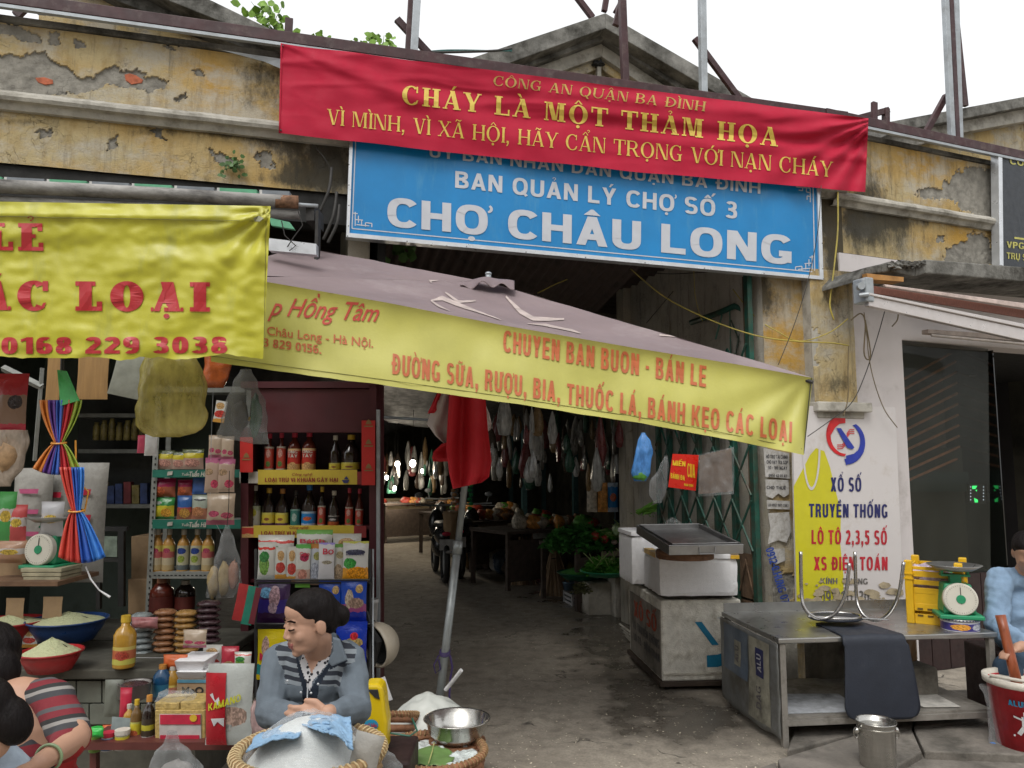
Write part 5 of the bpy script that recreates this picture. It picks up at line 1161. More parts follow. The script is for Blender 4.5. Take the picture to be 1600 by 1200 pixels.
# chopping block and trays
WOOD = M('chopping_block_wood', (.14, .065, .03), .7, var=.35, scale=18, bmp=.4, stretch=(1, 1, 6))
cp = P(1070, 874, 5.25); t = thing('chopping_block', 'round wooden chopping block under the steel tray on the foam box', 'chopping block', Vector((cp.x, cp.y, fb.z+.29)))
mb = MB(frame(t.location)); mb.lathe([(.185, 0), (.19, .005), (.192, .04), (.186, .055), (.0, .055)], 28); mb.build('wood_disc', WOOD, t, smooth=False)
TRAY = M('brushed_tray_steel', (.34, .34, .34), .38, .8, var=.15, scale=8, bmp=.1)
def tray(label, c, rz, w_, d_, h_, tilt=0, ry=0):
 t = thing('steel_tray', label, 'tray', c, rz); fr = frame(c, rz, tilt, ry); s = .004
 mb = MB(fr); mb.box((0, 0, s/2), (w_, d_, s)); mb.build('tray_floor', TRAY, t)
 mb = MB(fr)
 for x, y, a, b in ((0, -d_/2, w_, s), (0, d_/2, w_, s), (-w_/2, 0, s, d_), (w_/2, 0, s, d_)): mb.box((x, y, h_/2+s), (a+(s if a == w_ else -s), b, h_))
 mb.build('tray_wall', TRAY, t)
 mb = MB(fr); mb.tube([(-w_/2, -d_/2, h_+s), (w_/2, -d_/2, h_+s), (w_/2, d_/2, h_+s), (-w_/2, d_/2, h_+s)], .005, 6, True); mb.build('rolled_rim', TRAY, t)
 mb = MB(fr); mb.tube([(-.05, -d_/2-.003, h_*.9), (-.05, -d_/2-.02, h_*.15), (.05, -d_/2-.02, h_*.15), (.06, -d_/2-.003, h_*.9)], .003, 6); mb.build('handle', TRAY, t)
 return t
tz = fb.z+.29+.058
tray('deep steel tray leaning on the chopping block, lower of the two', Vector((1.20, 5.36, tz+.03)), radians(9), .50, .66, .055, radians(7))
tray('shallow steel tray resting inside the deep one', Vector((1.20, 5.37, tz+.062)), radians(12), .46, .58, .03, radians(8))
bag('plastic_scrap', 'crumpled clear plastic scrap behind the steel trays', 'plastic', [(808, 1048, 1052), (816, 1040, 1064), (824, 1036, 1070)], 6.0, FILM, handle=False, seed=4)
# ---- foam boxes along the alley and the produce on them
foam_box('old foam box near the cart with stained rim and celery on it', G(982, 965), radians(12), (.28, .50, .46), FOAMD, lid=False)
foam_box('low old foam box under the green basin of vegetables', G(945, 962), radians(14), (.36, .45, .34), FOAMD, lid=False)
bp = P(926, 878, 7.6)
BASG = M('green_plastic', (.02, .30, .14), .4, var=.1)
WIRE = M('silver_slats', (.4, .4, .4), .5, .5)
mb = MB()
for i in range(4): mb.tube([G(968+i*3, 975+i*6, .14-.03*i), G(1002, 1000+i*6, .14-.03*i)], .008, 6)
o = mb.build('bundled_slats', FOAMD, None); tag(o, 'bundle of pale slats lying between the foam boxes and the cart', 'slats')
o['kind'] = 'stuff'
def basin(label, cx, cy, Y, r, h, mat, heap=None, hh=.06, seed=0, z=None, group=None):
 p = P(cx, cy, Y); t = thing('plastic_basin', label, 'basin', p, 0, group); mb = MB(frame(p)); mb.lathe([(r*.68, 0), (r*.9, h*.6), (r, h), (r*1.04, h), (r*1.04, h-.008), (r*.98, h-.01), (r*.86, h*.55), (r*.64, .008), (0, .008)], 30); mb.build('bowl', mat, t, smooth=True)
 if heap is not None:
  mb = MB(frame(p)); mb.grid(lambda u, v: (r*.93*v*cos(2*pi*u), r*.93*v*sin(2*pi*u), h*.86+hh*(1-v)**1.0*(1+.1*nn(u*5, v*3, seed))+.004*nn(u*60, v*22, seed)), 44, 16); mb.build('heap', heap, t, smooth=False, fix=False)
 return t
def leaves(mb, c, rad, n, size, fr=None, up=.3):
 for i in range(n):
  d = Vector((random.gauss(0, 1), random.gauss(0, 1), random.gauss(0, 1))); d = d.normalized()*(random.random()**.4); p = Vector((c[0]+d.x*rad[0], c[1]+d.y*rad[1], c[2]+abs(d.z)*rad[2]))
  a = random.uniform(0, 6.28); s_ = size*random.uniform(.5, 1.3); u = Vector((cos(a), sin(a), random.uniform(-.5, .8))).normalized()*s_; v = u.cross(Vector((random.random(), random.random(), 1))).normalized()*s_*.35
  mb.quad(p, p+u*.5+v, p+u+Vector((0, 0, -s_*.2)), p+u*.5-v)
def produce(name, label, px, py, Y, rad, n, size, mat, stems=0, smat=None, sdir=None, cat='vegetables'):
 p = P(px, py, Y); t = thing(name, label, cat, p); mb = MB(); leaves(mb, p, rad, n, size); mb.build('leaves', mat, t, fix=False, kind='stuff')
 if stems:
  mb = MB()
  for i in range(stems):
   a = p+Vector((random.uniform(-.6, .6)*rad[0], random.uniform(-.5, .5)*rad[1], rad[2]*random.uniform(.1, .8))); d = Vector(sdir or (random.gauss(0, .5), random.gauss(0, .5), .4)).normalized()+Vector((random.gauss(0, .2), random.gauss(0, .2), random.gauss(0, .15)))
   mb.tube([a, a+d*.07, a+d*.14+Vector((0, 0, -.015))], [.006, .005, .003], 5)
  mb.build('stems', smat or PGREEN, t, kind='stuff')
 return t
basin('green plastic basin of leaf vegetables on the low foam box', 945, 900, 8.2, .25, .06, BASG)
produce('leaf_vegetables', 'heap of fresh green leaves in the green basin on the low foam box', 945, 896, 8.2, (.24, .18, .17), 900, .06, GREENV, 30)
produce('celery_bunch', 'pale celery leaves standing in the old foam box near the cart', 984, 884, 7.2, (.08, .12, .12), 200, .05, PGREEN, 20)
produce('herb_bundle', 'dark green herbs spilling over the edge of the vegetable stall', 905, 858, 8.65, (.40, .26, .26), 3200, .075, DGREEN, 40, DGREEN)
produce('spring_onions', 'bundle of spring onions with pale roots beside the dark herbs', 945, 842, 8.6, (.24, .18, .10), 500, .07, GREENV, 90, PGREEN, (1, -.3, .1))
produce('cabbage_leaves', 'yellow green mustard leaves piled beside the pale cabbage', 978, 838, 8.5, (.12, .14, .14), 600, .05, M('yellow_green', (.32, .42, .08), .5, var=.3, scale=12), 20)
produce('green_beans', 'long green gourds and beans behind the steel tray', 1005, 806, 7.2, (.12, .1, .06), 20, .03, GREENV, 40, M('bean_green', (.16, .38, .05), .5), (.8, -.2, .5))
p = P(968, 828, 8.5); t = thing('cabbage', 'round pale green cabbage on the vegetable stall', 'cabbage', p); CAB = M('cabbage_green', (.36, .50, .27), .5, var=.2, scale=6)
mb = MB(); mb.ball(p, .075, 16, 12, wob=.1); mb.build('cabbage_head', CAB, t, smooth=True)
for k_ in range(4):
 mb = MB(); a0 = k_*1.6; mb.grid(lambda u, v: p+Vector((cos(a0+(u-.5)*1.6)*cos(v*1.9-.9), sin(a0+(u-.5)*1.6)*cos(v*1.9-.9), sin(v*1.9-.9)))*(.079+.004*sin(u*9)), 10, 8); mb.build('outer_leaf', CAB, t, smooth=True, solid=.002, fix=False)
for i, (px, py, Y, r, mt, lb) in enumerate([(930, 846, 8.5, .055, (.4, .04, .03), 'red onion heap left'), (945, 850, 8.5, .05, (.45, .05, .04), ''), (985, 848, 8.5, .035, (.6, .55, .5), ''), (997, 846, 8.5, .04, (.62, .5, .45), ''), (975, 851, 8.5, .03, (.55, .5, .46), ''), (960, 852, 8.5, .035, (.6, .45, .4), '')]):
 q = P(px, py, Y); mb = MB(frame(q)); mb.ball((0, 0, r), (r, r, r*.85), 12, 8, wob=.15); mb.tube([(0, 0, 1.75*r), (0, 0, 2.05*r)], [r*.15, r*.05], 6)
 o = mb.build('root_vegetable', M('root_veg_%s' % 'abcdef'[i], mt, .5, var=.25), None, smooth=True); own(o, q)
 tag(o, ['dark red radish at the left end of the root vegetables', 'dark red radish under the spring onions', 'pale turnip below the cabbage', 'pinkish turnip nearest the foam box', 'smallest white turnip in front of the cabbage', 'peach coloured turnip between the radishes and turnips'][i], 'vegetable')
# stall table that carries them
STW = M('dark_stall_wood', (.075, .055, .043), .8, var=.3)
def stall(label, p, rz, w_, d_, h_, mat=STW, group=None):
 t = thing('market_stall', label, 'stall', p, rz, group); fr = frame(p, rz)
 mb = MB(fr); mb.box((0, d_/2, h_-.02), (w_, d_, .04)); mb.build('table_top', mat, t)
 mb = MB(fr); mb.box((0, .02, h_*.5), (w_*.96, .02, h_*.7)); mb.build('front_board', mat, t)
 for x in (-w_/2+.04, w_/2-.04):
  for y in (.04, d_-.04): mb = MB(fr); mb.box((x, y, (h_-.04)/2), (.05, .05, h_-.04)); mb.build('leg', mat, t)
 return t
sd_ = TH+pi/2+radians(7)
stall('vegetable stall table on the right of the gateway, under the herbs', Vector((1.22, 8.62, 0)), TH+radians(6), 1.15, 1.0, .68)
# crate, drum and buckets on the floor in front of the stall
WHP = M('white_plastic', (.5, .5, .5), .5, dirt=.2)
def slat_crate(label, p, rz, w_, d_, h_, mat, n=4, name='plastic_crate', cat='crate'):
 t = thing(name, label, cat, p, rz); fr = frame(p, rz)
 for x in (-w_/2, w_/2):
  for y in (0, d_): mb = MB(fr); mb.box((x, y, h_/2), (.022, .022, h_)); mb.build('corner_post', mat, t)
 for k_ in range(n):
  z = h_*(k_+.5)/n
  for a, b, c_, d2 in ((0, 0, w_-.022, .006), (0, d_, w_-.022, .006)): mb = MB(fr); mb.box((a, b, z), (c_, d2, h_/n*.62)); mb.build('side_slat', mat, t)
  for x in (-w_/2, w_/2): mb = MB(fr); mb.box((x, d_/2, z), (.006, d_-.022, h_/n*.62)); mb.build('side_slat', mat, t)
 mb = MB(fr); mb.box((0, d_/2, .01), (w_-.02, d_-.02, .01)); mb.build('floor_panel', mat, t)
 return t
slat_crate('small white plastic crate on the alley floor beside the low foam box', G(908, 948), radians(14), .2, .3, .14, WHP, 3)
produce('leaf_vegetables', 'limp brown green leaves in the small white crate', 908, 925, 7.9, (.09, .12, .09), 200, .05, M('brown_green', (.13, .14, .06), .6, var=.4))
basin('dark green basin heaped with netting, behind the small crate', 908, 905, 8.6, .26, .08, M('dark_green_plastic', (.01, .13, .07), .4), DGREEN, .08)
def bucket(label, p, r, h, mat, name='plastic_bucket', group=None, rim=None, taper=.82, band_=None, open_=True):
 t = thing(name, label, 'bucket', p, 0, group); mb = MB(frame(p)); mb.lathe([(r*taper, 0), (r, h), (r*1.05, h), (r*1.05, h-.02), (r*.97, h-.022), (r*.95, h-.03), (r*taper*.95, .01), (0, .01)], 28); mb.build('pail', mat, t, smooth=True)
 if rim: mb = MB(frame(p)); mb.lathe([(r*1.02, h-.035), (r*1.08, h-.03), (r*1.09, h+.004), (r*.98, h+.004), (r*.97, h-.03)], 28); mb.build('rim', rim, t, smooth=True)
 if band_: mb = MB(frame(p)); mb.lathe([(r*lerp(taper, 1, .3)*1.006, h*.3), (r*lerp(taper, 1, .7)*1.006, h*.7)], 28); mb.build('label', band_, t, smooth=True)
 return t
bucket('white bucket with blue print by the brooms', G(848, 905), .11, .26, WHP, band_=M('blue_band', (.05, .1, .3), .5)); bucket('pale blue bucket under the green netting', G(892, 932), .10, .18, M('pale_blue', (.16, .24, .32), .5))
bucket('patterned white tin holding sticks on the market floor', G(828, 905), .10, .22, M('tin_pattern', (.4, .4, .32), .5, var=.5, scale=40))
# brooms
STRAW = M('broom_straw', (.38, .27, .17), .85, var=.35, scale=40, stretch=(1, 1, .1), bmp=.5)
def broom(label, px, py, Y, h, w_):
 p = G(px, py); p = Vector((p.x*Y/p.y, Y, 0)); t = thing('straw_broom', label, 'broom', p); mb = MB(frame(p, 0, radians(-6)))
 for i in range(60):
  a = random.gauss(0, .35); b = random.gauss(0, .25); mb.tube([(a*w_, b*w_*.4, 0), (a*w_*.55, b*.1, h*.5), (a*.03, 0, h)], [.008, .007, .004], 4)
 mb.build('bristles', STRAW, t, kind='stuff'); mb = MB(frame(p, 0, radians(-6))); mb.tube([(0, 0, h*.85), (0, .05, h*1.25)], .014, 8); mb.build('handle', STRAW, t)
 mb = MB(frame(p, 0, radians(-6))); mb.tube([(.03*cos(k_), .03*sin(k_), h*.72) for k_ in [2*pi*q/10 for q in range(10)]], .006, 5, True); mb.build('binding', DARKI, t)
broom('wide straw broom standing at the right of the market floor', 866, 905, 9.5, .62, .28); broom('straw broom leaning behind the patterned tin', 812, 890, 10.4, .5, .2)
mb = MB()
for i in range(9): mb.tube([G(828, 905)+Vector((random.uniform(-.05, .05), random.uniform(-.05, .05), .1)), G(828, 905)+Vector((random.uniform(-.13, .13), .05, .62+random.uniform(-.1, .1)))], .007, 5)
o = mb.build('wooden_sticks', M('stick_wood', (.2, .1, .05), .7), None); tag(o, 'bunch of brown sticks standing in the patterned tin', 'sticks', kind='stuff')
# ---- steel table
tb = G(1224, 1171); TF = Matrix.Translation(tb) @ Matrix.Rotation(radians(7), 4, 'Z')
tzt = P(1225, 998, tb.y).z; W_, D_ = 1.32, .80
STEEL = M('brushed_table_steel', (.38, .38, .37), .33, .85, var=.2, scale=5, bmp=.12, dirt=.2, dcol=(.16, .15, .13), dscale=5)
GALV = M('dull_galvanised', (.30, .28, .25), .6, .3, var=.15, scale=14, dirt=.4, dcol=(.10, .085, .065), dscale=6)
ALUP = M('scuffed_side_sheet', (.24, .25, .25), .5, .35, var=.25, scale=4, bmp=.15, dirt=.6, dcol=(.13, .12, .095), dscale=3)
tt_ = thing('steel_table', 'low steel vending table with a patched metal side sheet and lower shelf', 'table', tb, radians(7))
mb = MB(TF); mb.box((W_/2, D_/2, tzt-.012), (W_+.02, D_+.02, .03)); mb.build('table_top', STEEL, tt_, bevel=.006)
mb = MB(TF); mb.box((W_/2, D_-.01, tzt+.03), (W_, .008, .06)); mb.build('back_lip', STEEL, tt_)
for x, y in ((.02, .02), (W_-.02, .02), (.02, D_-.02), (W_-.02, D_-.02)):
 mb = MB(TF); mb.box((x, y, (tzt-.03)/2), (.035, .035, tzt-.03)); mb.build('leg', GALV, tt_, bevel=.003)
mb = MB(TF); mb.box((W_/2+.0, .012, .135), (W_-.05, .022, .03)); mb.box((W_/2, D_-.03, .135), (W_-.05, .022, .03)); mb.build('shelf_rail', GALV, tt_)
mb = MB(TF); mb.box((W_/2, D_/2, .155), (W_-.05, D_-.05, .01)); mb.build('lower_shelf', GALV, tt_)
def tside(x, y, e): return TF @ Vector((-.012-e+.006*nn(x*.05, y*.08), x/100, -y/100))
mb = MB(); mb.grid(lambda u, v: TF @ Vector((-.012-.02*sin(pi*u)*(1-v)+.008*nn(u*4, v*4), lerp(.0, D_+.02, u), lerp(.05+.012*nn(u*6, 1), tzt-.03, v))), 30, 20); mb.build('side_sheet', ALUP, tt_, smooth=True, solid=.003, fix=False)
def tsd(x, y, e):
 u = x/100/(D_+.02); z = -y/100; v = (z-.05)/(tzt-.08); return TF @ Vector((-.0145-.02*sin(pi*u)*(1-v)+.008*nn(u*4, v*4)-e, x/100, z))
STRIP = M('pale_strip', (.30, .29, .23), .5, dirt=.4); NAV = M('navy_label', (.03, .035, .12), .4); BLU = M('dull_blue_film', (.09, .12, .16), .4, var=.3, scale=5)
def sheetpatch(nm, x0, x1, z0, z1, mt, e):
 mb = MB(); mb.grid(lambda u, v: tsd(lerp(x0, x1, u), -lerp(z0, z1, v), e), 10, 10); mb.build(nm, mt, tt_, fix=False)
sheetpatch('film_patch', 38, 76, 26, 54, BLU, .002); sheetpatch('film_strip', 10, 36, 8, 54, STRIP, .003); sheetpatch('film_strip', 48, 58, 32, 47, STRIP, .004)
sheetpatch('navy_label', 17, 27, 33, 49, NAV, .0055)
def rotp(cx, cz): return lambda x, y, e: tsd(cx-y, -(cz+x), e)
WT = M('label_white_print', (.5, .5, .52), .5); GT = M('label_grey_print', (.12, .11, .12), .6)
text_on('lettering', 'ALU', (0, 0), (10, 0), 5.0, rotp(19.5, 36), WT, tt_, S=.18, T=.16, eps=.008)
text_on('lettering', 'ALU', (0, 0), (10, 0), 4.5, rotp(51, 34), GT, tt_, S=.18, T=.16, eps=.007)
text_on('lettering', 'DAG', (0, 0), (13, 0), 5.5, rotp(19.5, 15), GT, tt_, S=.16, T=.14, eps=.007)
for i, (q, cm_) in enumerate([([(4, 8), (52, 6), (56, 40), (3, 46)], (.48, .5, .53)), ([(60, 12), (84, 8), (86, 40), (64, 44)], (.42, .36, .30)), ([(90, 8), (112, 6), (116, 44), (92, 46)], (.5, .48, .44))]):
 mb = MB(TF); mb.prism([(x/100, y/100, .163+.002*i) for x, y in q], (0, 0, .003)); o = mb.build('newspaper', M('newsprint_%s' % 'abc'[i], cm_, .8, var=.2, scale=20, dirt=.3), None)
 tag(o, ['bluish newspaper spread on the left of the lower table shelf', 'brown stained paper in the middle of the lower table shelf', 'white newspaper with blue print on the right of the lower shelf'][i], 'newspaper')
def tpt(x, y, z): return TF @ Vector((x, y, z))
# rubber mat
MAT = M('navy_rubber', (.018, .023, .036), .6, var=.15, scale=8, bmp=.1, bscale=120, dirt=.15, dcol=(.08, .08, .08))
def matfn(u, v):
 # path: on top from y=.38 to 0, then hangs
 L = .36+.46; s = v*L
 if s < .34: y, z = .34-s, tzt+.008
 elif s < .40: a = (s-.34)/.06*pi/2; y, z = -.03*sin(a), tzt+.008-.03*(1-cos(a))
 else: y, z = -.032-.02*sin((s-.4)*4), tzt-.022-(s-.40)
 wd = lerp(.15, .225, min(1, v*1.1)); k = 1
 if v > .90: k = sqrt(max(0, 1-((v-.90)/.10)**2))*.28+.72
 x = .55+(u-.5)*2*wd*k+(.02 if v > .5 else 0)*v
 return tpt(x, y, z+.004*nn(u*3, v*5))
mb = MB(); mb.grid(matfn, 24, 50); o = mb.build('rubber_mat', MAT, None, smooth=True, solid=.008, fix=False); tag(o, 'dark navy rubber mat draped over the front edge of the steel table', 'mat')
# upturned stool
CHR = M('chromed_tube', (.42, .41, .40), .25, .95, var=.12, bmp=0)
st = thing('metal_stool', 'upturned tubular metal stool with its curved legs in the air, on the steel table', 'stool', P(1300, 966, 4.75))
def sp_(x, y, Y): return P(x, y, Y)
def smoothpath(pts, n=6):
 out = []
 for i in range(len(pts)-1):
  p0 = pts[max(0, i-1)]; p1 = pts[i]; p2 = pts[i+1]; p3 = pts[min(len(pts)-1, i+2)]
  for k_ in range(n):
   t_ = k_/n; out.append(.5*((2*p1)+(p2-p0)*t_+(2*p0-5*p1+4*p2-p3)*t_*t_+(3*p1-p0-3*p2+p3)*t_**3))
 return out+[pts[-1]]
for pts in ([(1251, 862, 4.75), (1252, 915, 4.75), (1256, 948, 4.72), (1272, 964, 4.7), (1290, 966, 4.7), (1308, 955, 4.68), (1322, 925, 4.66), (1327, 880, 4.66)],
   [(1336, 862, 4.95), (1338, 930, 4.95), (1345, 955, 4.9), (1358, 967, 4.85), (1375, 968, 4.8), (1392, 955, 4.75), (1405, 925, 4.7), (1412, 878, 4.7)]):
 mb = MB(); mb.tube(smoothpath([sp_(*q) for q in pts]), .0105, 10); mb.build('bent_leg', CHR, st, smooth=True)
mb = MB(); c = P(1305, 962, 4.80); mb.tube([c+Vector((.15*cos(a), .11*sin(a), .0)) for a in [2*pi*i/24 for i in range(24)]], .009, 8, True); mb.build('seat_ring', CHR, st, smooth=True)
mb = MB(frame(c+Vector((0, 0, -.012)))); mb.lathe([(.0, -.008), (.15, -.008), (.165, 0), (.15, .012), (0, .012)], 28, sy=.75); mb.build('seat_pad', MAT, st, smooth=True)
mb = MB(); mb.tube([P(1262, 963, 4.7), P(1388, 968, 4.78)], .006, 8); mb.build('cross_bar', CHR, st)
# ---- yellow crate, scale, tin
CY = M('yellow_crate_plastic', (.68, .40, .008), .45, var=.1, bmp=.05)
def build_crate():
 p = tpt(1.11, .22, tzt+.003); rz = radians(-34); t = thing('plastic_crate', 'tall yellow stacking crate with scraps inside, behind the green scale', 'crate', p, rz); fr = frame(p, rz); w_, d_, h_ = .27, .34, .33
 for x in (-w_/2, w_/2):
  for y in (0, d_):
   mb = MB(fr); mb.box((x, y, (h_+.05)/2), (.045, .045, h_+.05)); mb.build('corner_post', CY, t, bevel=.006)
   for z in (.27, .30): mb = MB(fr); mb.box((x, y, z), (.056, .056, .008)); mb.build('post_rib', CY, t)
 for (ax, ln, off_) in (('x', w_, 0), ('x', w_, d_), ('y', d_, -w_/2), ('y', d_, w_/2)):
  for z, hh in ((.03, .06), (.10, .045), (.20, .035), (.25, .03), (.30, .035), (.335, .02)):
   mb = MB(fr)
   if ax == 'x': mb.box((0, off_, z), (ln-.045, .008, hh))
   else: mb.box((off_, d_/2, z), (.008, ln-.045, hh))
   mb.build('side_slat', CY, t, bevel=.002)
  mb = MB(fr)
  if ax == 'x': mb.box((0, off_, .15), (ln-.045, .004, .10))
  else: mb.box((off_, d_/2, .15), (.004, ln-.045, .10))
  mb.build('side_panel', CY, t)
  for k_ in range(4):
   for z in (.05, .09):
    mb = MB(fr); q = -ln*.3+ln*.2*k_
    if ax == 'x': mb.box((q, off_+(-.005 if off_ == 0 else .005), z), (.03, .004, .012))
    else: mb.box((off_+(-.005 if off_ < 0 else .005), d_/2+q, z), (.004, .03, .012))
    mb.build('vent_slot', M('slot_shadow', (.12, .07, .01), .8), t)
 mb = MB(fr); mb.box((0, d_/2, .01), (w_-.02, d_-.02, .012)); mb.build('floor_panel', CY, t)
 return fr
fr_c = build_crate()
q = fr_c @ Vector((0, .17, .22)); bb_ = thing('crumpled_bag', 'crumpled lilac and green plastic scraps filling the yellow crate', 'plastic bag', q)
mb = MB(); mb.ball(q+Vector((-.03, 0, .06)), (.10, .11, .07), 20, 14, wob=.8); mb.build('lilac_scrap', film('lilac_film', (.6, .5, .62), .8, .2), bb_, smooth=False)
mb = MB(); mb.ball(q+Vector((.05, .03, .07)), (.06, .07, .05), 16, 12, wob=.9); mb.build('green_scrap', film('green_film', (.1, .4, .2), .9, .2), bb_)
SCG = M('scale_green', (.02, .26, .12), .4, var=.12, bmp=.05); DIAL = M('dial_face', (.60, .58, .50), .4, var=.04)
def scale(label, p, rz, s=1.0, dirt=False, pan=True, dial_rx=0):
 t = thing('spring_scale', label, 'scale', p, rz); fr = frame(p, rz) @ Matrix.Scale(s, 4)
 mb = MB(fr); mb.box((0, .06, .012), (.24, .24, .024)); mb.build('base_plate', SCG, t, bevel=.006)
 mb = MB(fr); b0 = [(-.09, -.02, .024), (.09, -.02, .024), (.09, .15, .024), (-.09, .15, .024)]; b1 = [(-.075, .0, .20), (.075, .0, .20), (.075, .13, .20), (-.075, .13, .20)]; mb.hexa(b0+b1); mb.build('body', SCG, t, bevel=.012)
 mb = MB(fr); mb.box((0, .065, .215), (.06, .05, .05)); mb.box((0, .065, .245), (.16, .05, .012)); mb.box((-.07, .065, .262), (.014, .03, .035)); mb.box((.07, .065, .262), (.014, .03, .035)); mb.build('pan_support', SCG, t)
 if pan: mb = MB(fr); mb.lathe([(.0, .28), (.10, .282), (.15, .31), (.155, .308), (.10, .276), (0, .275)], 26, Matrix.Translation((0, .065, 0))); mb.build('pan', STEEL, t, smooth=True)
 DM = fr @ Matrix.Translation((0, -.03, .115)) @ Matrix.Rotation(pi/2-.08, 4, 'X')
 mb = MB(DM); mb.lathe([(.0, .02), (.088, .02), (.094, .014), (.094, -.02), (.0, -.02)], 36); dl_ = mb.build('dial', DIAL, t, smooth=False)
 mb = MB(DM); mb.lathe([(.0, .024), (.024, .024), (.026, .0205)], 20); mb.build('dial_hub', SCG, dl_)
 mb = MB(DM); mb.box((0, .035, .0225), (.004, .07, .002)); mb.box((0, -.012, .0225), (.006, .03, .002)); mb.build('needle', DARKI, dl_)
 mb = MB(DM)
 for k_ in range(40): a = 2*pi*k_/40; mb.box((.079*cos(a), .079*sin(a), .0215), (.009 if k_ % 5 == 0 else .005, .0014, .001), a)
 mb.build('dial_marks', DARKI, dl_, kind='stuff')
 return t
TINP = printed('tin_print', [(0, (.5, .5, .55)), (.12, (.05, .04, .2)), (.85, (.55, .57, .62))], ((.3, .5, .22, .3, (.75, .35, .05)), (.75, .5, .18, .3, (.5, .52, .58))), .35)
tp_ = tpt(1.17, .09, tzt+.003); t = thing('biscuit_tin', 'round purple and silver biscuit tin under the green scale', 'tin', tp_)
mb = MB(frame(tp_)); mb.lathe([(.10, 0), (.103, .003), (.103, .058), (.0, .058)], 32); mb.build('tin_body', TINP, t, smooth=False)
mb = MB(frame(tp_)); mb.lathe([(.0, .071), (.104, .071), (.106, .066), (.106, .058)], 32); mb.build('tin_lid', STEEL, t)
mb = MB(frame(tp_))
for k_ in range(36): a = 2*pi*k_/36; mb.box((.107*cos(a), .107*sin(a), .066), (.003, .007, .007), a)
mb.build('lid_teeth', NAV, t, kind='stuff')
scale('green spring scale with white dial standing on the biscuit tin', tpt(1.15, .06, tzt+.075), radians(-16), .98)
# ---- below the table
mb = MB(frame(tpt(.36, .95, 0), radians(14))); mb.box((0, .05, .26), (.5, .08, .5)); o = mb.build('foam_sheet', FOAMD, None, bevel=.005); tag(o, 'dirty white foam sheet leaning behind the table shelf', 'foam sheet')
STONE = M('rough_stone_block', (.20, .185, .155), .9, var=.3, scale=6, bmp=.8, bscale=30, dirt=.4)
mb = MB(frame(tpt(.92, .62, 0), radians(14)))
mb = MB(frame(tpt(1.02, .30, 0), radians(7))); mb.box((0, .16, .165), (.30, .32, .33)); mb.box((-.14, .55, .20), (.5, .22, .40)); o = mb.build('stone_step', STONE, None, bevel=.025); tag(o, 'rough stone step and block behind the right end of the table', 'step')
jp = tpt(1.10, .50, .33); t = thing('glass_jar', 'tall jar with a green lid on the stone step under the table', 'jar', jp)
mb = MB(frame(jp)); mb.lathe([(.05, 0), (.055, .01), (.055, .15), (.045, .17)], 18); mb.build('jar_body', film('brown_jar', (.35, .22, .12), 1.2, .1), t, smooth=True)
mb = MB(frame(jp)); mb.lathe([(.047, .17), (.05, .17), (.05, .2), (0, .2)], 18); mb.build('lid', BASG, t)
bp_ = tpt(.90, .86, .40); mb = MB(frame(bp_)); mb.lathe([(.03, 0), (.075, .04), (.08, .045), (.074, .042), (.03, .008), (0, .008)], 20); o = mb.build('white_bowl', WHP, None, smooth=True); own(o, bp_); tag(o, 'white bowl on the block under the table, beside a coloured packet', 'bowl')
q = tpt(.78, .86, .40); mb = MB(frame(q)); mb.box((0, 0, .05), (.06, .04, .12)); o = mb.build('small_box', printed('red_yellow_pack', [(0, (.5, .35, .03)), (.5, (.4, .03, .02))]), None, bevel=.003); own(o, q); tag(o, 'small red and yellow packet beside the white bowl under the table', 'packet')
DKR = M('dark_red_boards', (.025, .01, .009), .6, var=.3)
mb = MB(FR2)
for i in range(13): mb.box((.72+i*.19, .02, .36), (.18, .03, .70))
o = mb.build('dado_board', DKR, None); tag(o, 'dark red boards of the shop counter behind the man in blue', 'counter', kind='stuff')
# ---- buckets in the foreground
sb = G(1372, 1196, .05); t = thing('steel_pail', 'small stainless steel pail with ring handles standing on the apron', 'pail', sb)
INOX = M('stainless_steel', (.50, .49, .46), .22, .95, var=.1, scale=6, bmp=.08, stretch=(1, 1, 8))
mb = MB(frame(sb)); r = .092; h = .22; mb.lathe([(r*.9, 0), (r*.93, .006), (r, h-.006), (r*1.06, h), (r*1.06, h-.006), (r*.98, h-.01), (r*.9, .01), (0, .008)], 36); mb.build('pail_body', INOX, t, smooth=True)
mb = MB(frame(sb)); mb.lathe([(r*1.004, h-.035), (r*1.014, h-.032), (r*1.01, h-.028)], 36); mb.build('bead', INOX, t)
for sx in (-1, 1):
 mb = MB(frame(sb)); mb.ball((sx*r*1.08, 0, h-.05), (.016, .018, .018), 12, 8); mb.build('handle_boss', INOX, t, smooth=True)
 mb = MB(frame(sb)); mb.tube([(sx*(r*1.13+.012*cos(a)), .0, h-.062+.026*sin(a)) for a in [2*pi*i/14 for i in range(14)]], .0028, 6, True); mb.build('ring_handle', INOX, t, smooth=True)
rbp = P(1608, 1172, 4.35); rbp.z = .05
t = bucket('red bucket with white rim and blue lettering at the right edge', rbp, .185, .36, M('red_bucket_plastic', (.48, .02, .03), .4), rim=M('cream_rim', (.62, .58, .5), .45), taper=.8)
def cyl(cx, cz, r, h, taper, p):
 def f(x, y, e):
  z = cz-y/100; rr = r*lerp(taper, 1, z/h)+e+.0015; a = -pi/2+cx+(x/100)/r; return p+Vector((rr*cos(a), rr*sin(a), z))
 return f
f_ = cyl(-.55, .24, .185, .36, .8, rbp)
text_on('lettering', 'ALUMINI ACRY', (-9, 0), (18, 0), 3, f_, TEALP, t, S=.24, T=.18, cut=.3)
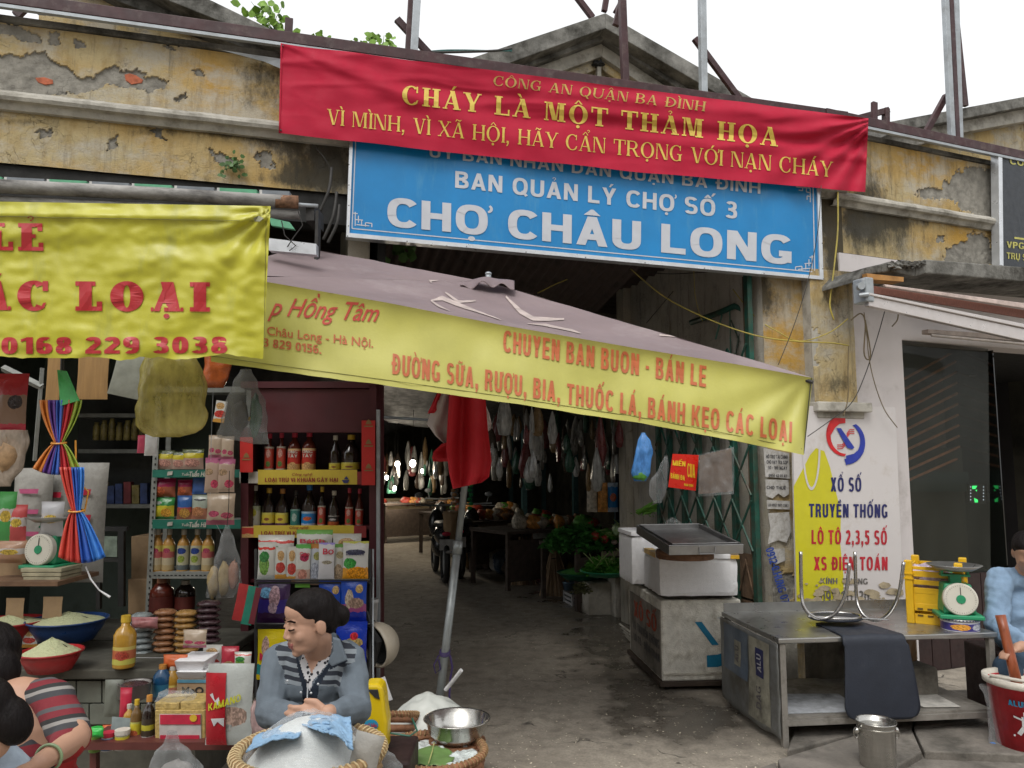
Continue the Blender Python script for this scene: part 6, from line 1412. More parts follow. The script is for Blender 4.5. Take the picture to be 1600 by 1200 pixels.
for i, (dx, mt) in enumerate(((0, WHP), (5, M('figure_blue', (.1, .3, .5), .5)))):
 flat_on('printed_figure', [[(-3+dx, 5), (1+dx, 5), (0+dx, 9), (3+dx, 13), (1+dx, 14), (-1+dx, 11), (-4+dx, 15), (-6+dx, 14), (-3+dx, 10)], [(-2+dx, 2.5), (0+dx, 2.5), (0+dx, 4.5), (-2+dx, 4.5)], [(-7+dx, 5), (-3+dx, 6), (-3+dx, 7), (-7+dx, 6)]], f_, mt, t, eps=.001)
flat_on('printed_base', [[(-8, 15), (8, 15), (8, 16), (-8, 16)]], f_, WHP, t, eps=.001)
mb = MB(); mb.tube([rbp+Vector((-.2, -.02, .375)), rbp+Vector((.05, -.20, .36)), rbp+Vector((.25, -.1, .34))], .009, 8); mb.build('bucket_handle', M('cream_rim', (1, 1, 1)), t, smooth=True)
mb = MB(); mb.tube([P(1591, 1078, 4.3), P(1580, 1030, 4.35), P(1569, 985, 4.4), P(1563, 961, 4.42)], [.028, .026, .025, .027], 12); o = mb.build('wooden_pestle', M('varnished_red_wood', (.25, .06, .02), .35, var=.3, scale=10, stretch=(4, 4, .6)), None, smooth=True); tag(o, 'long reddish wooden pole standing in the red bucket', 'pole')
bag('plastic_bag', 'translucent plastic bag with blue scraps hanging down beside the red bucket', 'plastic bag', [(1070, 1530, 1552), (1085, 1538, 1550), (1110, 1543, 1556), (1140, 1545, 1564), (1162, 1545, 1576), (1178, 1548, 1582)], 4.38, FILM, inner=[(1551, 1168, 8, 8, M('blue_scrap', (.03, .2, .6), .4))], handle=False, seed=12, depth=.6)
# ---- right shop front, slab, awning
slab = thing('concrete_canopy', 'weathered concrete slab projecting over the right shop front', 'canopy', L2(1.5, .3, 3.1), TH2)
def brk(x, y, off): return F2(x, y, off)
mb = MB(); tp2 = [(1340, 432), (1352, 418), (1378, 412), (1392, 408), (1430, 412), (1446, 405), (1600, 417), (1720, 428)]; bt = [(1340, 440), (1352, 430), (1378, 426), (1392, 424), (1430, 432), (1446, 427), (1600, 440), (1720, 452)]
for i in range(len(tp2)-1):
 a, b, c_, d2 = F2(*bt[i], .42), F2(*bt[i+1], .42), F2(*tp2[i+1], .42), F2(*tp2[i], .42); k_ = -N2*.5; mb.hexa([a, b, b+k_, a+k_, d2, c_, c_+k_, d2+k_])
mb.build('slab_edge', CONC, slab, bevel=.01)
mb = MB(); 
for i in range(7):
 c_ = F2(1392+i*8, 414+3*sin(i*2), .44); mb = MB(); mb.ball(c_, (.03, .03, .022), 10, 7, wob=1.2); mb.build('broken_lump', CONC, slab)
mb = MB(); mb.prism([F2(1354, 427, .46), F2(1412, 433, .46), F2(1412, 440, .46), F2(1356, 436, .46)], -N2*.1); mb.build('timber_edge', M('orange_timber', (.4, .2, .06), .8, var=.3), slab)
aw = thing('folding_arm_awning', 'retracted folding arm awning with silver front bar over the right shop', 'awning', F2(1500, 480, .6), TH2)
mb = MB(); c_ = F2(1349, 455, .55); mb.box(c_, (.07, .12, .17), TH2); mb.box(c_+Vector((-.0, -.03, .05)), (.09, .05, .05), TH2); mb.build('end_bracket', STEELG, aw, bevel=.01)
mb = MB(); mb.tube([c_+Vector((-.045, -.04, .02)), c_+Vector((-.045, -.075, .02))], .025, 14); mb.tube([c_+Vector((-.05, -.05, -.04)), c_+Vector((-.0, -.08, -.04))], .016, 10); mb.build('gear_boss', STEELG, aw)
def bar2(nm, a, b, c2, d3, off, mt, thick=.05):
 mb = MB(); mb.prism([F2(*a, off), F2(*b, off), F2(*c2, off), F2(*d3, off)], -N2*thick); return mb.build(nm, mt, aw, bevel=.004)
SILV = M('silver_profile', (.56, .52, .50), .35, .5, var=.04, bmp=0)
bar2('front_bar', (1358, 462), (1700, 535), (1700, 555), (1358, 478), .60, SILV, .04); bar2('front_bar_ridge', (1358, 457), (1700, 526), (1700, 533), (1358, 461), .615, SILV, .03)
bar2('fabric_edge', (1382, 444), (1700, 487), (1700, 497), (1384, 448), .55, M('pale_awning_fabric', (.52, .42, .38), .7), .02)
bar2('fabric_valance', (1362, 446), (1700, 500), (1700, 514), (1362, 458), .50, M('rust_awning_fabric', (.16, .06, .04), .8, var=.4, scale=30, stretch=(6, 6, 1)), .01)
ft = thing('fluorescent_fitting', 'long dusty fluorescent fitting mounted under the slab at the right', 'lamp fitting', F2(1540, 520, .1), TH2)
mb = MB(); mb.prism([F2(1450, 514, .12), F2(1700, 532, .12), F2(1700, 543, .12), F2(1450, 521, .12)], -N2*.06); mb.build('housing', M('dusty_beige', (.34, .28, .24), .7), ft, bevel=.005)
mb = MB(); mb.tube([F2(1456, 524, .14), F2(1700, 547, .14)], .012, 10); mb.build('tube', M('dusty_tube', (.45, .40, .36), .5), ft, smooth=True)
shop = thing('corner_shop', 'dark glass fronted shop right of the lottery board', 'shop', F2(1470, 960, -.1), TH2)
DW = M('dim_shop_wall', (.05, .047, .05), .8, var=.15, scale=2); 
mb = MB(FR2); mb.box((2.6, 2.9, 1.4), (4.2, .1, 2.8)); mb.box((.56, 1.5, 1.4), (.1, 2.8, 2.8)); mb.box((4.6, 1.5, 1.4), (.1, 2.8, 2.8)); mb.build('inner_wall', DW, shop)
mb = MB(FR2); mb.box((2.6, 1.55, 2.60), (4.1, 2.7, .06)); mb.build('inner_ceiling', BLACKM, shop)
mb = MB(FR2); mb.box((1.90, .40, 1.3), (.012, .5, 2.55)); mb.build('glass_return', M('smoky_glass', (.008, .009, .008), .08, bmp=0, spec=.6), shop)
GLS = film('shop_glass', (.20, .21, .18), .05, .04, 3, .02)
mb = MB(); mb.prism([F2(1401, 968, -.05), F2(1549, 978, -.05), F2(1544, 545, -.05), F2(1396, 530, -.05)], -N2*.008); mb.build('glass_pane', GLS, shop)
REFLECT = M('awning_reflection', (.62, .26, .12), .7, var=.25); OLV = M('olive_curtain', (.055, .052, .03), .8, var=.2, scale=2)
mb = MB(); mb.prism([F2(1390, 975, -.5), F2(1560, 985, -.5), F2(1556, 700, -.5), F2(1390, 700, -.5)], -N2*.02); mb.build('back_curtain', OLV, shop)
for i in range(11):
 y0 = 600+i*16; a = F2(1398, y0, -.25); b = F2(1540, y0-78+i*1.5, -.65); mb = MB(); mb.tube([a, b], .011, 6); mb.build('reflected_stripe', REFLECT, shop)  # added tubes behind the pane imitate awning stripes reflected in the glass
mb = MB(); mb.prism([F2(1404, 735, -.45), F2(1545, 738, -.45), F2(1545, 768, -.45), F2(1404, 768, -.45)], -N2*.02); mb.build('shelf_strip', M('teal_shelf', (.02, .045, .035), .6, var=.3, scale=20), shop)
led = thing('led_sign', 'small green LED sign glowing behind the shop glass', 'sign', F2(1528, 785, -.3), TH2)
mb = MB(); mb.prism([F2(1514, 786, -.3), F2(1542, 788, -.3), F2(1541, 757, -.3), F2(1514, 756, -.3)], -N2*.02); mb.build('panel', BLACKM, led)
GE = M('green_led', (.1, 1, .3), .5, emit=((.05, 1, .2), 2.2), bmp=0); WE = M('white_led', (1, 1, 1), .5, emit=((.7, .8, 1), 1.5), bmp=0)
flat_on('green_dots', [[(1519, 759), (1527, 759), (1524, 764), (1519, 764)], [(1522, 778), (1528, 781), (1528, 785), (1523, 785)], [(1524, 766), (1527, 765), (1526, 768)]], on2(-.3), GE, led)
flat_on('white_dots', [[(x, y), (x+1.4, y), (x+1.4, y+1.6), (x, y+1.6)] for x in (1516, 1536) for y in (760, 765, 770, 775, 780)], on2(-.3), WE, led)
mb = MB(frame(F2(1525, 588, -.35))); mb.lathe([(.05, 0), (.058, .006), (.05, .012), (.044, .006)], 20); o = mb.build('ceiling_ring', ALU, None); tag(o, 'pale ring lamp seen through the shop glass', 'lamp')
# ---- cables
CBK = M('black_cable', (.03, .028, .025), .6, bmp=0); CYL = M('yellow_cable', (.40, .32, .06), .55, bmp=0, dirt=.3, dcol=(.2, .16, .06)); CBR = M('brown_cable', (.16, .12, .06), .6, bmp=0)
def cable(label, pts, r, mat, off=.16, fr=F, group=None):
 mb = MB(); P_ = [fr(*q[:2], q[2] if len(q) > 2 else off) for q in pts]; mb.tube(smoothpath(P_, 8), r, 6); o = mb.build('cable', mat, None, smooth=True); tag(o, label, 'cable', group); return o
cable('yellow cable hanging down over the mouldy wall right of the blue sign', [(1309, 300), (1309, 360), (1303, 420), (1298, 460), (1297, 480), (1303, 500)], .006, CYL)
cable('yellow cable crossing the gateway from the roof to the right pillar', [(985, 420, -.5), (1040, 465, -.4), (1110, 500, -.2), (1180, 524, 0), (1240, 533, .15), (1300, 536, .2), (1326, 540, .2)], .005, CYL)
cable('thinner yellow cable crossing above the first at the right pillar', [(1145, 452, -.3), (1180, 495, -.1), (1215, 518, .1), (1250, 533, .15), (1295, 520, .15), (1325, 498, .2)], .004, CYL)
cable('yellow strings hanging in front of the drain pipe', [(1084, 420, -.6), (1086, 460, -.6), (1093, 490, -.6), (1098, 502, -.6)], .003, CYL)
cable('pair of yellow cords behind the parasol top', [(930, 408, -1), (900, 430, -1), (868, 444, -1), (840, 458, -1)], .005, CYL)
cable('black cable drooping from the blue sign to the parasol corner', [(1283, 290, .2), (1278, 360, .2), (1262, 440, .2), (1240, 510, .2), (1216, 570, .2)], .0028, CBK)
cable('black cable running from the awning bracket down over the lottery board', [(1383, 484, .2), (1370, 530, .2), (1350, 590, .2), (1330, 630, .25), (1300, 655, .25), (1262, 682, .25)], .0035, CBK)
cable('brown cable looping down the pale pier to the shop glass', [(1350, 488, .2), (1354, 520, .2), (1358, 560, .2), (1367, 600, .2), (1382, 640, .2), (1402, 668, .2)], .0035, CBR)
cable('looped brown cable beneath the awning bracket', [(1330, 500, .2), (1345, 490, .2), (1352, 505, .2), (1350, 550, .2), (1356, 562, .2), (1360, 550, .2), (1352, 500, .2)], .005, CBR)
cable('grey cable going down beside the pilaster', [(1326, 540, .2), (1325, 580, .2), (1325, 620, .2), (1318, 650, .2)], .004, CBR)
cable('short brown cable at the corner of the shop opening', [(1404, 485, .1), (1402, 500, .1), (1394, 510, .1)], .005, CBR)
cable('black cable across the mouldy side wall above the parasol', [(1010, 425, -.8), (1050, 428, -.8), (1120, 424, -.5)], .004, CBK)
for a, b, k_ in (((1052, 455), (1010, 505), 'left'), ((1158, 425), (1120, 475), 'right')):
 cable('thin dark %s stay wire on the side wall above the parasol' % k_, [(a[0], a[1], -.7), (b[0], b[1], -.7)], .003, CBK)
cable('bundle of black cables behind the banner above the gate', [(520, 78, -.3), (600, 76, -.3), (640, 82, -.3), (760, 80, -.3), (800, 76, -.3)], .009, CBK)
for i in range(3):
 cable(['upper', 'middle', 'lower'][i]+' teal roof cable above the red banner', [(500, 70+i*4, -.3), (620, 78+i*3, -.32), (700, 80-i, -.3), (800, 78+i, -.3)], .004, M('teal_cable', (.03, .12, .11), .5))
mb = MB(); c_ = F(620, 79, -.28); mb.ball(c_, (.03, .02, .02), 10, 8, wob=.8); o = mb.build('cable_knot', CBK, None); tag(o, 'knot of black cables left of the first roof upright', 'cable')
for i, (x0, y0, x1, y1) in enumerate(((488, 225, 520, 275), (518, 262, 500, 330), (526, 300, 505, 375), (530, 320, 512, 380))):
 cable(['thin wire across the mouldy corner left of the blue sign', 'first thick black cable beside the blue sign', 'second thick black cable beside the blue sign', 'third thick black cable beside the blue sign'][i], [(x0, y0, .1), ((x0+x1)/2+5, (y0+y1)/2, .12), (x1, y1, .1)], .002 if i == 0 else .010, CBK)
# ---- weeds
LEAF = M('weed_leaf', (.16, .30, .025), .5, var=.35, scale=20); LEAFD = M('fern_leaf', (.06, .13, .03), .6, var=.3)
def weed(label, pts, off, n, size, mat=LEAF, cat='plant'):
 t = thing('roof_weed', label, cat, F(pts[0][0], pts[0][1], off)); st_ = MB(); lf = MB()
 for k_ in range(len(pts)-1):
  a = F(*pts[0], off); b = F(*pts[k_+1], off+random.uniform(-.1, .1)); m_ = a.lerp(b, .5)+Vector((random.uniform(-.03, .03), 0, .02)); st_.tube([a, m_, b], [.004, .003, .0015], 5)
  for i in range(n):
   tt = random.uniform(.35, 1.02); p = (a.lerp(m_, tt*2) if tt < .5 else m_.lerp(b, tt*2-1))+Vector((random.gauss(0, .02), random.gauss(0, .03), random.gauss(0, .02)))
   an = random.uniform(0, 6.28); u = Vector((cos(an), sin(an)*.6, random.uniform(-.6, .3))).normalized()*size*random.uniform(.6, 1.2); v = Vector((-u.z, random.uniform(-.3, .3)*size, u.x)).normalized()*size*.38
   lf.quad(p, p+u*.3+v, p+u*.7+v*.8, p+u, p+u*.7-v*.8, p+u*.3-v)
 st_.build('stem', LEAFD, t); lf.build('leaves', mat, t, fix=False, kind='stuff')
weed('leafy green weed growing on the left gable against the sky', [(432, 52), (400, 20), (378, 14), (420, 4), (440, 12), (428, 38), (392, 2), (410, 30)], -.75, 6, .075)
weed('low green weed between the stub post and the banner', [(478, 66), (455, 52), (500, 52), (520, 62), (470, 56)], -.75, 6, .06)
weed('green weed growing beside the cable knot above the banner', [(590, 84), (575, 58), (600, 55), (618, 78), (545, 68), (610, 68), (560, 74)], -.5, 8, .06)
weed('small fern rooted in the stained wall above the awning roll', [(362, 262), (345, 268), (372, 250), (385, 272), (350, 258), (376, 268)], .02, 10, .035, LEAFD)
weed('green leaves hanging in the dark under the blue sign', [(612, 372), (640, 402), (622, 398), (638, 386)], -.3, 5, .10, LEAFD)
# ================================================================ LEFT SHOP
def sbox(nm, x0, y0, x1, y1, Y, dp, mat, parent=None, bevel=0, **kw):
 a = P(x0, y1, Y); b = P(x1, y1, Y); c = P(x1, y0, Y); d = P(x0, y0, Y); k = Vector((0, dp, 0))
 mb = MB(); mb.hexa([a, b, b+k, a+k, d, c, c+k, d+k]); return mb.build(nm, mat, parent, bevel=bevel, **kw)
def one(o, label, cat, p=None, group=None):
 if p is not None: own(o, p)
 return tag(o, label, cat, group)
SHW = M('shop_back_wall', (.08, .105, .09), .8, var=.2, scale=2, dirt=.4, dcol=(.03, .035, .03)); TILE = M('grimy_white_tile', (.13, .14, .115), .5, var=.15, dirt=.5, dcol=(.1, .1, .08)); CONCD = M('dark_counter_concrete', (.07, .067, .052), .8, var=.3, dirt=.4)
shp = thing('shop_room', 'dim grocery shop interior behind the goods at the left', 'shop', P(200, 1100, 5), 0)
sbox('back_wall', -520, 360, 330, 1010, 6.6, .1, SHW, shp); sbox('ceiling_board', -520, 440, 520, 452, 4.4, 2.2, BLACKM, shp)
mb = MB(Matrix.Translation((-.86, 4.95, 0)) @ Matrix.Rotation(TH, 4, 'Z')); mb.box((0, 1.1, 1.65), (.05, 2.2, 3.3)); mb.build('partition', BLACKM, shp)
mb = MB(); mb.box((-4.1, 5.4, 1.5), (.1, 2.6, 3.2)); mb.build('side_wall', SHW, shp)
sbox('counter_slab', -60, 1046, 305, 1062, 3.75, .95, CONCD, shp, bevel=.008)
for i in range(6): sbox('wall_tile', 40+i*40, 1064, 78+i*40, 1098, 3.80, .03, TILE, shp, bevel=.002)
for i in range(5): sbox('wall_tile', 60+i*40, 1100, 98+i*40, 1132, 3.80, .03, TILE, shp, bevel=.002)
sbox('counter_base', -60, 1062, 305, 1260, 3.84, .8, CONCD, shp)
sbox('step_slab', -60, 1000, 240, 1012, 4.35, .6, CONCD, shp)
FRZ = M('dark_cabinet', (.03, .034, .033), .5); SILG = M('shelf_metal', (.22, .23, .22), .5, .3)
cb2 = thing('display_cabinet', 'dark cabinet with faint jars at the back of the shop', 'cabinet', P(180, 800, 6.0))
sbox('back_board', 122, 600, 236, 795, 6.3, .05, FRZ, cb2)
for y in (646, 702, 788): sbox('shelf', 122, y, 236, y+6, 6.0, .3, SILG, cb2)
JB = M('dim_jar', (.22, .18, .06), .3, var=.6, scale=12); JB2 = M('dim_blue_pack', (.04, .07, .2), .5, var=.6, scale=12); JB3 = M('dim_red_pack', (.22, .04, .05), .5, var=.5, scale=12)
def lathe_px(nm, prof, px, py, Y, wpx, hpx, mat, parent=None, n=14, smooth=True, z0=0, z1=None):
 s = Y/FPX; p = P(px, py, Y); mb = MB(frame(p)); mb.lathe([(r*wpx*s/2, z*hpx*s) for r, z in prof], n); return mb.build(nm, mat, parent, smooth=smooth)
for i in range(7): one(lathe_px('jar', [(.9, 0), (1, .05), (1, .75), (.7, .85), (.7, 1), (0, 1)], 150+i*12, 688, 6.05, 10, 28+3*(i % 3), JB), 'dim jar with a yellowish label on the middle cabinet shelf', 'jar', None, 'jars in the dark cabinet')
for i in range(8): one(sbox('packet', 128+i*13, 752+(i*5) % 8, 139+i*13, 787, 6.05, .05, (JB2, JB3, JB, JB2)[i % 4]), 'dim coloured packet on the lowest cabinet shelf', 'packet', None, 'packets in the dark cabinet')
KBX = M('kraft_carton', (.30, .20, .11), .8, var=.15); KRF = M('kraft_paper', (.33, .19, .07), .7, var=.15, stretch=(6, 6, .5))
for i, q in enumerate(((205, 838, 238, 905, 5.4), (200, 905, 236, 960, 5.35))): one(sbox('carton', *q, .3, KBX, bevel=.003), ['upper', 'lower'][i]+' brown carton beside the slotted steel shelf', 'carton')
chb = thing('black_chair', 'black wooden chair frame standing at the back of the shop', 'chair', P(170, 950, 5.2))
for q in ((150, 828, 156, 952), (184, 824, 193, 948)): sbox('post', *q, 5.2, .03, CAPW, chb)
for q in ((147, 823, 198, 830), (150, 872, 190, 878)): sbox('rail', *q, 5.2, .03, CAPW, chb)
sbox('backrest_print', 157, 838, 183, 870, 5.22, .006, M('green_white_print', (.2, .25, .2), .6, var=.5), chb)
# ---- generic packet and bottle
def packet(name, label, cat, x0, y0, x1, y1, Y, mat, th=.25, lean=0, group=None, txt=None, seal=True, rz=0, roll=0):
 s = Y/FPX; w_ = (x1-x0)*s; h_ = (y1-y0)*s; p = P((x0+x1)/2, y1, Y); mb = MB(frame(p, rz, -lean) @ Matrix.Rotation(roll, 4, 'Y'))
 for sg in (-1, 1):
  def fn(u, v):
   k = (max(0, sin(pi*u))**.5)*(max(0, sin(pi*min(1, max(0, (v-.06)/.86))))**.45 if seal else max(0, sin(pi*v))**.5)
   return ((u-.5)*w_*(1-.05*sin(pi*v)+.01*nn(v*5, x0)), sg*(k*th*w_*.5*(1+.25*nn(u*4+x0, v*4, sg))+.0006), v*h_)
  mb.grid(fn, 12, 14)
 o = mb.build(name, mat, None, smooth=True)
 if label: tag(o, label, cat, group)
 T = frame(p); o.data.transform(Matrix.Translation(-p)); o.location = p
 if txt:
  ROOTM[o.name] = Matrix.Translation(-p)
  for (tx, fx0, fx1, fz, c, mt) in txt:
   def pl(x, y, e, F_=frame(p, rz, -lean) @ Matrix.Rotation(roll, 4, 'Y')):
    u = (x-x0)/(x1-x0); v = (y1-y)/(y1-y0); k = (max(0, sin(pi*min(1, max(0, u))))**.5)*(max(0, sin(pi*min(1, max(0, (v-.06)/.86))))**.45)
    return F_ @ Vector(((u-.5)*w_, -(k*th*w_*.5*1.15+.003+e), v*h_))
   text_on('lettering', tx, (lerp(x0, x1, fx0), lerp(y1, y0, fz)), (lerp(x0, x1, fx1), lerp(y1, y0, fz)), c, pl, mt, o, bold=.02, cut=.3)
 return o
PROF = {'soy': [(.86, 0), (1, .03), (1, .50), (.85, .60), (.42, .78), (.34, .84), (.34, .9)], 'slim': [(.9, 0), (1, .03), (1, .52), (.7, .66), (.42, .74), (.40, .9)],
  'shoul': [(.95, 0), (1, .03), (1, .62), (.8, .72), (.4, .80), (.36, .9)], 'jug': [(.95, 0), (1, .04), (.9, .3), (1, .5), (.95, .7), (.45, .86), (.35, .9)], 'jar': [(.95, 0), (1, .04), (1, .7), (.9, .78), (.9, .8)]}
def bottle(label, px, py, Y, wpx, hpx, gm, lm, cm_, kind='soy', lz=(.12, .46), group=None, txt=None, tm=None):
 p = P(px, py, Y); s = Y/FPX; t = thing('bottle' if kind != 'jar' else 'jar', label, 'bottle' if kind != 'jar' else 'jar', p, 0, group); pr = PROF[kind]
 mb = MB(frame(p)); mb.lathe([(0, 0)]+[(r*wpx*s/2, z*hpx*s) for r, z in pr], 16); mb.build('glass_body', gm, t, smooth=True)
 r0 = wpx*s/2*1.012; mb = MB(frame(p)); mb.lathe([(r0, lz[0]*hpx*s), (r0, lz[1]*hpx*s)], 20)
 mb.f = [f for f in mb.f if len(f) == 4]; mb.mi = [0]*len(mb.f); mb.build('label', lm, t, smooth=True)
 rt = pr[-1][0]*wpx*s/2*1.2; zt = pr[-1][1]; mb = MB(frame(p)); mb.lathe([(rt, (zt-.03)*hpx*s), (rt, hpx*s), (0, hpx*s)], 14); mb.build('cap', cm_, t, smooth=False)
 if txt:
  def f(x, y, e): r_ = r0+.0008+e; a = -pi/2+x*s/r0; return p+Vector((r_*cos(a), r_*sin(a), -y*s))
  for k_, (tx, z, c_) in enumerate(txt): text_on('lettering', tx, (-wpx*.36, -z*hpx), (wpx*.36, -z*hpx), c_, f, tm, t, cut=.3)
 return t
DKG = M('dark_bottle', (.016, .010, .008), .1, bmp=0, var=.1, spec=.8); RDG = M('brown_sauce', (.10, .02, .012), .15, bmp=0); OIL = M('amber_oil', (.40, .22, .03), .15, bmp=0); HNY = M('syrup', (.45, .24, .06), .25, bmp=0)
cR = M('cap_red', (.45, .02, .05), .4); cY_ = M('cap_yellow', (.55, .36, .03), .4); cW = M('cap_white', (.55, .52, .45), .4); cO = M('cap_orange', (.45, .20, .04), .4); cB = M('cap_black', (.02, .02, .02), .4); cG = M('cap_green', (.03, .4, .06), .4)
lRed = printed('label_red', [(0, (.5, .3, .1)), (.3, (.42, .03, .02)), (.9, (.6, .4, .2))], ((.5, .22, .3, .16, (.5, .3, .12)),)); lYel = printed('label_yellow', [(0, (.10, .03, .08)), (.2, (.55, .45, .05)), (.85, (.5, .45, .1))], ((.5, .5, .2, .12, (.25, .08, .03)),))
lCre = printed('label_cream', [(0, (.5, .5, .42)), (.75, (.35, .4, .25))], ((.5, .65, .28, .2, (.45, .42, .03)), (.4, .3, .2, .08, (.1, .15, .1))))
lGrn = printed('label_teal', [(0, (.03, .16, .13)), (.9, (.2, .35, .3))], ((.5, .5, .25, .25, (.3, .4, .35)),)); lBlu = printed('label_blue', [(0, (.35, .4, .5)), (.15, (.01, .16, .42)), (.85, (.3, .4, .5))], ((.5, .5, .3, .14, (.5, .1, .03)),))
lTall = printed('label_tall', [(0, (.45, .42, .35)), (.05, (.40, .05, .03)), (.92, (.45, .42, .35))], ((.5, .7, .25, .18, (.55, .3, .25)), (.5, .25, .25, .12, (.1, .2, .05)))); lBlk = printed('label_black_orange', [(0, (.35, .08, .02)), (.4, (.03, .03, .03)), (.9, (.3, .28, .25))], ((.5, .62, .3, .1, (.45, .42, .4)),))
lPnk = printed('label_pinkish', [(0, (.40, .3, .15)), (.2, (.45, .38, .25)), (.5, (.40, .10, .10)), (.75, (.5, .42, .1))], ((.5, .8, .3, .1, (.35, .05, .1)),))
lTea = printed('label_blue_oval', [(0, (.1, .12, .12)), (.2, (.42, .40, .28))], ((.5, .78, .38, .13, (.02, .05, .22)), (.5, .45, .3, .15, (.25, .32, .05))))
# ---- maroon shelf
MAR = M('dark_maroon_board', (.065, .008, .012), .5, var=.2, scale=4); MARI = M('maroon_inside', (.03, .006, .012), .6, var=.2); RPO = M('red_poster', (.50, .022, .018), .45, var=.05); YST = M('yellow_shelf_strip', (.50, .38, .04), .5, var=.08); MPR = M('maroon_print', (.22, .02, .02), .5)
ms = thing('bottle_shelf', 'tall dark maroon shelf of sauce bottles with yellow shelf strips at the left gatepost', 'shelf', P(485, 1080, 4.6))
sbox('back_panel', 388, 600, 584, 1078, 4.86, .03, MARI, ms); sbox('header_board', 392, 607, 588, 676, 4.62, .02, MAR, ms, bevel=.003)
sbox('side_panel', 376, 668, 388, 1090, 4.6, .28, MAR, ms); sbox('side_panel', 577, 600, 588, 1090, 4.6, .28, MAR, ms); sbox('top_board', 376, 596, 588, 606, 4.6, .28, MAR, ms)
for y in (737, 822, 905, 990): sbox('shelf_board', 388, y, 577, y+5, 4.63, .24, MAR, ms)
sbox('corner_rod', 588, 640, 593, 1090, 4.58, .03, STEELG, ms)
sbox('price_strip', 403, 734, 558, 757, 4.6, .01, YST, ms); sbox('price_strip', 396, 821, 553, 840, 4.6, .01, YST, ms); sbox('blank_strip', 374, 737, 403, 755, 4.6, .01, CONCL, ms); sbox('red_end_tag', 378, 823, 396, 840, 4.598, .01, lRed, ms)
sbox('red_end_tag', 553, 822, 572, 840, 4.598, .01, MPR, ms); sbox('red_end_tag', 558, 737, 566, 757, 4.598, .01, MPR, ms)
sbox('red_poster', 375, 683, 395, 738, 4.57, .004, RPO, ms); sbox('red_poster', 565, 657, 586, 758, 4.57, .004, RPO, ms)
pl = onY(4.598)
text_on('lettering', 'Công nghệ', (456, 743), (488, 743), 4, pl, MPR, ms, bold=.01, shear=.3); text_on('lettering', 'LOẠI TRỪ VI KHUẨN GÂY HẠI', (414, 753), (528, 753), 6.5, pl, MPR, ms, S=.2, T=.16)
text_on('lettering', 'Công nghệ', (452, 826), (482, 826), 4, pl, MPR, ms, bold=.01, shear=.3); text_on('lettering', 'LOẠI TRỪ VI KHUẨN GÂY HẠI', (408, 836), (520, 836), 6, pl, MPR, ms, S=.2, T=.16)
flat_on('boat_logo', [[(534, 750), (546, 750), (543, 755), (537, 755)], [(537, 749), (541, 744), (545, 749)]], pl, NAV, ms)
pl = onY(4.568)
for x, ys in ((576, (663, 694, 732)), (385, (715,))):
 for y in ys: flat_on('gold_emblem', [[(x-5, y), (x+5, y), (x+3, y-5), (x, y-8), (x-3, y-5)], [(x-7, y+2), (x+7, y+2), (x+7, y+4), (x-7, y+4)]], pl, M('dull_gold', (.25, .14, .05), .5), ms, eps=.001)
GB = 'sauce bottles on the upper maroon shelf'
for (px, w_, h_, g, l, c, kd, lz, lb, tx) in [(420, 14, 59, RDG, lTall, cR, 'slim', (.05, .65), 'leftmost tall sauce bottle on the upper maroon shelf', None), (438.5, 14, 60, RDG, lTall, cR, 'slim', (.05, .65), 'second tall sauce bottle on the upper maroon shelf', None),
  (459, 20, 61, RDG, lRed, cR, 'shoul', (.03, .58), 'third bottle, red label with white words, on the upper maroon shelf', 1), (482, 21, 62, RDG, lRed, cR, 'shoul', (.03, .58), 'fourth bottle, red label with white words, on the upper maroon shelf', 1),
  (523, 18, 56, DKG, lYel, cW, 'soy', (.02, .24), 'dark bottle with a white cap on the upper maroon shelf', None), (548, 29, 57, DKG, lYel, cY_, 'soy', (.02, .25), 'broad dark bottle with a yellow cap on the upper maroon shelf', None)]:
 bottle(lb, px, 737, 4.72, w_, h_, g, l, c, kd, lz, None, [('ÔNG', .46, 4.5), ('TÂY', .36, 4.5)] if tx else None, cW)
for (px, w_, h_, g, l, c, kd, lz, lb) in [(397, 19, 62, DKG, lCre, cW, 'soy', (.03, .50), 'dark bottle with a cream label and a pale cap, leftmost on the second maroon shelf'), (419, 20, 58, DKG, lYel, cY_, 'soy', (.02, .36), 'yellow capped dark bottle on the second maroon shelf'), (440, 20, 57, DKG, lYel, cO, 'soy', (.02, .36), 'orange capped dark bottle on the second maroon shelf'),
  (461, 15, 54, DKG, lGrn, cB, 'soy', (.02, .48), 'dark bottle with a teal label on the second maroon shelf'), (482, 22, 63, DKG, lBlu, M('cap_blue', (.02, .15, .4), .4), 'soy', (.02, .36), 'large bottle with blue label and blue neck on the second maroon shelf'), (502, 12, 60, DKG, lTall, cY_, 'slim', (.02, .52), 'slim bottle with a tall white arched label on the second maroon shelf'),
  (521, 17, 54, DKG, lBlk, cW, 'soy', (.02, .30), 'dark bottle with a black and orange label on the second maroon shelf'), (545, 12, 58, RDG, lTall, cR, 'slim', (.02, .50), 'slim red capped bottle on the second maroon shelf'), (561, 12, 57, RDG, lTall, cR, 'slim', (.02, .46), 'rightmost slim red capped bottle on the second maroon shelf')]:
 bottle(lb, px, 822, 4.72, w_, h_, g, l, c, kd, lz)
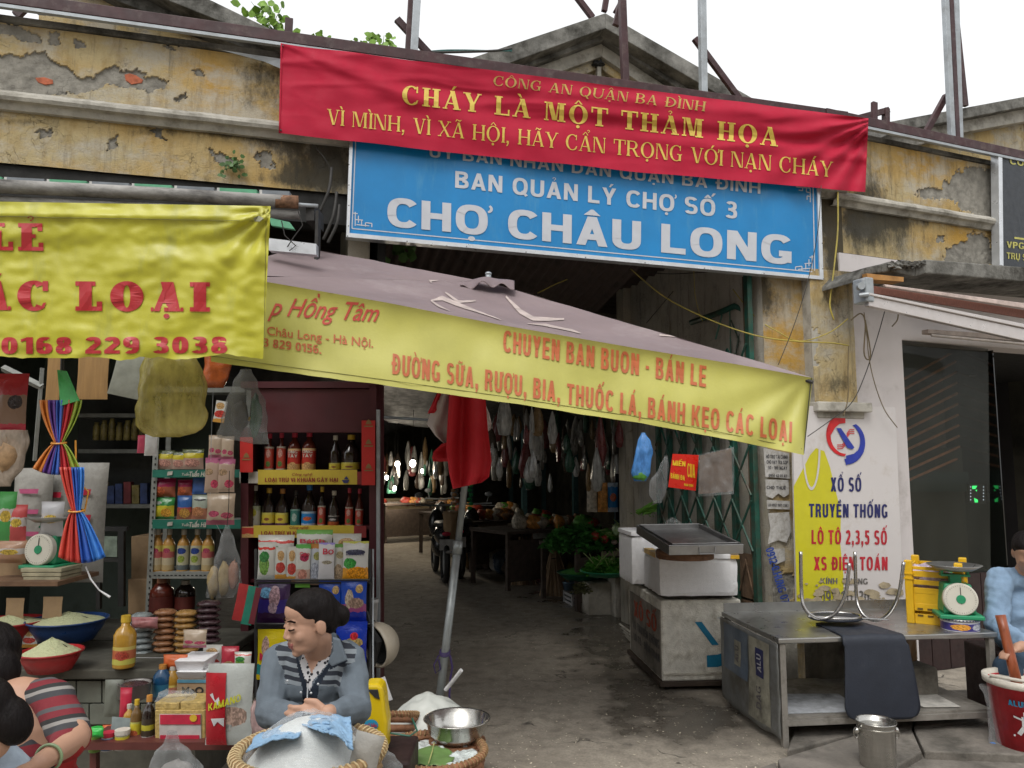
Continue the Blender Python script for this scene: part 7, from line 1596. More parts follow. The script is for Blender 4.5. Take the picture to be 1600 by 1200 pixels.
# ---- black wire rack with packets
rk = thing('wire_rack', 'black wire rack of snack and washing powder packets in front of the maroon shelf', 'rack', P(488, 1085, 4.3))
for x in (400, 578): mb = MB(); mb.tube([P(x, 1090, 4.2), P(x, 858, 4.42)], .010, 8); mb.build('side_rod', CAPW, rk)
mb = MB(); mb.tube([P(583, 858, 4.35), P(583, 1080, 4.15)], .005, 6); mb.build('pale_rod', STEELG, rk)
for y in (906, 975, 1062): mb = MB(); mb.tube([P(400, y, 4.24), P(578, y, 4.24)], .006, 6); mb.build('tier_rail', CAPW, rk); sbox('tier_floor', 400, y+3, 578, y+6, 4.26, .16, CAPW, rk)
sbox('back_sheet', 400, 862, 578, 1080, 4.46, .01, BLACKM, rk)
W5 = (.50, .50, .46)
def pk(n, *st, b=()): return printed('pack_'+n, list(st), b, .22, wrinkle=.6)
pA = pk('white_green_bar', (0, (.4, .42, .4)), (.12, W5), (.8, (.5, .04, .03)), (.86, W5), b=((.38, .42, .28, .28, (.15, .3, .06)), (.38, .62, .28, .14, (.04, .2, .05)))); pB = pk('white_red_bowl', (0, (.5, .25, .05)), (.2, W5), b=((.5, .4, .4, .16, (.45, .05, .04)), (.5, .75, .3, .15, (.45, .28, .12))))
pC = pk('green_white_bánh', (0, (.12, .35, .05)), (.12, (.45, .32, .26)), (.42, W5), (.9, (.1, .35, .08)), b=((.6, .7, .3, .1, (.35, .03, .08)), (.5, .3, .3, .12, (.45, .2, .15)))); pD = pk('cream_yellow', (0, (.3, .2, .15)), (.15, (.42, .45, .5)), (.88, (.45, .2, .05)), b=((.7, .7, .35, .1, (.3, .3, .1)), (.5, .35, .4, .2, (.35, .38, .45))))
pE = pk('white_plain', (0, (.48, .48, .50)), (.5, (.55, .55, .55)), (.95, (.3, .25, .6)), b=((.55, .48, .3, .05, (.3, .27, .2)),)); pF = pk('cream_food', (0, (.35, .25, .15)), (.35, W5), (.9, (.15, .35, .08)), b=((.5, .25, .35, .2, (.4, .3, .2)), (.6, .7, .3, .1, (.4, .35, .2))))
pG = pk('white_orange', (0, (.55, .25, .02)), (.34, (.52, .52, .5)), (.95, (.5, .5, .1)), b=((.3, .45, .25, .14, (.04, .3, .05)), (.6, .2, .42, .17, (.65, .26, .01)), (.5, .73, .38, .07, (.06, .06, .1))))
pH = pk('purple_diapers', (0, (.035, .01, .05)), (.25, (.03, .02, .16)), (.55, (.04, .015, .07)), b=((.3, .7, .22, .12, (.1, .25, .4)), (.55, .62, .16, .25, (.35, .22, .25)), (.5, .36, .14, .12, (.35, .25, .3)))); pI = pk('royal_blue', (0, (.006, .02, .26)), (.25, (.25, .05, .15)), (.42, (.004, .05, .35)), b=((.72, .78, .14, .1, (.45, .30, .12)), (.35, .55, .16, .22, (.4, .33, .25)), (.6, .45, .3, .12, (.3, .2, .15))))
pJ = pk('royal_blue_low', (0, (.004, .02, .30)), (.6, (.004, .03, .34)), b=((.6, .62, .26, .1, (.4, .28, .1)), (.6, .74, .12, .07, (.5, .02, .03)), (.2, .3, .2, .2, (.01, .15, .4)))); pK = pk('yellow_soap', (0, (.55, .42, .01)), (.1, (.03, .25, .25)), (.32, (.6, .48, .01)), b=((.3, .66, .13, .2, (.45, .3, .25)), (.45, .24, .3, .05, (.3, .45, .5))))
tRed = M('pack_red_text', (.45, .02, .05), .4); tDk = M('pack_dark_text', (.03, .03, .08), .4)
for a in [('packet', 'white packet with a red band, back row left of the wire rack', 'packet', 402, 838, 458, 900, 4.40, pA), ('packet', 'white packet with a green top, middle of the back row of the rack', 'packet', 462, 830, 518, 900, 4.40, pF, .2, 0, None, [('Bánh', .12, .8, .72, 6, tRed)]), ('packet', 'white packet with a red top, back row right of the rack', 'packet', 519, 836, 563, 900, 4.40, pB, .2, 0, None, [('Gấu', .45, .95, .72, 6, tDk)]),
          ('packet', 'packet with a green bottle picture, leftmost in the front row of the rack', 'packet', 402, 849, 430, 907, 4.30, pA), ('packet', 'packet with a red bowl picture, second in the front row of the rack', 'packet', 429, 857, 447, 908, 4.29, pB), ('packet', 'packet with a red bowl picture, third in the front row of the rack', 'packet', 447, 856, 464, 912, 4.285, pB),
          ('packet', 'green edged snack packet, fourth in the front row of the rack', 'packet', 461, 853, 484, 918, 4.28, pC, .25, 0, None, [('Gạo', .3, .95, .74, 6, tRed)]), ('packet', 'bluish packet with an orange top, fifth in the front row of the rack', 'packet', 483, 852, 500, 914, 4.29, pD), ('packet', 'plain white packet with a pink initial, sixth in the front row of the rack', 'packet', 497, 850, 522, 907, 4.27, pE, .25, 0, None, [('Bơ', .3, .95, .70, 9, tRed)]),
          ('packet', 'narrow cream packet, seventh in the front row of the rack', 'packet', 519, 852, 538, 907, 4.29, pF), ('packet', 'white packet with orange food, rightmost in the front row of the rack', 'packet', 535, 848, 575, 908, 4.26, pG, .25, 0, None, [('Bánh Xèo', .15, .85, .66, 6.5, tDk)]),
          ('nappy_pack', 'purple pack in the middle tier of the rack, left of the seated woman', 'packet', 402, 908, 452, 974, 4.27, pH, .3), ('washing_powder', 'royal blue pack directly behind the head of the seated woman', 'packet', 497, 910, 534, 974, 4.27, pI, .25), ('washing_powder', 'royal blue pack with a purple base in the right of the middle tier', 'packet', 532, 908, 572, 972, 4.25, pI, .25),
          ('washing_powder', 'royal blue pack with a red seal in the lowest tier, right of the seated woman', 'packet', 524, 976, 572, 1056, 4.22, pJ, .25), ('soap_powder', 'yellow pack with red letters in the lowest tier, left of the seated woman', 'packet', 401, 988, 446, 1062, 4.22, pK, .2, 0, None, [('Me', .12, .62, .40, 11, tRed)]), ('soap_powder', 'second yellow pack mostly hidden behind the seated woman', 'packet', 448, 988, 480, 1062, 4.25, pK, .2)]:
 packet(*a)
tk = [('red', (.42, .03, .03), 362, 915, 384, 970), ('green', (.02, .22, .15), 376, 918, 392, 976), ('dark red', (.15, .02, .03), 388, 920, 397, 975)]
for i, (c_, col, *q) in enumerate(tk): o = packet('envelope', c_+' card envelope tucked beside the wire rack', 'envelope', *q, 4.15-.02*i, M('card_'+c_.replace(' ', '_'), col, .5), .03, 0, roll=radians(10))
# helmet on the rack side and litter bucket behind
hp = P(596, 1030, 4.3); hm = thing('helmet', 'cream motorcycle helmet hanging by its black strap on the side of the rack', 'helmet', hp)
HF = Matrix.Translation(P(588, 1008, 4.3)) @ Matrix.Rotation(radians(42), 4, 'Z') @ Matrix.Rotation(radians(80), 4, 'Y')
HCR = M('helmet_cream', (.42, .37, .29), .4, var=.06); mb = MB(HF); mb.lathe([(.115*sin(a), .115*cos(a)) for a in [pi*.5*i/10*1.08 for i in range(11)]][::-1], 28, sy=1.1); mb.f = [f for f in mb.f if len(f) == 4]; mb.mi = [0]*len(mb.f); mb.build('shell', HCR, hm, smooth=True, solid=.012)
mb = MB(HF); mb.lathe([(.10*sin(a), .10*cos(a)) for a in [pi*.5*i/10 for i in range(11)]][::-1], 24, sy=1.1); mb.f = [f for f in mb.f if len(f) == 4]; mb.mi = [0]*len(mb.f); mb.build('lining', BLACKM, hm, smooth=True)
mb = MB(); mb.tube([P(573, 955, 4.28), P(583, 985, 4.26), P(592, 1002, 4.24), P(585, 1040, 4.26)], [.008, .012, .02, .006], 6); mb.build('strap', CAPW, hm)
bucket('small white pail hanging behind the rack above the helmet', P(581, 975, 4.5), .035, .14, WHP)
# ---- slotted steel shelf with packets
SLOT = M('slotted_angle', (.26, .27, .25), .55, .3, dirt=.2); GSTR = M('green_shelf_strip', (.01, .13, .09), .5)
ss = thing('slotted_shelf', 'grey slotted steel shelf with green strips, full of seasoning packets and bottles', 'shelf', P(300, 975, 4.85))
for a, b, Y in (((244, 600), (226, 972), 4.85), ((385, 600), (380, 985), 4.85), ((262, 600), (250, 960), 5.2)):
 mb = MB(); p0, p1 = P(*a, Y), P(*b, Y); k = Vector((.034, 0, 0)); d = Vector((0, .004, 0)); mb.hexa([p1, p1+k, p1+k+d, p1+d, p0, p0+k, p0+k+d, p0+d]); mb.build('slotted_post', SLOT, ss)
mb = MB()
for i in range(40): mb.box(P(lerp(248.5, 231, i/39), lerp(606, 965, i/39), 4.848), (.008, .003, .014))
for i in range(20): mb.box(P(242+i*6.5, 899, 4.818), (.014, .003, .006))
mb.build('slot_hole', BLACKM, ss, kind='stuff')
for y0, y1, mt in ((734, 746, GSTR), (812, 826, GSTR), (894, 904, SLOT), (604, 613, SLOT)):
 sbox('shelf_edge', 238, y0, 382, y1, 4.82, .01, mt, ss); sbox('shelf_board', 240, y0, 382, y0+4, 4.83, .4, SLOT, ss)
pl = onY(4.815)
for y in (744, 823): text_on('lettering', 'Tuấn', (284, y-1), (296, y-1), 4, pl, cW, ss, bold=.01, shear=.3); text_on('lettering', 'Tuấn Hà', (296, y+.5), (322, y+.5), 8, pl, cW, ss, bold=.02, shear=.3); flat_on('strip_logo', [[(262, y-7), (270, y-8), (269, y-2), (261, y-1)]], pl, CONCL, ss)
pN = pk('noodle_pink', (0, (.42, .28, .22)), (.55, (.5, .42, .03)), (.8, (.08, .1, .04)), b=((.5, .3, .35, .2, (.5, .25, .2)),)); pR = pk('crimson', (0, (.35, .10, .05)), (.55, (.32, .02, .08)), b=((.3, .3, .3, .25, (.5, .12, .05)),)); pO = pk('green_yellow', (0, (.03, .18, .04)), (.12, (.48, .42, .03)), (.62, (.03, .2, .05)), b=((.65, .3, .25, .2, (.6, .3, .03)), (.25, .75, .18, .08, (.3, .33, .28)))); pQ = pk('blue_bowl', (0, (.22, .08, .04)), (.3, (.35, .08, .06)), (.5, (.03, .10, .30)), b=((.55, .25, .35, .2, (.5, .26, .05)),)); pS = pk('pale_bowl', (0, (.35, .14, .08)), (.45, (.32, .36, .3)), b=((.5, .8, .35, .05, (.06, .06, .06)), (.4, .3, .35, .2, (.42, .18, .08))))
for i, (x0, y0, x1, y1, mt, lb) in enumerate([(243, 704, 272, 733, pN, 'noodle packet with yellow band, left end of the top packet shelf'), (268, 706, 290, 733, pN, 'second noodle packet on the top packet shelf'), (284, 702, 318, 733, pN, 'widest noodle packet on the top packet shelf'), (238, 748, 274, 776, pR, 'crimson packet at the left of the second packet shelf'), (277, 750, 300, 774, pR, 'dim red packet in the middle of the second packet shelf'),
  (240, 778, 272, 811, pO, 'green and yellow seasoning packet on the second packet shelf'), (276, 775, 299, 811, pQ, 'blue packet with a bowl picture on the second packet shelf'), (299, 774, 326, 811, pS, 'pale packet with a bowl picture on the second packet shelf'), (300, 742, 322, 772, M('blue_bag_pack', (.06, .14, .4), .4), 'plain blue packet behind the hanging candy strip')]):
 packet('packet', lb, 'packet', x0, y0, x1, y1, 4.88, mt, .35)
for i, (px, l, lb) in enumerate([(244, lPnk, 'leftmost syrup bottle with a pink label'), (262, lPnk, 'second syrup bottle with a pink label'), (285, lTea, 'syrup bottle with a blue oval and green label'), (306, lTea, 'syrup bottle with a blue oval and cream label'), (324, lPnk, 'fifth syrup bottle, half hidden by the hanging candy')]):
 bottle(lb+' on the third packet shelf', px, 893, 4.9, 18, 64, HNY, l, cW, 'shoul', (.05, .62))
bottle('big brown jar with a pale collar on the lowest packet shelf', 251, 958, 4.9, 36, 52, RDG, M('brown_label', (.10, .02, .015), .4), M('cap_terracotta', (.3, .14, .08), .5), 'jug', (.1, .5))
bottle('dark jar with a white ladle mark on the lowest packet shelf', 288, 955, 4.95, 30, 46, DKG, M('brown_label', (1, 1, 1)), cW, 'jug', (.1, .5))
# ---- hanging strips of sweets
pT = pk('candy_strip', (0, (.30, .22, .16)), (.10, (.36, .26, .20)), (.85, (.34, .10, .18)), b=((.7, .25, .25, .12, (.45, .05, .10)), (.3, .6, .3, .1, (.3, .2, .12)))); pU = pk('candy_cream', (0, (.32, .10, .14)), (.15, (.38, .30, .22)), b=((.3, .35, .2, .1, (.4, .06, .12)), (.75, .3, .2, .1, (.42, .07, .12))))
SWG = 'strips of sweets hanging by the slotted shelf'
for lb, *q, mt in [('upper left sweet bag of the hanging strips', 325, 680, 346, 716, 4.55, pU), ('upper right sweet bag of the hanging strips', 345, 682, 365, 719, 4.55, pU), ('pink topped sweet bag, left of the middle pair', 319, 716, 342, 770, 4.5, pT), ('pink topped sweet bag, right of the middle pair', 339, 718, 366, 769, 4.5, pT), ('large sweet bag with white caps, bottom of the hanging strips', 322, 772, 366, 820, 4.5, pU)]: packet('sweet_bag', lb, 'packet', *q, mt, .3, group=SWG)
mb = MB(); mb.tube([P(335, 560, 4.5), P(330, 690, 4.5), P(328, 800, 4.5), P(348, 838, 4.5)], .0015, 4); one(mb.build('hanging_string', STEELG, None), 'long white string holding the strips of sweets', 'string')
bag('plastic_bag', 'clear bag of long snack tubes hanging left of the red envelopes', 'plastic bag', [(820, 352, 358), (845, 344, 366), (880, 334, 376), (915, 324, 378), (934, 320, 366)], 4.35, FILM, inner=[(333, 910, 9, 24, M('snack_tube', (.36, .27, .13), .5, var=.3, scale=20)), (350, 905, 9, 26, M('snack_tube', (1, 1, 1))), (365, 898, 8, 22, M('snack_pinkish', (.36, .18, .12), .5))], seed=3)
# ---- bags under the banners
FY = film('yellow_film', (.60, .52, .15), .55, .15, 12, .7)
bag('plastic_bag', 'large translucent yellow plastic bag hanging under the shop banner', 'plastic bag', [(545, 232, 300), (580, 222, 318), (615, 216, 322), (640, 208, 322), (660, 212, 316), (674, 222, 312), (683, 240, 282)], 3.55, FY, wr=.14, seed=5, depth=.35)
bag('plastic_bag', 'clear bag of dark green bottles hanging beside the yellow bag', 'plastic bag', [(577, 376, 392), (600, 364, 402), (630, 352, 412), (660, 344, 418), (682, 338, 420), (694, 396, 420)], 3.6, FILMG, inner=[(399, 650, 9, 34, M('bottle_green', (.02, .10, .05), .2)), (394, 655, 8, 4, cY_), (375, 650, 14, 24, M('dim_content', (.07, .06, .05), .5))], seed=2, depth=.4)
bag('plastic_bag', 'bag of orange dried goods hanging behind the banner edge', 'plastic bag', [(540, 318, 360), (565, 320, 362), (590, 318, 358), (606, 322, 350)], 4.4, M('orange_bag', (.34, .08, .02), .25, var=.4, scale=14, bmp=.6), seed=9)
packet('red_card', 'small red and white card hanging between the bags', 'card', 332, 626, 350, 660, 4.3, pB, .04, roll=radians(8))
packet('white_sachet', 'white sachet hanging under the yellow bag', 'packet', 225, 675, 245, 712, 3.9, WHP, .3); packet('pink_sachet', 'pink sachet hanging under the yellow bag', 'packet', 214, 680, 228, 708, 3.95, M('pink_pack', (.5, .06, .12), .4), .3)
packet('snack_bag', 'red topped snack bag hanging at the left edge', 'packet', -12, 583, 40, 674, 3.4, pk('red_snack', (0, (.38, .03, .05)), (.12, (.20, .12, .08)), (.62, (.32, .02, .03)), b=((.7, .5, .2, .12, (.03, .02, .02)),)), .3)
bag('plastic_bag', 'clear bag of peanut sticks hanging under the red snack bag', 'plastic bag', [(672, -5, 42), (690, -10, 44), (730, -12, 34), (760, -14, 16)], 3.4, film('peanut_film', (.5, .42, .34), .7, .15), inner=[(12, 712, 22, 30, M('peanut', (.32, .2, .1), .6, var=.4, scale=30))], handle=False, seed=6)
for q, lb in (((70, 545, 92, 632), 'narrow brown paper bags hanging behind the coloured bag bundle'), ((118, 545, 168, 624), 'wide brown paper bag hanging right of the coloured bag bundle')): packet('paper_bag', lb, 'paper bag', *q, 3.9, KRF, .05, seal=False)
packet('paper_bag', 'grey printed paper bag hanging tilted beside the yellow bag', 'paper bag', 166, 550, 220, 620, 3.8, M('grey_paper', (.26, .27, .23), .7), .06, seal=False, roll=radians(12))
sbox('x', 0, 0, 1, 1, 1, 1, DARKI); bpy.data.objects.remove(bpy.data.objects['x'])
mb = MB(); mb.tube([P(5, 575, 4.2), P(66, 605, 4.2)], .02, 4); mb.tube([P(66, 575, 4.2), P(54, 720, 4.2)], .012, 4); one(mb.build('steel_strut', SLOT, None), 'pale steel strut and post behind the hanging snacks', 'strut')
# bundle of coloured plastic bags
for lb, x0, y0, xm, ym, x1, y1, Y, cols in (('fan of orange, blue, red and green plastic bags tied at the middle', 95, 630, 92, 692, 88, 742, 3.3, [(.55, .18, .03), (.12, .05, .25), (.05, .12, .45), (.5, .03, .04), (.25, .33, .04)]), ('bundle of red and blue plastic bags tied with orange tape', 112, 735, 119, 798, 128, 880, 3.28, [(.55, .06, .04), (.5, .05, .04), (.03, .10, .42), (.04, .18, .55)])):
 t = thing('bag_bundle', lb, 'plastic bags', P(x1, y1, Y)); n = len(cols); wt_ = 26; wb = 24
 for i, c in enumerate(cols):
  u0 = i/n-.5; u1 = (i+1)/n-.5
  def fn(u, v):
   uu = lerp(u0, u1, u)
   if v < .5: k = v*2; w_ = lerp(wt_*(1.4 if y0 < 700 else .8), 7, k**1.6); x = lerp(x0, xm, k); y = lerp(y0-5, ym, k)
   else: k = v*2-1; w_ = lerp(7, wb*1.7, k**.7); x = lerp(xm, x1, k); y = lerp(ym, y1-10*abs(uu*2)**2, k)
   return P(x+uu*2*w_*.9, y, Y-.012*sin(u*pi*3+i)-.01)
  mb = MB(); mb.grid(fn, 12, 24); mb.build('folded_bag', M('bag_colour_%d_%d' % (y0, i), c, .35, var=.25, scale=20, stretch=(5, 5, .5)), t, smooth=True, fix=False, solid=.004)
 mb = MB(); c0 = P(xm, ym, Y-.01); mb.tube([c0+Vector((.03*cos(a), .02*sin(a), .004*sin(a))) for a in [2*pi*i/12 for i in range(12)]], .004, 5, True); mb.build('tie', M('orange_tie', (.6, .25, .02), .4), t)
 if y0 < 700:
  mb = MB(); mb.quad(P(90, 578, Y), P(104, 580, Y-.01), P(124, 626, Y-.02), P(95, 634, Y-.02)); mb.build('green_bag', M('bright_green_bag', (.06, .38, .10), .4), t, solid=.006); mb = MB(); mb.tube([P(98, 548, Y), P(97, 582, Y)], .008, 6); mb.build('hanger', CAPW, t)
  mb = MB(); mb.tube([P(118, 688, Y), P(119, 750, Y), P(138, 768, Y), P(132, 800, Y)], .004, 4); mb.build('orange_tape', M('orange_tie', (1, 1, 1)), t)
mb = MB(); mb.tube([P(*q, 3.3) for q in ((134, 885), (142, 905), (155, 922), (172, 933))], [.003, .004, .003, .006], 5); one(mb.build('straw_string', WHP, None), 'white string trailing from the red and blue bag bundle', 'string')
# sacks behind the scale
SACK = M('white_woven_sack', (.30, .29, .265), .6, var=.12, scale=30, bmp=.4); PKP = M('pink_sack_print', (.42, .08, .18), .5)
for i, (x0, y0, x1, y1, lb, tx) in enumerate([(14, 735, 76, 880, 'white sack with a pink band behind the spring scale', PKP), (60, 735, 108, 905, 'pinkish white sack right of the spring scale', cR), (90, 728, 160, 910, 'tall white sack with red and blue printing behind the bag bundle', cR)]):
 o = packet('woven_sack', lb, 'sack', x0, y0, x1, y1, 4.5+.08*i, SACK, .5, seal=False); ROOTM[o.name] = Matrix.Translation(-o.location)
 flat_on('sack_print', [[(lerp(x0, x1, .25), lerp(y0, y1, a)), (lerp(x0, x1, .75), lerp(y0, y1, a)), (lerp(x0, x1, .72), lerp(y0, y1, a+.05)), (lerp(x0, x1, .28), lerp(y0, y1, a+.05))] for a in (.2, .42, .66)], onY(4.5+.08*i-(x1-x0)*4.5/FPX*.27), tx, o)
for i, (x0, y0, x1, y1, c, lb) in enumerate([(-5, 770, 22, 845, (.05, .25, .06), 'green and silver snack bag at the left edge beside the sacks'), (12, 790, 40, 845, (.42, .06, .06), 'red and white snack bag in front of the sacks'), (-5, 845, 40, 880, (.35, .2, .12), 'mixed sweets bag lying under the snack bags'), (62, 785, 98, 838, (.42, .42, .44), 'white bag with a blue fold standing on the scale pan')]):
 packet('snack_bag', lb, 'packet', x0, y0, x1, y1, 4.2, printed('snack_%d' % i, [(0, c), (.4, (.45, .42, .4)), (.65, c)], ((.5, .5, .3, .12, (.5, .35, .05)),)), .4)
scale('dark green spring scale standing on the board at the left, below a white bag', P(67, 888, 4.2), radians(-8), .88)
for i in range(3): one(sbox('folded_board', 32+i*2, 888+i*7, 96-i, 894+i*7, 4.12, .2, M('pale_board', (.36, .33, .22), .7, var=.3), bevel=.002), ['top', 'middle', 'bottom'][i]+' one of the pale boards stacked under the spring scale', 'board')
one(sbox('wooden_plank', -40, 909, 90, 916, 4.05, .4, M('brown_plank', (.16, .09, .05), .7)), 'brown plank carrying the spring scale and sacks', 'plank')
one(sbox('carton', -30, 850, 36, 908, 4.3, .3, KBX), 'brown carton left of the spring scale', 'carton')
# rice basins
RICE = M('rice_grains', (.46, .48, .28), .8, var=.15, scale=200, bmp=.6, bscale=300); BR = M('red_basin_plastic', (.30, .012, .015), .35); BBL = M('blue_basin_plastic', (.01, .04, .14), .35)
basin('red basin heaped with rice on the counter, nearest the striped women', 78, 1047, 3.72, .135, .09, BR, RICE, .07); basin('blue basin heaped with rice above the red basin', 104, 1000, 4.15, .19, .11, BBL, RICE, .05); basin('dark red basin of rice at the left edge, beside the blue basin', 12, 1000, 4.1, .17, .10, BR, RICE, .04)
for i, (x0, y0, x1, y1, lb) in enumerate([(8, 936, 36, 968, 'left brown price card stuck in the rice'), (66, 934, 96, 966, 'right brown price card stuck in the rice'), (56, 984, 84, 1010, 'brown price card behind the front rice basin')]): packet('price_card', lb, 'card', x0, y0, x1, y1, 4.1, KBX, .02, seal=False)
packet('cloth_pack', 'small striped packet left of the front price card', 'packet', 34, 984, 58, 1012, 4.05, pB, .3)
# stacks of packets on the basket
SG = M('stack_grey', (.24, .27, .27), .25, var=.3, scale=30); SB = M('stack_brown', (.28, .13, .06), .25, var=.35, scale=30); SO = M('stack_amber', (.36, .20, .06), .25, var=.35, scale=30); SDk = M('stack_dark', (.05, .025, .03), .25, var=.4, scale=30); SPk = M('stack_pink', (.36, .14, .14), .3, var=.3)
NM = {'SG': 'grey', 'SB': 'brown', 'SO': 'amber', 'SDk': 'dark'}
for si, (cx, w_, n, mt, nm, yb) in enumerate([(222, 30, 7, SG, 'grey', 1024), (257, 32, 8, SB, 'brown', 1028), (290, 33, 7, SO, 'amber', 1020), (325, 34, 7, SDk, 'dark', 1005)]):
 for k in range(n):
  p = P(cx+1.5*sin(k*2+si), yb-k*9.5, 4.1); mb = MB(frame(p)); s_ = 4.1/FPX; mb.ball((0, 0, .016), (w_*s_*.52, .05, .018), 14, 8, wob=.25); o = mb.build('flat_packet', mt, None, smooth=True); own(o, p)
  tag(o, 'flat shiny %s packet in the stack of %s packets behind the counter' % (nm, nm), 'packet', 'stack of %s packets' % nm)
one(packet('flat_packet', None, None, 205, 965, 246, 982, 4.02, SPk, .5), 'pink packet lying on top of the grey stack', 'packet')
bk = thing('plastic_basket', 'white slatted plastic basket holding the stacked packets', 'basket', P(255, 1046, 4.0))
for i in range(18): sbox('side_slat', 211+i*5, 1032, 213+i*5, 1046, 3.98, .006, WHP, bk)
sbox('rim', 206, 1028, 304, 1032, 3.97, .01, WHP, bk); sbox('floor_panel', 206, 1045, 304, 1048, 3.98, .2, WHP, bk)
lOil = printed('label_oil', [(0, (.45, .42, .08)), (.3, (.42, .12, .05)), (.8, (.5, .4, .1))], ((.6, .5, .3, .25, (.35, .05, .03)),))
bottle('large cooking oil bottle with a yellow cap beside the stacked packets', 193, 1042, 3.75, 32, 76, OIL, lOil, cY_, 'shoul', (.08, .42))
# front bench with small goods
BRW = M('dark_red_bench', (.10, .025, .02), .5, var=.2)
bn = thing('wooden_bench', 'narrow dark red bench carrying sauces, a biscuit box and a red and white sack', 'bench', P(260, 1175, 3.25))
sbox('bench_top', 128, 1160, 382, 1172, 3.2, .35, BRW, bn)
for x in (140, 366): sbox('leg', x, 1172, x+10, 1300, 3.25, .03, BRW, bn)
LY2 = printed('label_front_yellow', [(0, (.45, .42, .3)), (.12, (.5, .42, .03)), (.9, (.4, .4, .1))], ((.5, .4, .35, .2, (.5, .12, .05)),)); LB2 = printed('label_front_black', [(0, (.3, .3, .28)), (.3, (.04, .03, .02)), (.55, (.4, .36, .03)), (.75, (.04, .03, .02))])
bottle('sauce bottle with yellow label and yellow cap on the bench', 211, 1160, 3.3, 16, 62, M('fish_sauce', (.16, .09, .03), .15, bmp=0), LY2, cY_, 'shoul', (.05, .5))
bottle('dark sauce bottle with an orange pointed cap on the bench', 230, 1164, 3.28, 19, 72, DKG, LB2, cO, 'shoul', (.05, .55)); bottle('dim bottle with a white cap behind the yellow labelled bottle', 200, 1150, 3.4, 16, 46, OIL, lCre, cW, 'shoul', (.1, .5))
bottle('small jar with a green cap and label at the left of the bench', 148, 1174, 3.25, 17, 34, M('green_jar', (.12, .22, .04), .3), M('green_label', (.14, .25, .04), .4), cG, 'jar', (.05, .7)); bottle('small jar with a red lid and blue label on the bench', 168, 1172, 3.25, 18, 26, WHP, M('lb_blue', (.06, .15, .3), .4), cR, 'jar', (.05, .7)); bottle('small jar with a white lid and yellow label on the bench', 190, 1170, 3.25, 20, 28, WHP, LY2, cW, 'jar', (.05, .72))
packet('green_ladle', 'bright green plastic scoop on the jar at the left of the bench', 'scoop', 140, 1138, 161, 1152, 3.2, cG, .5); packet('photo_card', 'small grey blue picture card leaning behind the jars', 'card', 172, 1123, 202, 1148, 3.35, M('picture_card', (.25, .30, .30), .4, var=.3, scale=12), .02, seal=False, roll=radians(5)); packet('orange_pack', 'small orange pack behind the red lidded jar', 'packet', 160, 1134, 184, 1150, 3.4, M('orange_pack', (.5, .1, .02), .4), .4)
bxp = thing('biscuit_box', 'clear topped box of golden biscuits with a red and white label on the bench', 'box', P(281, 1162, 3.25)); BIS = M('golden_biscuit', (.42, .30, .10), .5, var=.3, scale=60, bmp=.6, bscale=120)
sbox('box_body', 242, 1110, 320, 1164, 3.25, .14, BIS, bxp, bevel=.003); sbox('biscuit_pack', 242, 1098, 280, 1109.5, 3.26, .13, BIS, bxp, bevel=.004); sbox('biscuit_pack', 281.5, 1097, 320, 1109.5, 3.26, .13, BIS, bxp, bevel=.004)
sbox('label', 249, 1116, 314, 1160, 3.244, .004, M('box_white_label', (.45, .42, .40), .5), bxp); sbox('label_band', 250, 1117, 313, 1132, 3.240, .003, cR, bxp); sbox('label_band', 250, 1149, 311, 1156, 3.240, .003, cR, bxp); flat_on('label_sun', [[(302+6*cos(a), 1122+6*sin(a)) for a in [k*.7 for k in range(9)]]], onY(3.238), cY_, bxp)
kb = packet('printed_sack', 'tall red and white plastic sack with yellow lettering on the bench', 'sack', 322, 1046, 392, 1164, 3.15, pk('silver_side', (0, (.38, .40, .38)), b=((.6, .36, .3, .12, (.36, .25, .2)), (.5, .22, .1, .05, (.3, .3, .28)))), .22, seal=False); ROOTM[kb.name] = Matrix.Translation(-kb.location)
def kbp(x, y, e): u = (x-322)/70; v = (1164-y)/118; k = max(0, sin(pi*u))**.5*max(0, sin(pi*v))**.5; return Vector((0, 0, 0))+P(x, y, 3.15)+Vector((0, -(k*.22*.184*.5*1.25+.003+e), 0))
mb = MB(); mb.grid(lambda u, v: kbp(lerp(323, 356, u), lerp(1050, 1163, v), .001), 14, 24); mb.build('red_half', M('sack_red', (.34, .012, .02), .3), kb, smooth=True, fix=False)
flat_on('silver_flash', [[(331, 1083), (336, 1080), (340, 1092), (346, 1086), (350, 1100), (343, 1098)], [(333, 1120), (355, 1118), (354, 1132), (344, 1124), (338, 1132)]], kbp, M('flash_white', (.5, .5, .5), .3), kb, eps=.004)
text_on('lettering', 'KAMANO', (329, 1108), (380, 1092), 11, kbp, M('sack_yellow', (.45, .45, .02), .4), kb, cut=.3, eps=.006, S=.2, T=.16)
for i, (x0, y0, x1, y1, mt, lb) in enumerate([(272, 1033, 320, 1052, WHP, 'upper white foam tray behind the biscuit box'), (274, 1050, 322, 1062, WHP, 'lower white foam tray behind the biscuit box')]):
 t = MB(); a, b, c, d = P(x0+5, y1, 3.7), P(x1-5, y1, 3.7), P(x1, y0, 3.66), P(x0, y0, 3.66); k = Vector((0, .16, 0)); t.hexa([a, b, b+k, a+k, d, c, c+k*1.2, d+k*1.2]); one(t.build('foam_tray', FOAM, None, bevel=.003), lb, 'tray')
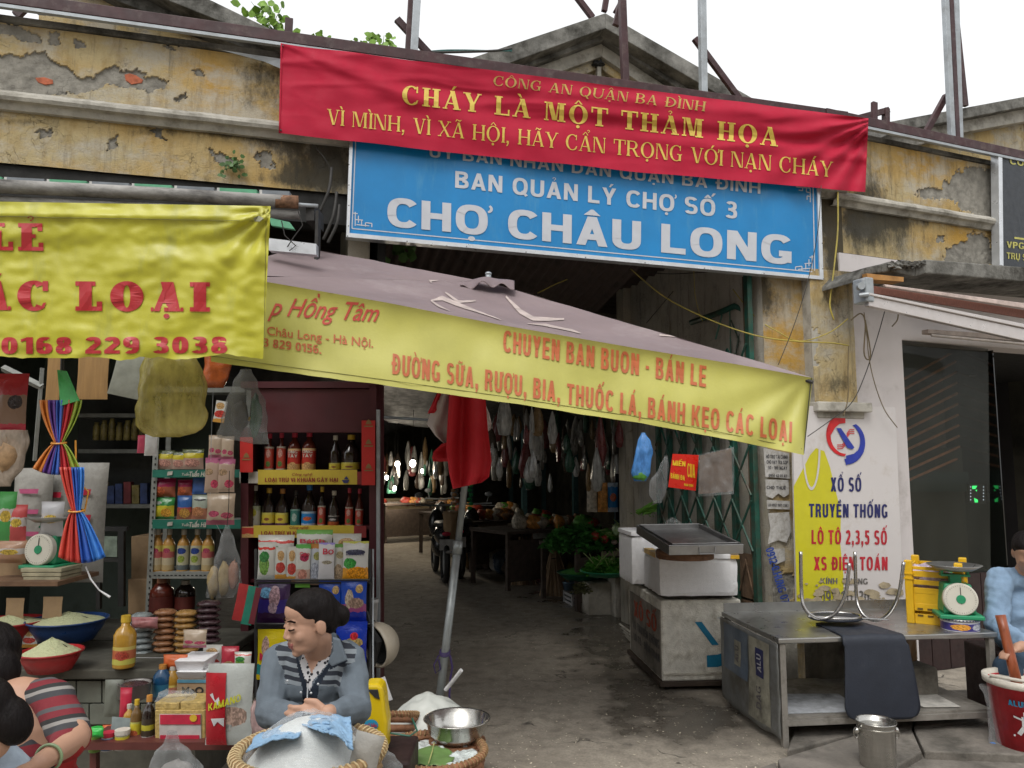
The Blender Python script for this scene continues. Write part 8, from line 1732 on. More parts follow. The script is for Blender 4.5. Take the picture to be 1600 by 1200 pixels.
ctn = thing('carton', 'brown carton lettered in black under the foam trays', 'carton', P(300, 1090, 3.7)); sbox('box_body', 276, 1062, 326, 1096, 3.68, .2, KBX, ctn, bevel=.003); sbox('blue_tape', 277, 1062, 322, 1067, 3.676, .003, M('tape_blue', (.08, .22, .3), .4), ctn); text_on('lettering', 'MeO', (284, 1084), (318, 1084), 11, onY(3.68), cB, ctn, bold=.03)
for i, (x0, y0, x1, y1, mt, lb) in enumerate([(316, 1010, 346, 1052, pB, 'white and red packet above the foam trays'), (345, 1012, 372, 1050, pk('pinkbox', (0, (.45, .12, .15)), (.4, (.38, .03, .05)), b=((.5, .3, .3, .15, (.4, .28, .15)),)), 'dark pink packet above the red and white sack'), (366, 1020, 392, 1046, pA, 'white printed packet right of the dark pink packet'), (286, 985, 322, 1012, pU, 'brown sweets packet lying before the dark stack'), (255, 1024, 292, 1046, M('orange_pack', (1, 1, 1)), 'orange packet in front of the brown stack'), (318, 1042, 342, 1064, WHP, 'white folded packet behind the sack')]): packet('packet', lb, 'packet', x0, y0, x1, y1, 3.85-.03*i, mt, .4)
bottle('blue bottle with an orange top behind the grey pot', 252, 1092, 3.7, 26, 50, M('blue_glass', (.01, .06, .14), .2), M('lb_teal', (.02, .12, .2), .4), cO, 'jug'); bottle('yellow capped bottle between the blue bottle and the carton', 268, 1092, 3.72, 22, 48, OIL, lOil, cW, 'jug')
pt_ = P(209, 1092, 3.6); t = thing('cooking_pot', 'dull grey pot with a dark rim on the left counter', 'pot', pt_); mb = MB(frame(pt_)); mb.lathe([(.05, 0), (.066, .01), (.070, .07), (.073, .072), (.066, .07), (.060, .015), (0, .012)], 22); mb.build('pot_body', M('dull_pot', (.2, .19, .18), .4, .4), t, smooth=True); mb = MB(frame(pt_)); mb.ball((0, 0, .062), (.062, .062, .012)); mb.build('contents', SDk, t)
packet('detergent', 'upright red plastic bottle in front of the grey pot', 'bottle', 186, 1078, 204, 1126, 3.45, cR, .6); packet('white_carton', 'pale carton behind the red plastic bottle', 'carton', 162, 1066, 190, 1120, 3.6, TILE, .5, seal=False); packet('tall_tube', 'tall white tube between the oil bottle and the basket', 'tube', 203, 1010, 211, 1050, 3.85, WHP, .9)
bag('plastic_bag', 'knotted clear plastic bag hanging below the bench', 'plastic bag', [(1142, 262, 276), (1158, 258, 280), (1175, 244, 300), (1200, 232, 318), (1230, 236, 314)], 3.0, FILMG, handle=False, seed=15, inner=[(275, 1210, 24, 20, M('rag', (.3, .28, .26), .7))])
bag('plastic_bag', 'crumpled clear wrapping on top of the biscuit box', 'plastic bag', [(1076, 262, 296), (1085, 246, 306), (1098, 244, 304)], 3.3, FILM, handle=False, seed=25)
bag('plastic_bag', 'pinkish filled bag between the sack and the seated woman', 'plastic bag', [(1094, 396, 420), (1110, 392, 424), (1135, 392, 426), (1150, 396, 420)], 3.0, film('pink_film', (.40, .28, .27), .9, .2), handle=False, seed=31)
# ================================================================ PEOPLE
def remeshed(mb, voxel, smooth_n, name):
 me = mb.mesh('tmp', []); o = bpy.data.objects.new('tmp', me); C.objects.link(o)
 r = o.modifiers.new('r', 'REMESH'); r.mode = 'VOXEL'; r.voxel_size = voxel
 if smooth_n: s = o.modifiers.new('s', 'SMOOTH'); s.iterations = smooth_n; s.factor = .5
 ts = bpy.data.scenes.new('modelling'); C.objects.unlink(o); ts.collection.objects.link(o); cx_ = bpy.context.temp_override(scene=ts, view_layer=ts.view_layers[0]); cx_.__enter__(); dg = bpy.context.evaluated_depsgraph_get(); out = bpy.data.meshes.new_from_object(o.evaluated_get(dg)); cx_.__exit__(None, None, None); bpy.data.objects.remove(o); bpy.data.scenes.remove(ts); out.name = name; return out
def cap(mb, a, b, r0, r1, n=10):
 a = Vector(a); b = Vector(b); mb.ball(a, r0, 12, 8); mb.ball(b, r1, 12, 8); mb.tube([a, b], [r0, r1], 12)
def person_part(name, mb, voxel, sm, mats, parent, classify=None, wrinkle=0, seed=0):
 me = remeshed(mb, voxel, sm, name)
 if wrinkle:
  ns = [v.normal.copy() for v in me.vertices]; cs = [v.co.copy() for v in me.vertices]; fl_ = []
  for q, n_ in zip(cs, ns): fl_ += list(q+n_*wrinkle*(fbm(q.x*9+seed, q.y*9, q.z*16)+.5*nn(q.x*26, q.z*30, seed)))
  me.vertices.foreach_set('co', fl_); me.update()
 for m in mats: me.materials.append(m)
 if classify:
  for p in me.polygons: p.material_index = classify(p.center, p.normal)
 I = ROOTM[parent.name]; me.transform(I); o = bpy.data.objects.new(name, me); C.objects.link(o); o.parent = parent; ROOTM[o.name] = I
 me.polygons.foreach_set('use_smooth', [True]*len(me.polygons)); return o
SKIN = M('skin', (.43, .245, .165), .55, var=.06, scale=10, bmp=.05, bscale=200); LIP = M('lips', (.30, .10, .085), .45, var=.05, bmp=0); HAIR = M('black_hair', (.009, .007, .007), .55, var=.3, scale=50, stretch=(1, 1, .15), bmp=.9, spec=.12)
def banded(name, period, cols, kx=.0, wob=.003, ky=0):
 m, t, b = nodes_of(name); tc = N(t, 'ShaderNodeTexCoord'); sp = N(t, 'ShaderNodeSeparateXYZ'); t.links.new(tc.outputs['Object'], sp.inputs[0])
 z = mth(t, 'ADD', mth(t, 'ADD', sp.outputs[2], mth(t, 'ADD', mth(t, 'MULTIPLY', sp.outputs[0], kx), mth(t, 'MULTIPLY', sp.outputs[1], ky))), mth(t, 'MULTIPLY', mth(t, 'SUBTRACT', nz(t, 5, 2), .5), wob*4))
 f = mth(t, 'FRACT', mth(t, 'DIVIDE', z, period)); cr = N(t, 'ShaderNodeValToRGB'); cr.color_ramp.interpolation = 'CONSTANT'; el = cr.color_ramp.elements
 el[0].position = 0; el[0].color = rgb(cols[0][1]); el[1].position = cols[1][0]; el[1].color = rgb(cols[1][1])
 for p, c in cols[2:]: e = el.new(p); e.color = rgb(c)
 t.links.new(f, cr.inputs[0]); t.links.new(cr.outputs[0], b.inputs['Base Color']); b.inputs['Roughness'].default_value = .85; bump(t, b, nz(t, 300, 2), .3, .002); return m
def head(mb, c, yaw, pitch, s=1.0, neck=None):
 T = Matrix.Translation(c) @ Matrix.Rotation(yaw, 4, 'Z') @ Matrix.Rotation(pitch, 4, 'X') @ Matrix.Scale(s, 4)
 h = MB(mb.fr); f0 = h.fr; h.fr = T
 for q, r in (((0, .012, .045), (.074, .092, .082)), ((0, -.022, -.016), (.062, .066, .082)), ((0, -.036, -.066), (.046, .044, .034)), ((0, -.064, -.088), (.020, .016, .015)), ((-.034, -.052, -.022), (.024, .026, .026)), ((.034, -.052, -.022), (.024, .026, .026)),
                 ((-.03, -.075, .008), (.016, .013, .012)), ((.03, -.075, .008), (.016, .013, .012)), ((-.073, .014, -.006), (.009, .020, .031)), ((.073, .014, -.006), (.009, .020, .031)), ((-.011, -.090, -.025), (.008, .009, .0065)), ((.011, -.090, -.025), (.008, .009, .0065)), ((0, -.03, .06), (.058, .055, .05))): h.ball(q, r, 20, 14)
 cap(h, (0, -.080, .022), (0, -.096, -.020), .0075, .0098); cap(h, (-.034, -.072, .030), (.034, -.072, .030), .009, .009); cap(h, (-.015, -.082, -.050), (.015, -.082, -.050), .0065, .006); cap(h, (-.012, -.081, -.061), (.012, -.081, -.061), .007, .0065)
 if neck is not None: h.fr = Matrix.Identity(4); cap(h, T @ Vector((0, .03, -.06)), neck, .046*s, .052*s)
 k = len(mb.v); mb.v += h.v; mb.f += [tuple(i+k for i in f) for f in h.f]; mb.mi += h.mi; return T
def face_bits(T, parent, gaze=-.3):
 BRW_ = M('brow', (.02, .012, .01), 1, bmp=0, spec=0)
 for nm, pts, r, mt in (('eyebrow', [(-.048, -.070, .034), (-.032, -.081, .040), (-.014, -.085, .036)], .0032, BRW_), ('eyebrow', [(.048, -.070, .034), (.032, -.081, .040), (.014, -.085, .036)], .0032, BRW_), ('eyelid', [(-.045, -.076, .010), (-.032, -.0885, .007), (-.017, -.086, .006)], .0030, BRW_), ('eyelid', [(.045, -.076, .010), (.032, -.0885, .007), (.017, -.086, .006)], .0030, BRW_), ('mouth_line', [(-.018, -.0845, -.0555), (0, -.0895, -.055), (.018, -.0845, -.0555)], .0012, M('mouth_shadow', (.12, .03, .03), .5))):
  mb = MB(T); mb.tube(pts, r, 6); mb.build(nm, mt, parent, smooth=True)
def hair(T, parent, prims, seed=0):
 mb = MB(T)
 for q, r in prims: mb.ball(q, r, 22, 16)
 return person_part('hair', mb, .0065, 2, [HAIR], parent, wrinkle=.0025, seed=seed)
HB = [((0, .024, .052), (.078, .087, .078)), ((0, -.004, .074), (.071, .074, .060)), ((-.050, .028, .022), (.029, .046, .045)), ((.050, .028, .022), (.029, .046, .045)), ((0, .062, .0), (.062, .048, .06)), ((0, -.022, .080), (.064, .054, .042)), ((-.046, -.008, .056), (.031, .040, .035)), ((.046, -.008, .056), (.031, .040, .035))]
def hand(mb, wrist, d, side, n):   # palm and five bent fingers; d along the hand, side across, n = back of hand
 d = d.normalized(); side = side.normalized(); n = n.normalized(); pc = wrist+d*.045
 for i in range(4):
  o = side*(.011+.017*(i-1.5)*1.0-.011); a = wrist+d*.01+side*(i-1.5)*.010; b = pc+d*.035+side*(i-1.5)*.019; cap(mb, a, b, .013, .0105)
  L = (.030, .036, .033, .025)[i]; c_ = b+d*L-n*.006; e = c_+d*L*.55-n*.018; cap(mb, b, c_, .0092, .0085); cap(mb, c_, e, .0083, .0072)
 a = wrist+d*.015-side*.022; b = a+d*.028-side*.024; c_ = b+d*.028-side*.004; cap(mb, a, b, .013, .0105); cap(mb, b, c_, .0100, .008)
# ---- seated woman with the striped cardigan
WY = 2.55; root = thing('person', 'seated woman in a grey striped cardigan looking left over a noodle basket', 'person', Vector((P(490, 1100, 2.7).x, 2.7, 0)))
hc = P(484, 975, WY); sm = MB(); HT = head(sm, hc, radians(-53), radians(10), .87, P(496, 1030, 2.62))
def pp(x, y, Y): return P(x, y, Y)
bd_ = MB(); bd_.v, bd_.f, bd_.mi = list(sm.v), list(sm.f), list(sm.mi)
bd_.ball(pp(493, 1060, 2.66), (.10, .07, .13), 20, 14); cap(bd_, pp(455, 1032, 2.67), pp(533, 1030, 2.67), .03, .03); bd_.ball(pp(492, 1130, 2.66), (.12, .085, .13), 20, 14)
for a in (((442, 1034, 2.665), (426, 1112, 2.55), (478, 1124, 2.38)), ((544, 1032, 2.665), (556, 1108, 2.55), (512, 1114, 2.36))): cap(bd_, pp(*a[0]), pp(*a[1]), .026, .026); cap(bd_, pp(*a[1]), pp(*a[2]), .032, .024)
hand(bd_, pp(514, 1122, 2.39), pp(486, 1122, 2.40)-pp(514, 1122, 2.40), Vector((0, -.1, -1)), Vector((0, -1, .1)))
HI = HT.inverted()
def cls_face(c, n):
 q = HI @ c
 return 1 if (abs(q.x) < .021 and -.070 < q.z < -.045 and q.y < -.080) else 0
person_part('body', bd_, .0045, 3, [SKIN, LIP], root, cls_face); face_bits(HT, root)
hair(HT, root, HB+[((.012, .118, .0), (.040, .034, .040)), ((0, .09, .02), (.05, .04, .05))])
mb = MB(HT); mb.ball((-.078, .012, -.036), .003, 8, 6); mb.build('earring', M('gold', (.5, .35, .1), .3, .9), bpy.data.objects['body'])
JG = M('grey_cardigan', (.125, .15, .175), .9, var=.10, scale=20, bmp=.25, bscale=250, spec=.2); JN = M('navy_placket', (.018, .024, .036), .9, spec=.2); JS = banded('striped_cardigan', .0262, [(0, (.016, .02, .03)), (.5, (.19, .215, .235))], .10)
SH, t_, b_ = nodes_of('spotted_shirt'); vo = N(t_, 'ShaderNodeTexVoronoi', i_Scale=75.0); tcx = N(t_, 'ShaderNodeTexCoord'); t_.links.new(tcx.outputs['Object'], vo.inputs['Vector']); t_.links.new(mixc(t_, mth(t_, 'LESS_THAN', vo.outputs['Distance'], .36), (.52, .51, .52), (.015, .015, .02)), b_.inputs['Base Color']); b_.inputs['Roughness'].default_value = .8
jm = MB(); jm.ball(pp(493, 1062, 2.64), (.128, .092, .125), 22, 16); jm.ball(pp(492, 1128, 2.64), (.145, .105, .13), 22, 16); cap(jm, pp(447, 1028, 2.65), pp(541, 1026, 2.65), .052, .052); cap(jm, pp(474, 1010, 2.68), pp(516, 1008, 2.68), .043, .043)
for a in (((437, 1032, 2.64), (421, 1112, 2.53), (476, 1126, 2.39)), ((545, 1030, 2.64), (557, 1108, 2.53), (522, 1116, 2.39))): cap(jm, pp(*a[0]), pp(*a[1]), .052, .049); cap(jm, pp(*a[1]), pp(*a[2]), .049, .036)
SHP = [[(511, 996), (520, 1004), (515, 1032), (500, 1052), (489, 1064), (484, 1080), (479, 1072), (486, 1050), (500, 1026)], [(463, 1012), (472, 1014), (488, 1056), (484, 1078), (476, 1060), (469, 1036)]]
PLK = [[(460, 1014), (468, 1034), (477, 1062), (484, 1080), (491, 1066), (515, 1034), (519, 1038), (498, 1072), (492, 1135), (473, 1135), (473, 1078), (466, 1050)], [(524, 985), (530, 988), (543, 1034), (516, 1046), (514, 1042), (537, 1031)]]
SKV = [[(466, 1005), (512, 1000), (500, 1028), (487, 1052), (474, 1020)]]
STR = [[(430, 1012), (446, 1000), (463, 1012), (474, 1072), (445, 1068), (444, 1048), (436, 1036)], [(528, 990), (558, 1014), (554, 1034), (537, 1042), (531, 1073), (496, 1071), (514, 1046), (541, 1034)]]
def cls_j(c, n):
 if n.y > .2: return 0
 x, y = pix(c)
 for k, L in ((4, SKV), (3, SHP), (1, PLK), (2, STR)):
  if any(inside(x, y, q) for q in L): return k
 return 0
person_part('cardigan', jm, .0042, 5, [JG, JN, JS, SH, SKIN], root, cls_j, .008, 3)
for sgn, pts in ((1, [(519, 996), (530, 1000), (542, 1032), (518, 1042), (512, 1034), (520, 1018)]), (-1, [(468, 1003), (462, 1008), (462, 1024), (468, 1034), (471, 1022)])):
 mb = MB(); mb.prism([P(x, y, 2.525+.05*(sgn < 0)*0) for x, y in pts], (0, .018, .0)); mb.build('collar', JG, root, bevel=.004)
mb = MB(); mb.tube([P(481, 1068, 2.53), P(480, 1092, 2.52)], .0022, 6); mb.build('zip', ALU, root)
for x, y in ((449, 1064), (497, 1069), (470, 1082), (486, 1083)): mb = MB(); mb.ball(P(x, y, 2.53), (.004, .003, .004), 8, 6); mb.build('button', ALU, root)
TR = M('dark_trousers', (.02, .02, .025), .9); tm_ = MB(); hp_ = Vector((hc.x+.03, 2.68, .48)); tm_.ball(hp_, (.15, .12, .12))
for sx in (-1, 1): kn = Vector((hp_.x+sx*.20, 2.42, .46)); ft_ = Vector((hp_.x+sx*.18, 2.45, .08)); cap(tm_, hp_+Vector((sx*.07, 0, 0)), kn, .075, .055); cap(tm_, kn, ft_, .052, .04); cap(tm_, ft_, ft_+Vector((0, -.12, -.03)), .04, .03)
person_part('trousers', tm_, .012, 2, [TR], root)
stl = thing('plastic_stool', 'low plastic stool under the seated woman', 'stool', Vector((hp_.x, 2.72, 0))); mb = MB(); mb.box((hp_.x, 2.72, .34), (.28, .26, .03)); mb.build('seat', BBL, stl, bevel=.01)
for sx in (-1, 1):
 for sy in (-1, 1): mb = MB(); mb.box((hp_.x+sx*.12, 2.72+sy*.11, .165), (.03, .03, .33)); mb.build('leg', BBL, stl)
# ---- woman in the red striped sweater (back view) and the one in front of her
SWT = banded('red_striped_sweater', .115, [(0, (.17, .012, .02)), (.30, (.04, .04, .045)), (.48, (.25, .235, .22)), (.58, (.02, .02, .02)), (.70, (.16, .012, .02)), (.88, (.08, .075, .08))], -.25, .002, .35)
r2 = thing('person', 'woman in a red, white and black striped sweater seen from behind at the lower left', 'person', Vector((-1.5, 2.3, 0)))
b2 = MB(); T2 = head(b2, P(-16, 1038, 2.42), radians(-125), radians(10), .95, P(10, 1082, 2.4)); b2.ball(P(30, 1150, 2.35), (.15, .10, .17)); cap(b2, P(88, 1085, 2.32), P(122, 1150, 2.2), .036, .033); cap(b2, P(120, 1155, 2.18), P(62, 1192, 2.0), .034, .024)
hand(b2, P(60, 1194, 1.99), P(30, 1205, 1.93)-P(60, 1194, 1.99), Vector((0, -1, 0)), Vector((0, 0, 1))); person_part('body', b2, .0065, 2, [SKIN], r2); hair(T2, r2, HB+[((0, .10, -.02), (.05, .04, .06))], 4)
s2 = MB(); s2.ball(P(15, 1180, 2.36), (.19, .12, .20), 22, 16); cap(s2, P(-10, 1100, 2.4), P(72, 1088, 2.34), .052, .055); cap(s2, P(82, 1092, 2.32), P(112, 1148, 2.22), .056, .052); cap(s2, P(112, 1150, 2.22), P(104, 1164, 2.15), .052, .044); s2.ball(P(20, 1260, 2.4), (.2, .15, .2))
CUF = M('red_cuff', (.28, .01, .01), .8)
def cls_c(c, n): x, y = pix(c); return 1 if (x > 86 and y > 1136 and (y-1136) > (127-x)*.35+6) else 0
person_part('sweater', s2, .007, 3, [SWT, CUF], r2, cls_c, .005, 8)
mb = MB(); q = P(76, 1184, 2.04); ax = (P(62, 1192, 2.0)-P(120, 1155, 2.18)).normalized(); u = ax.cross(Vector((0, 0, 1))).normalized(); v = ax.cross(u); mb.tube([q+u*.032*cos(a)+v*.032*sin(a) for a in [2*pi*i/20 for i in range(20)]], .004, 6, True); mb.build('bracelet', M('jade', (.2, .28, .15), .3), r2, smooth=True)
mb = MB(T2); mb.ball((.078, .012, -.036), .003, 8, 6); mb.build('earring', M('gold', (1, 1, 1)), r2)
mb = MB(); mb.ball(Vector((-1.45, 2.25, .2)), (.26, .3, .28), 14, 10); mb.build('trousers', TR, r2, smooth=True)
r3 = thing('person', 'dark haired person bending at the lower left corner, in front of the striped sweater', 'person', Vector((-1.3, 1.75, 0)))
b3 = MB(); T3 = head(b3, P(-38, 1136, 1.85), radians(-75), radians(18), .82, P(-50, 1190, 1.9)); b3.ball(P(-60, 1300, 1.95), (.17, .11, .22)); person_part('body', b3, .007, 2, [SKIN], r3); hair(T3, r3, HB+[((0, .09, -.02), (.06, .05, .07))], 6)
s3 = MB(); s3.ball(P(-60, 1300, 1.95), (.19, .13, .24)); cap(s3, P(-90, 1215, 1.95), P(-10, 1225, 1.95), .06, .06); person_part('shirt', s3, .01, 2, [M('pale_blue_shirt', (.35, .42, .5), .9)], r3)
# ---- man in the blue jacket, right edge
r4 = thing('person', 'person in a light blue jacket sitting bent forward at the right edge behind the bucket', 'person', Vector((3.1, 4.85, 0)))
b4 = MB(); T4 = head(b4, P(1606, 866, 4.75), radians(-35), radians(30), 1.05, P(1592, 912, 4.85)); b4.ball(P(1596, 965, 4.9), (.16, .11, .22)); cap(b4, P(1625, 1000, 4.5), P(1590, 1012, 4.4), .035, .028); hand(b4, P(1592, 1012, 4.4), Vector((-1, -.3, -.2)), Vector((0, -1, 0)), Vector((0, 0, 1))); person_part('body', b4, .009, 2, [SKIN], r4); hair(T4, r4, HB, 9)
DNM = M('light_blue_jacket', (.20, .30, .43), .8, var=.12, scale=8, bmp=.3, bscale=60); s4 = MB(); s4.ball(P(1592, 965, 4.9), (.20, .14, .24), 20, 14); cap(s4, P(1568, 905, 4.85), P(1625, 905, 4.85), .075, .075); cap(s4, P(1562, 905, 4.82), P(1556, 975, 4.72), .078, .068); cap(s4, P(1556, 980, 4.7), P(1600, 1004, 4.45), .066, .05); person_part('jacket', s4, .010, 3, [DNM], r4, None, .012, 5)
t4 = MB(); cap(t4, P(1600, 1035, 4.9), P(1575, 1045, 4.55), .10, .08); cap(t4, P(1575, 1048, 4.55), P(1580, 1140, 4.6), .075, .055); cap(t4, P(1640, 1035, 4.9), P(1640, 1048, 4.55), .10, .08); cap(t4, P(1640, 1050, 4.55), P(1640, 1150, 4.6), .075, .055); person_part('trousers', t4, .014, 2, [M('navy_jeans', (.03, .06, .10), .9)], r4)
mb = MB(); mb.box((3.15, 5.0, .22), (.4, .35, .42)); one(mb.build('low_chair', DKR, None, bevel=.01), 'dark low chair under the man in the blue jacket', 'chair')
# ================================================================ FOREGROUND BASKETS
WICK = M('wicker', (.30, .19, .09), .75, var=.35, scale=30); WICR = M('reddish_wicker', (.26, .12, .06), .75, var=.35, scale=30)
def wicker(label, p, r, h, mat, rim2, tilt=0):
 t = thing('wicker_basket', label, 'basket', p); F_ = frame(p, 0, tilt)
 for k in range(9):
  z = h*(k+.5)/9; rr = r*(.72+.28*(z/h)**.7); mb = MB(F_); mb.tube([((rr+.004*(1 if (i+k) % 2 else -1))*cos(2*pi*i/44), (rr+.004*(1 if (i+k) % 2 else -1))*sin(2*pi*i/44), z) for i in range(44)], h/18*.95, 6, True); mb.build('weave_ring', mat, t, smooth=True)
 mb = MB(F_); mb.tube([(r*1.02*cos(a), r*1.02*sin(a), h) for a in [2*pi*i/48 for i in range(48)]], .014, 8, True); rc_ = mb.build('rim', mat, t, smooth=True)
 for i in range(64): a = 2*pi*i/64; mb = MB(F_ @ Matrix.Rotation(a, 4, 'Z') @ Matrix.Translation((r*1.02, 0, h)) @ Matrix.Rotation(.35, 4, 'X')); mb.tube([(.0165*cos(b), .0, .0165*sin(b)) for b in [2*pi*j/8 for j in range(8)]], .0032, 5, True); mb.build('binding', rim2, rc_)
 mb = MB(F_); mb.lathe([(r*.7, .01), (0, .01)], 20); mb.build('basket_floor', mat, t); return t
WLT = M('pale_cane', (.45, .34, .18), .6, var=.2)
nb = P(484, 1172, 2.30); nz0 = nb.z-.26; wicker('large round cane basket of white noodles in front of the seated woman', Vector((nb.x, nb.y, nz0)), .200, .26, WICK, WLT)
NOOD = M('white_noodles', (.80, .82, .80), .45, var=.10, scale=60, bmp=.8, bscale=160, stretch=(1, 3, 3))
t = thing('noodle_heap', 'mound of white rice noodles under clear plastic in the cane basket', 'noodles', Vector((nb.x, nb.y, nb.z-.06))); mb = MB()
def heap(u, v, R=.185, H_=.135, e=0): a = 2*pi*u; r = R*v; k = 1+.12*nn(cos(a)*1.5, sin(a)*1.5, 3); return Vector((nb.x-.005+r*k*cos(a), nb.y+r*sin(a)*.98, nb.z-.05+H_*(1-v**2.2)+.006*fbm(cos(a)*v*5, sin(a)*v*5, 2)+e))
mb.grid(heap, 60, 24); mb.build('heap', NOOD, t, smooth=True, fix=False)
mb = MB(); mb.grid(lambda u, v: heap(u, v, .205, .145, .004+.008*abs(nn(u*14, v*7, 6))+(.015*sin(u*40) if v > .9 else 0)), 80, 30); mb.build('plastic_cover', film('noodle_film', (.9, .92, .93), .10, .08, 20, .6), t, smooth=True, fix=False)
CLB = M('light_blue_cloth', (.22, .36, .52), .9, var=.12, scale=12, bmp=.4, bscale=90)
def clothpatch(pts, Y0, Y1, nm, lab, seed, amp=.02):
 TL, TR_, BR_, BL_ = pts; mb = MB()
 def fn(u, v): x = lerp(lerp(TL[0], TR_[0], u), lerp(BL_[0], BR_[0], u), v); y = lerp(lerp(TL[1], TR_[1], u), lerp(BL_[1], BR_[1], u), v); return P(x+3*nn(u*4, v*3, seed), y-6*sin(u*pi)+4*nn(u*5, seed), lerp(Y0, Y1, v)-amp*abs(fbm(u*4+seed, v*4, seed)))
 mb.grid(fn, 36, 26); return one(mb.build(nm, CLB, None, smooth=True, fix=False, solid=.004), lab, 'cloth')
clothpatch(((400, 1150), (480, 1132), (466, 1152), (384, 1176)), 2.36, 2.16, 'blue_cloth', 'light blue cloth over the left edge of the noodle basket', 2, .03); clothpatch(((455, 1126), (548, 1120), (552, 1172), (500, 1142)), 2.36, 2.14, 'blue_cloth', 'light blue cloth folded behind the noodles on the right of the basket', 5, .04)
packet('woven_sack', 'white woven sack with red letters folded over the right of the noodle basket', 'sack', 540, 1150, 584, 1215, 2.2, SACK, .3, seal=False, roll=radians(14)); packet('paper_scrap', 'yellowish folded paper in the noodle basket', 'paper', 552, 1160, 572, 1186, 2.28, M('tan_paper', (.42, .33, .15), .7), .5)
bk2 = G(677, 1172, .34); wicker('round reddish basket with a green leaf under plastic, right of the noodle basket', Vector((bk2.x, bk2.y, .09)), .215, .25, WICR, WICK)
mb = MB(frame(bk2)); mb.grid(lambda u, v: (.19*v*cos(2*pi*u), .19*v*sin(2*pi*u), -.022+.02*fbm(cos(2*pi*u)*v*3, sin(2*pi*u)*v*3, 4)), 50, 16); one(mb.build('filled_bag', film('basket_film', (.7, .76, .74), 1.3, .1, 24, .9), None, smooth=True, fix=False), 'crinkled plastic filling the reddish basket around the leaf', 'plastic bag')
mb = MB(frame(bk2+Vector((-.005, -.03, -.015)))); LFM = M('banana_leaf', (.15, .26, .08), .45, var=.15, scale=4, stretch=(1, 8, 1)); mb.grid(lambda u, v: ((u-.5)*.20*sin(pi*(.12+.85*v))**.6, (v-.5)*.22, .012*nn(u*3, v*3)-abs(u-.5)*.02+.01), 16, 16); lf_ = mb.build('green_leaf', LFM, None, smooth=True, fix=False, solid=.001); one(lf_, 'broad green leaf lying on the plastic in the reddish basket', 'leaf')
mb = MB(frame(bk2+Vector((-.005, -.03, -.003)))); mb.tube([(0, -.12, .003), (.003, 0, .006), (0, .12, .003)], .0025, 5); lv = mb.build('midrib', M('leaf_midrib', (.5, .5, .2), .5), lf_)
bwp = P(714, 1122, 3.62); t = thing('steel_bowl', 'wide shiny stainless steel bowl standing behind the reddish basket', 'bowl', Vector((bwp.x, bwp.y, bwp.z-.10))); mb = MB(frame(t.location)); mb.lathe([(.085, 0), (.125, .04), (.143, .098), (.152, .10), (.150, .104), (.140, .101), (.120, .045), (.08, .006), (0, .006)], 40); mb.build('bowl_body', INOX, t, smooth=True)
ub = Vector((bwp.x, bwp.y+.02, 0)); mb = MB(frame(ub)); mb.lathe([(.11, 0), (.13, bwp.z-.10)], 20); mb.v and one(mb.build('basket_stand', WICR, None), 'dark wicker stand under the steel bowl', 'basket')
wb_ = P(672, 1122, 3.95); t = thing('covered_basket', 'basket covered with a white plastic sheet behind the parasol pole', 'basket', Vector((wb_.x, wb_.y, 0))); mb = MB(); mb.grid(lambda u, v: Vector((wb_.x+.235*v*cos(2*pi*u)*(1+.1*nn(cos(2*pi*u)*2, sin(2*pi*u)*2)), wb_.y+.2*v*sin(2*pi*u), wb_.z-.04+.16*(1-v**1.6)+.018*nn(cos(2*pi*u)*v*4, sin(2*pi*u)*v*4, 7)+.012*sin(u*40)*v**3)), 64, 20); mb.build('white_sheet', M('white_sheet', (.55, .57, .53), .4, var=.05, bmp=.3, bscale=18), t, smooth=True, fix=False)
mb = MB(frame(Vector((wb_.x, wb_.y, 0)))); mb.lathe([(.16, 0), (.21, wb_.z-.05)], 28); mb.build('basket_wall', WICR, t)
mb = MB(); mb.tube([P(696, 1078, 3.9), P(711, 1060, 3.88), P(721, 1047, 3.86)], .010, 8); one(mb.build('ladle_handle', WHP, None), 'white ladle handle sticking out of the covered basket', 'ladle')
# yellow jug, leaning brown basket, crumpled dark bag
jg = P(585, 1176, 3.15); t = thing('plastic_jug', 'bright yellow plastic jug with a handle and a blue oval label by the seated woman', 'jug', jg); JY = M('yellow_jug', (.62, .44, .008), .35, var=.04, bmp=.03)
mb = MB(); mb.fr = Matrix.Identity(4); outl = [(570, 1176), (604, 1176), (605, 1130), (602, 1112), (600, 1090), (597, 1073), (590, 1069), (570, 1069), (568, 1100), (573, 1120), (567, 1140)]; hole = [(576, 1078), (588, 1078), (592, 1090), (582, 1084)]
jb = MB(); jb.prism([P(x, y, 3.12) for x, y in outl], (0, .10, 0)); jo = jb.build('jug_body', JY, t, bevel=.012)
mb = MB(); mb.prism([P(x, y, 3.113) for x, y in [(574, 1078), (590, 1078), (593, 1093), (585, 1090)]], (0, .116, 0)); mb.build('handle_hole', BLACKM, t, bevel=.002)
flat_on('oval_label', [[(580+11*cos(a), 1133+9*sin(a)) for a in [2*pi*i/18 for i in range(18)]]], onY(3.118), M('label_sky_blue', (.03, .30, .50), .4), t); text_on('lettering', 'mỹ hảo', (571, 1136), (589, 1136), 6, onY(3.114), cR, t, bold=.03)
mb = MB(); mb.box(Vector((jg.x, 3.2, (jg.z)/2)), (.3, .3, jg.z)); one(mb.build('low_stool', DKR, None, bevel=.01), 'dark low stool under the yellow jug', 'stool')
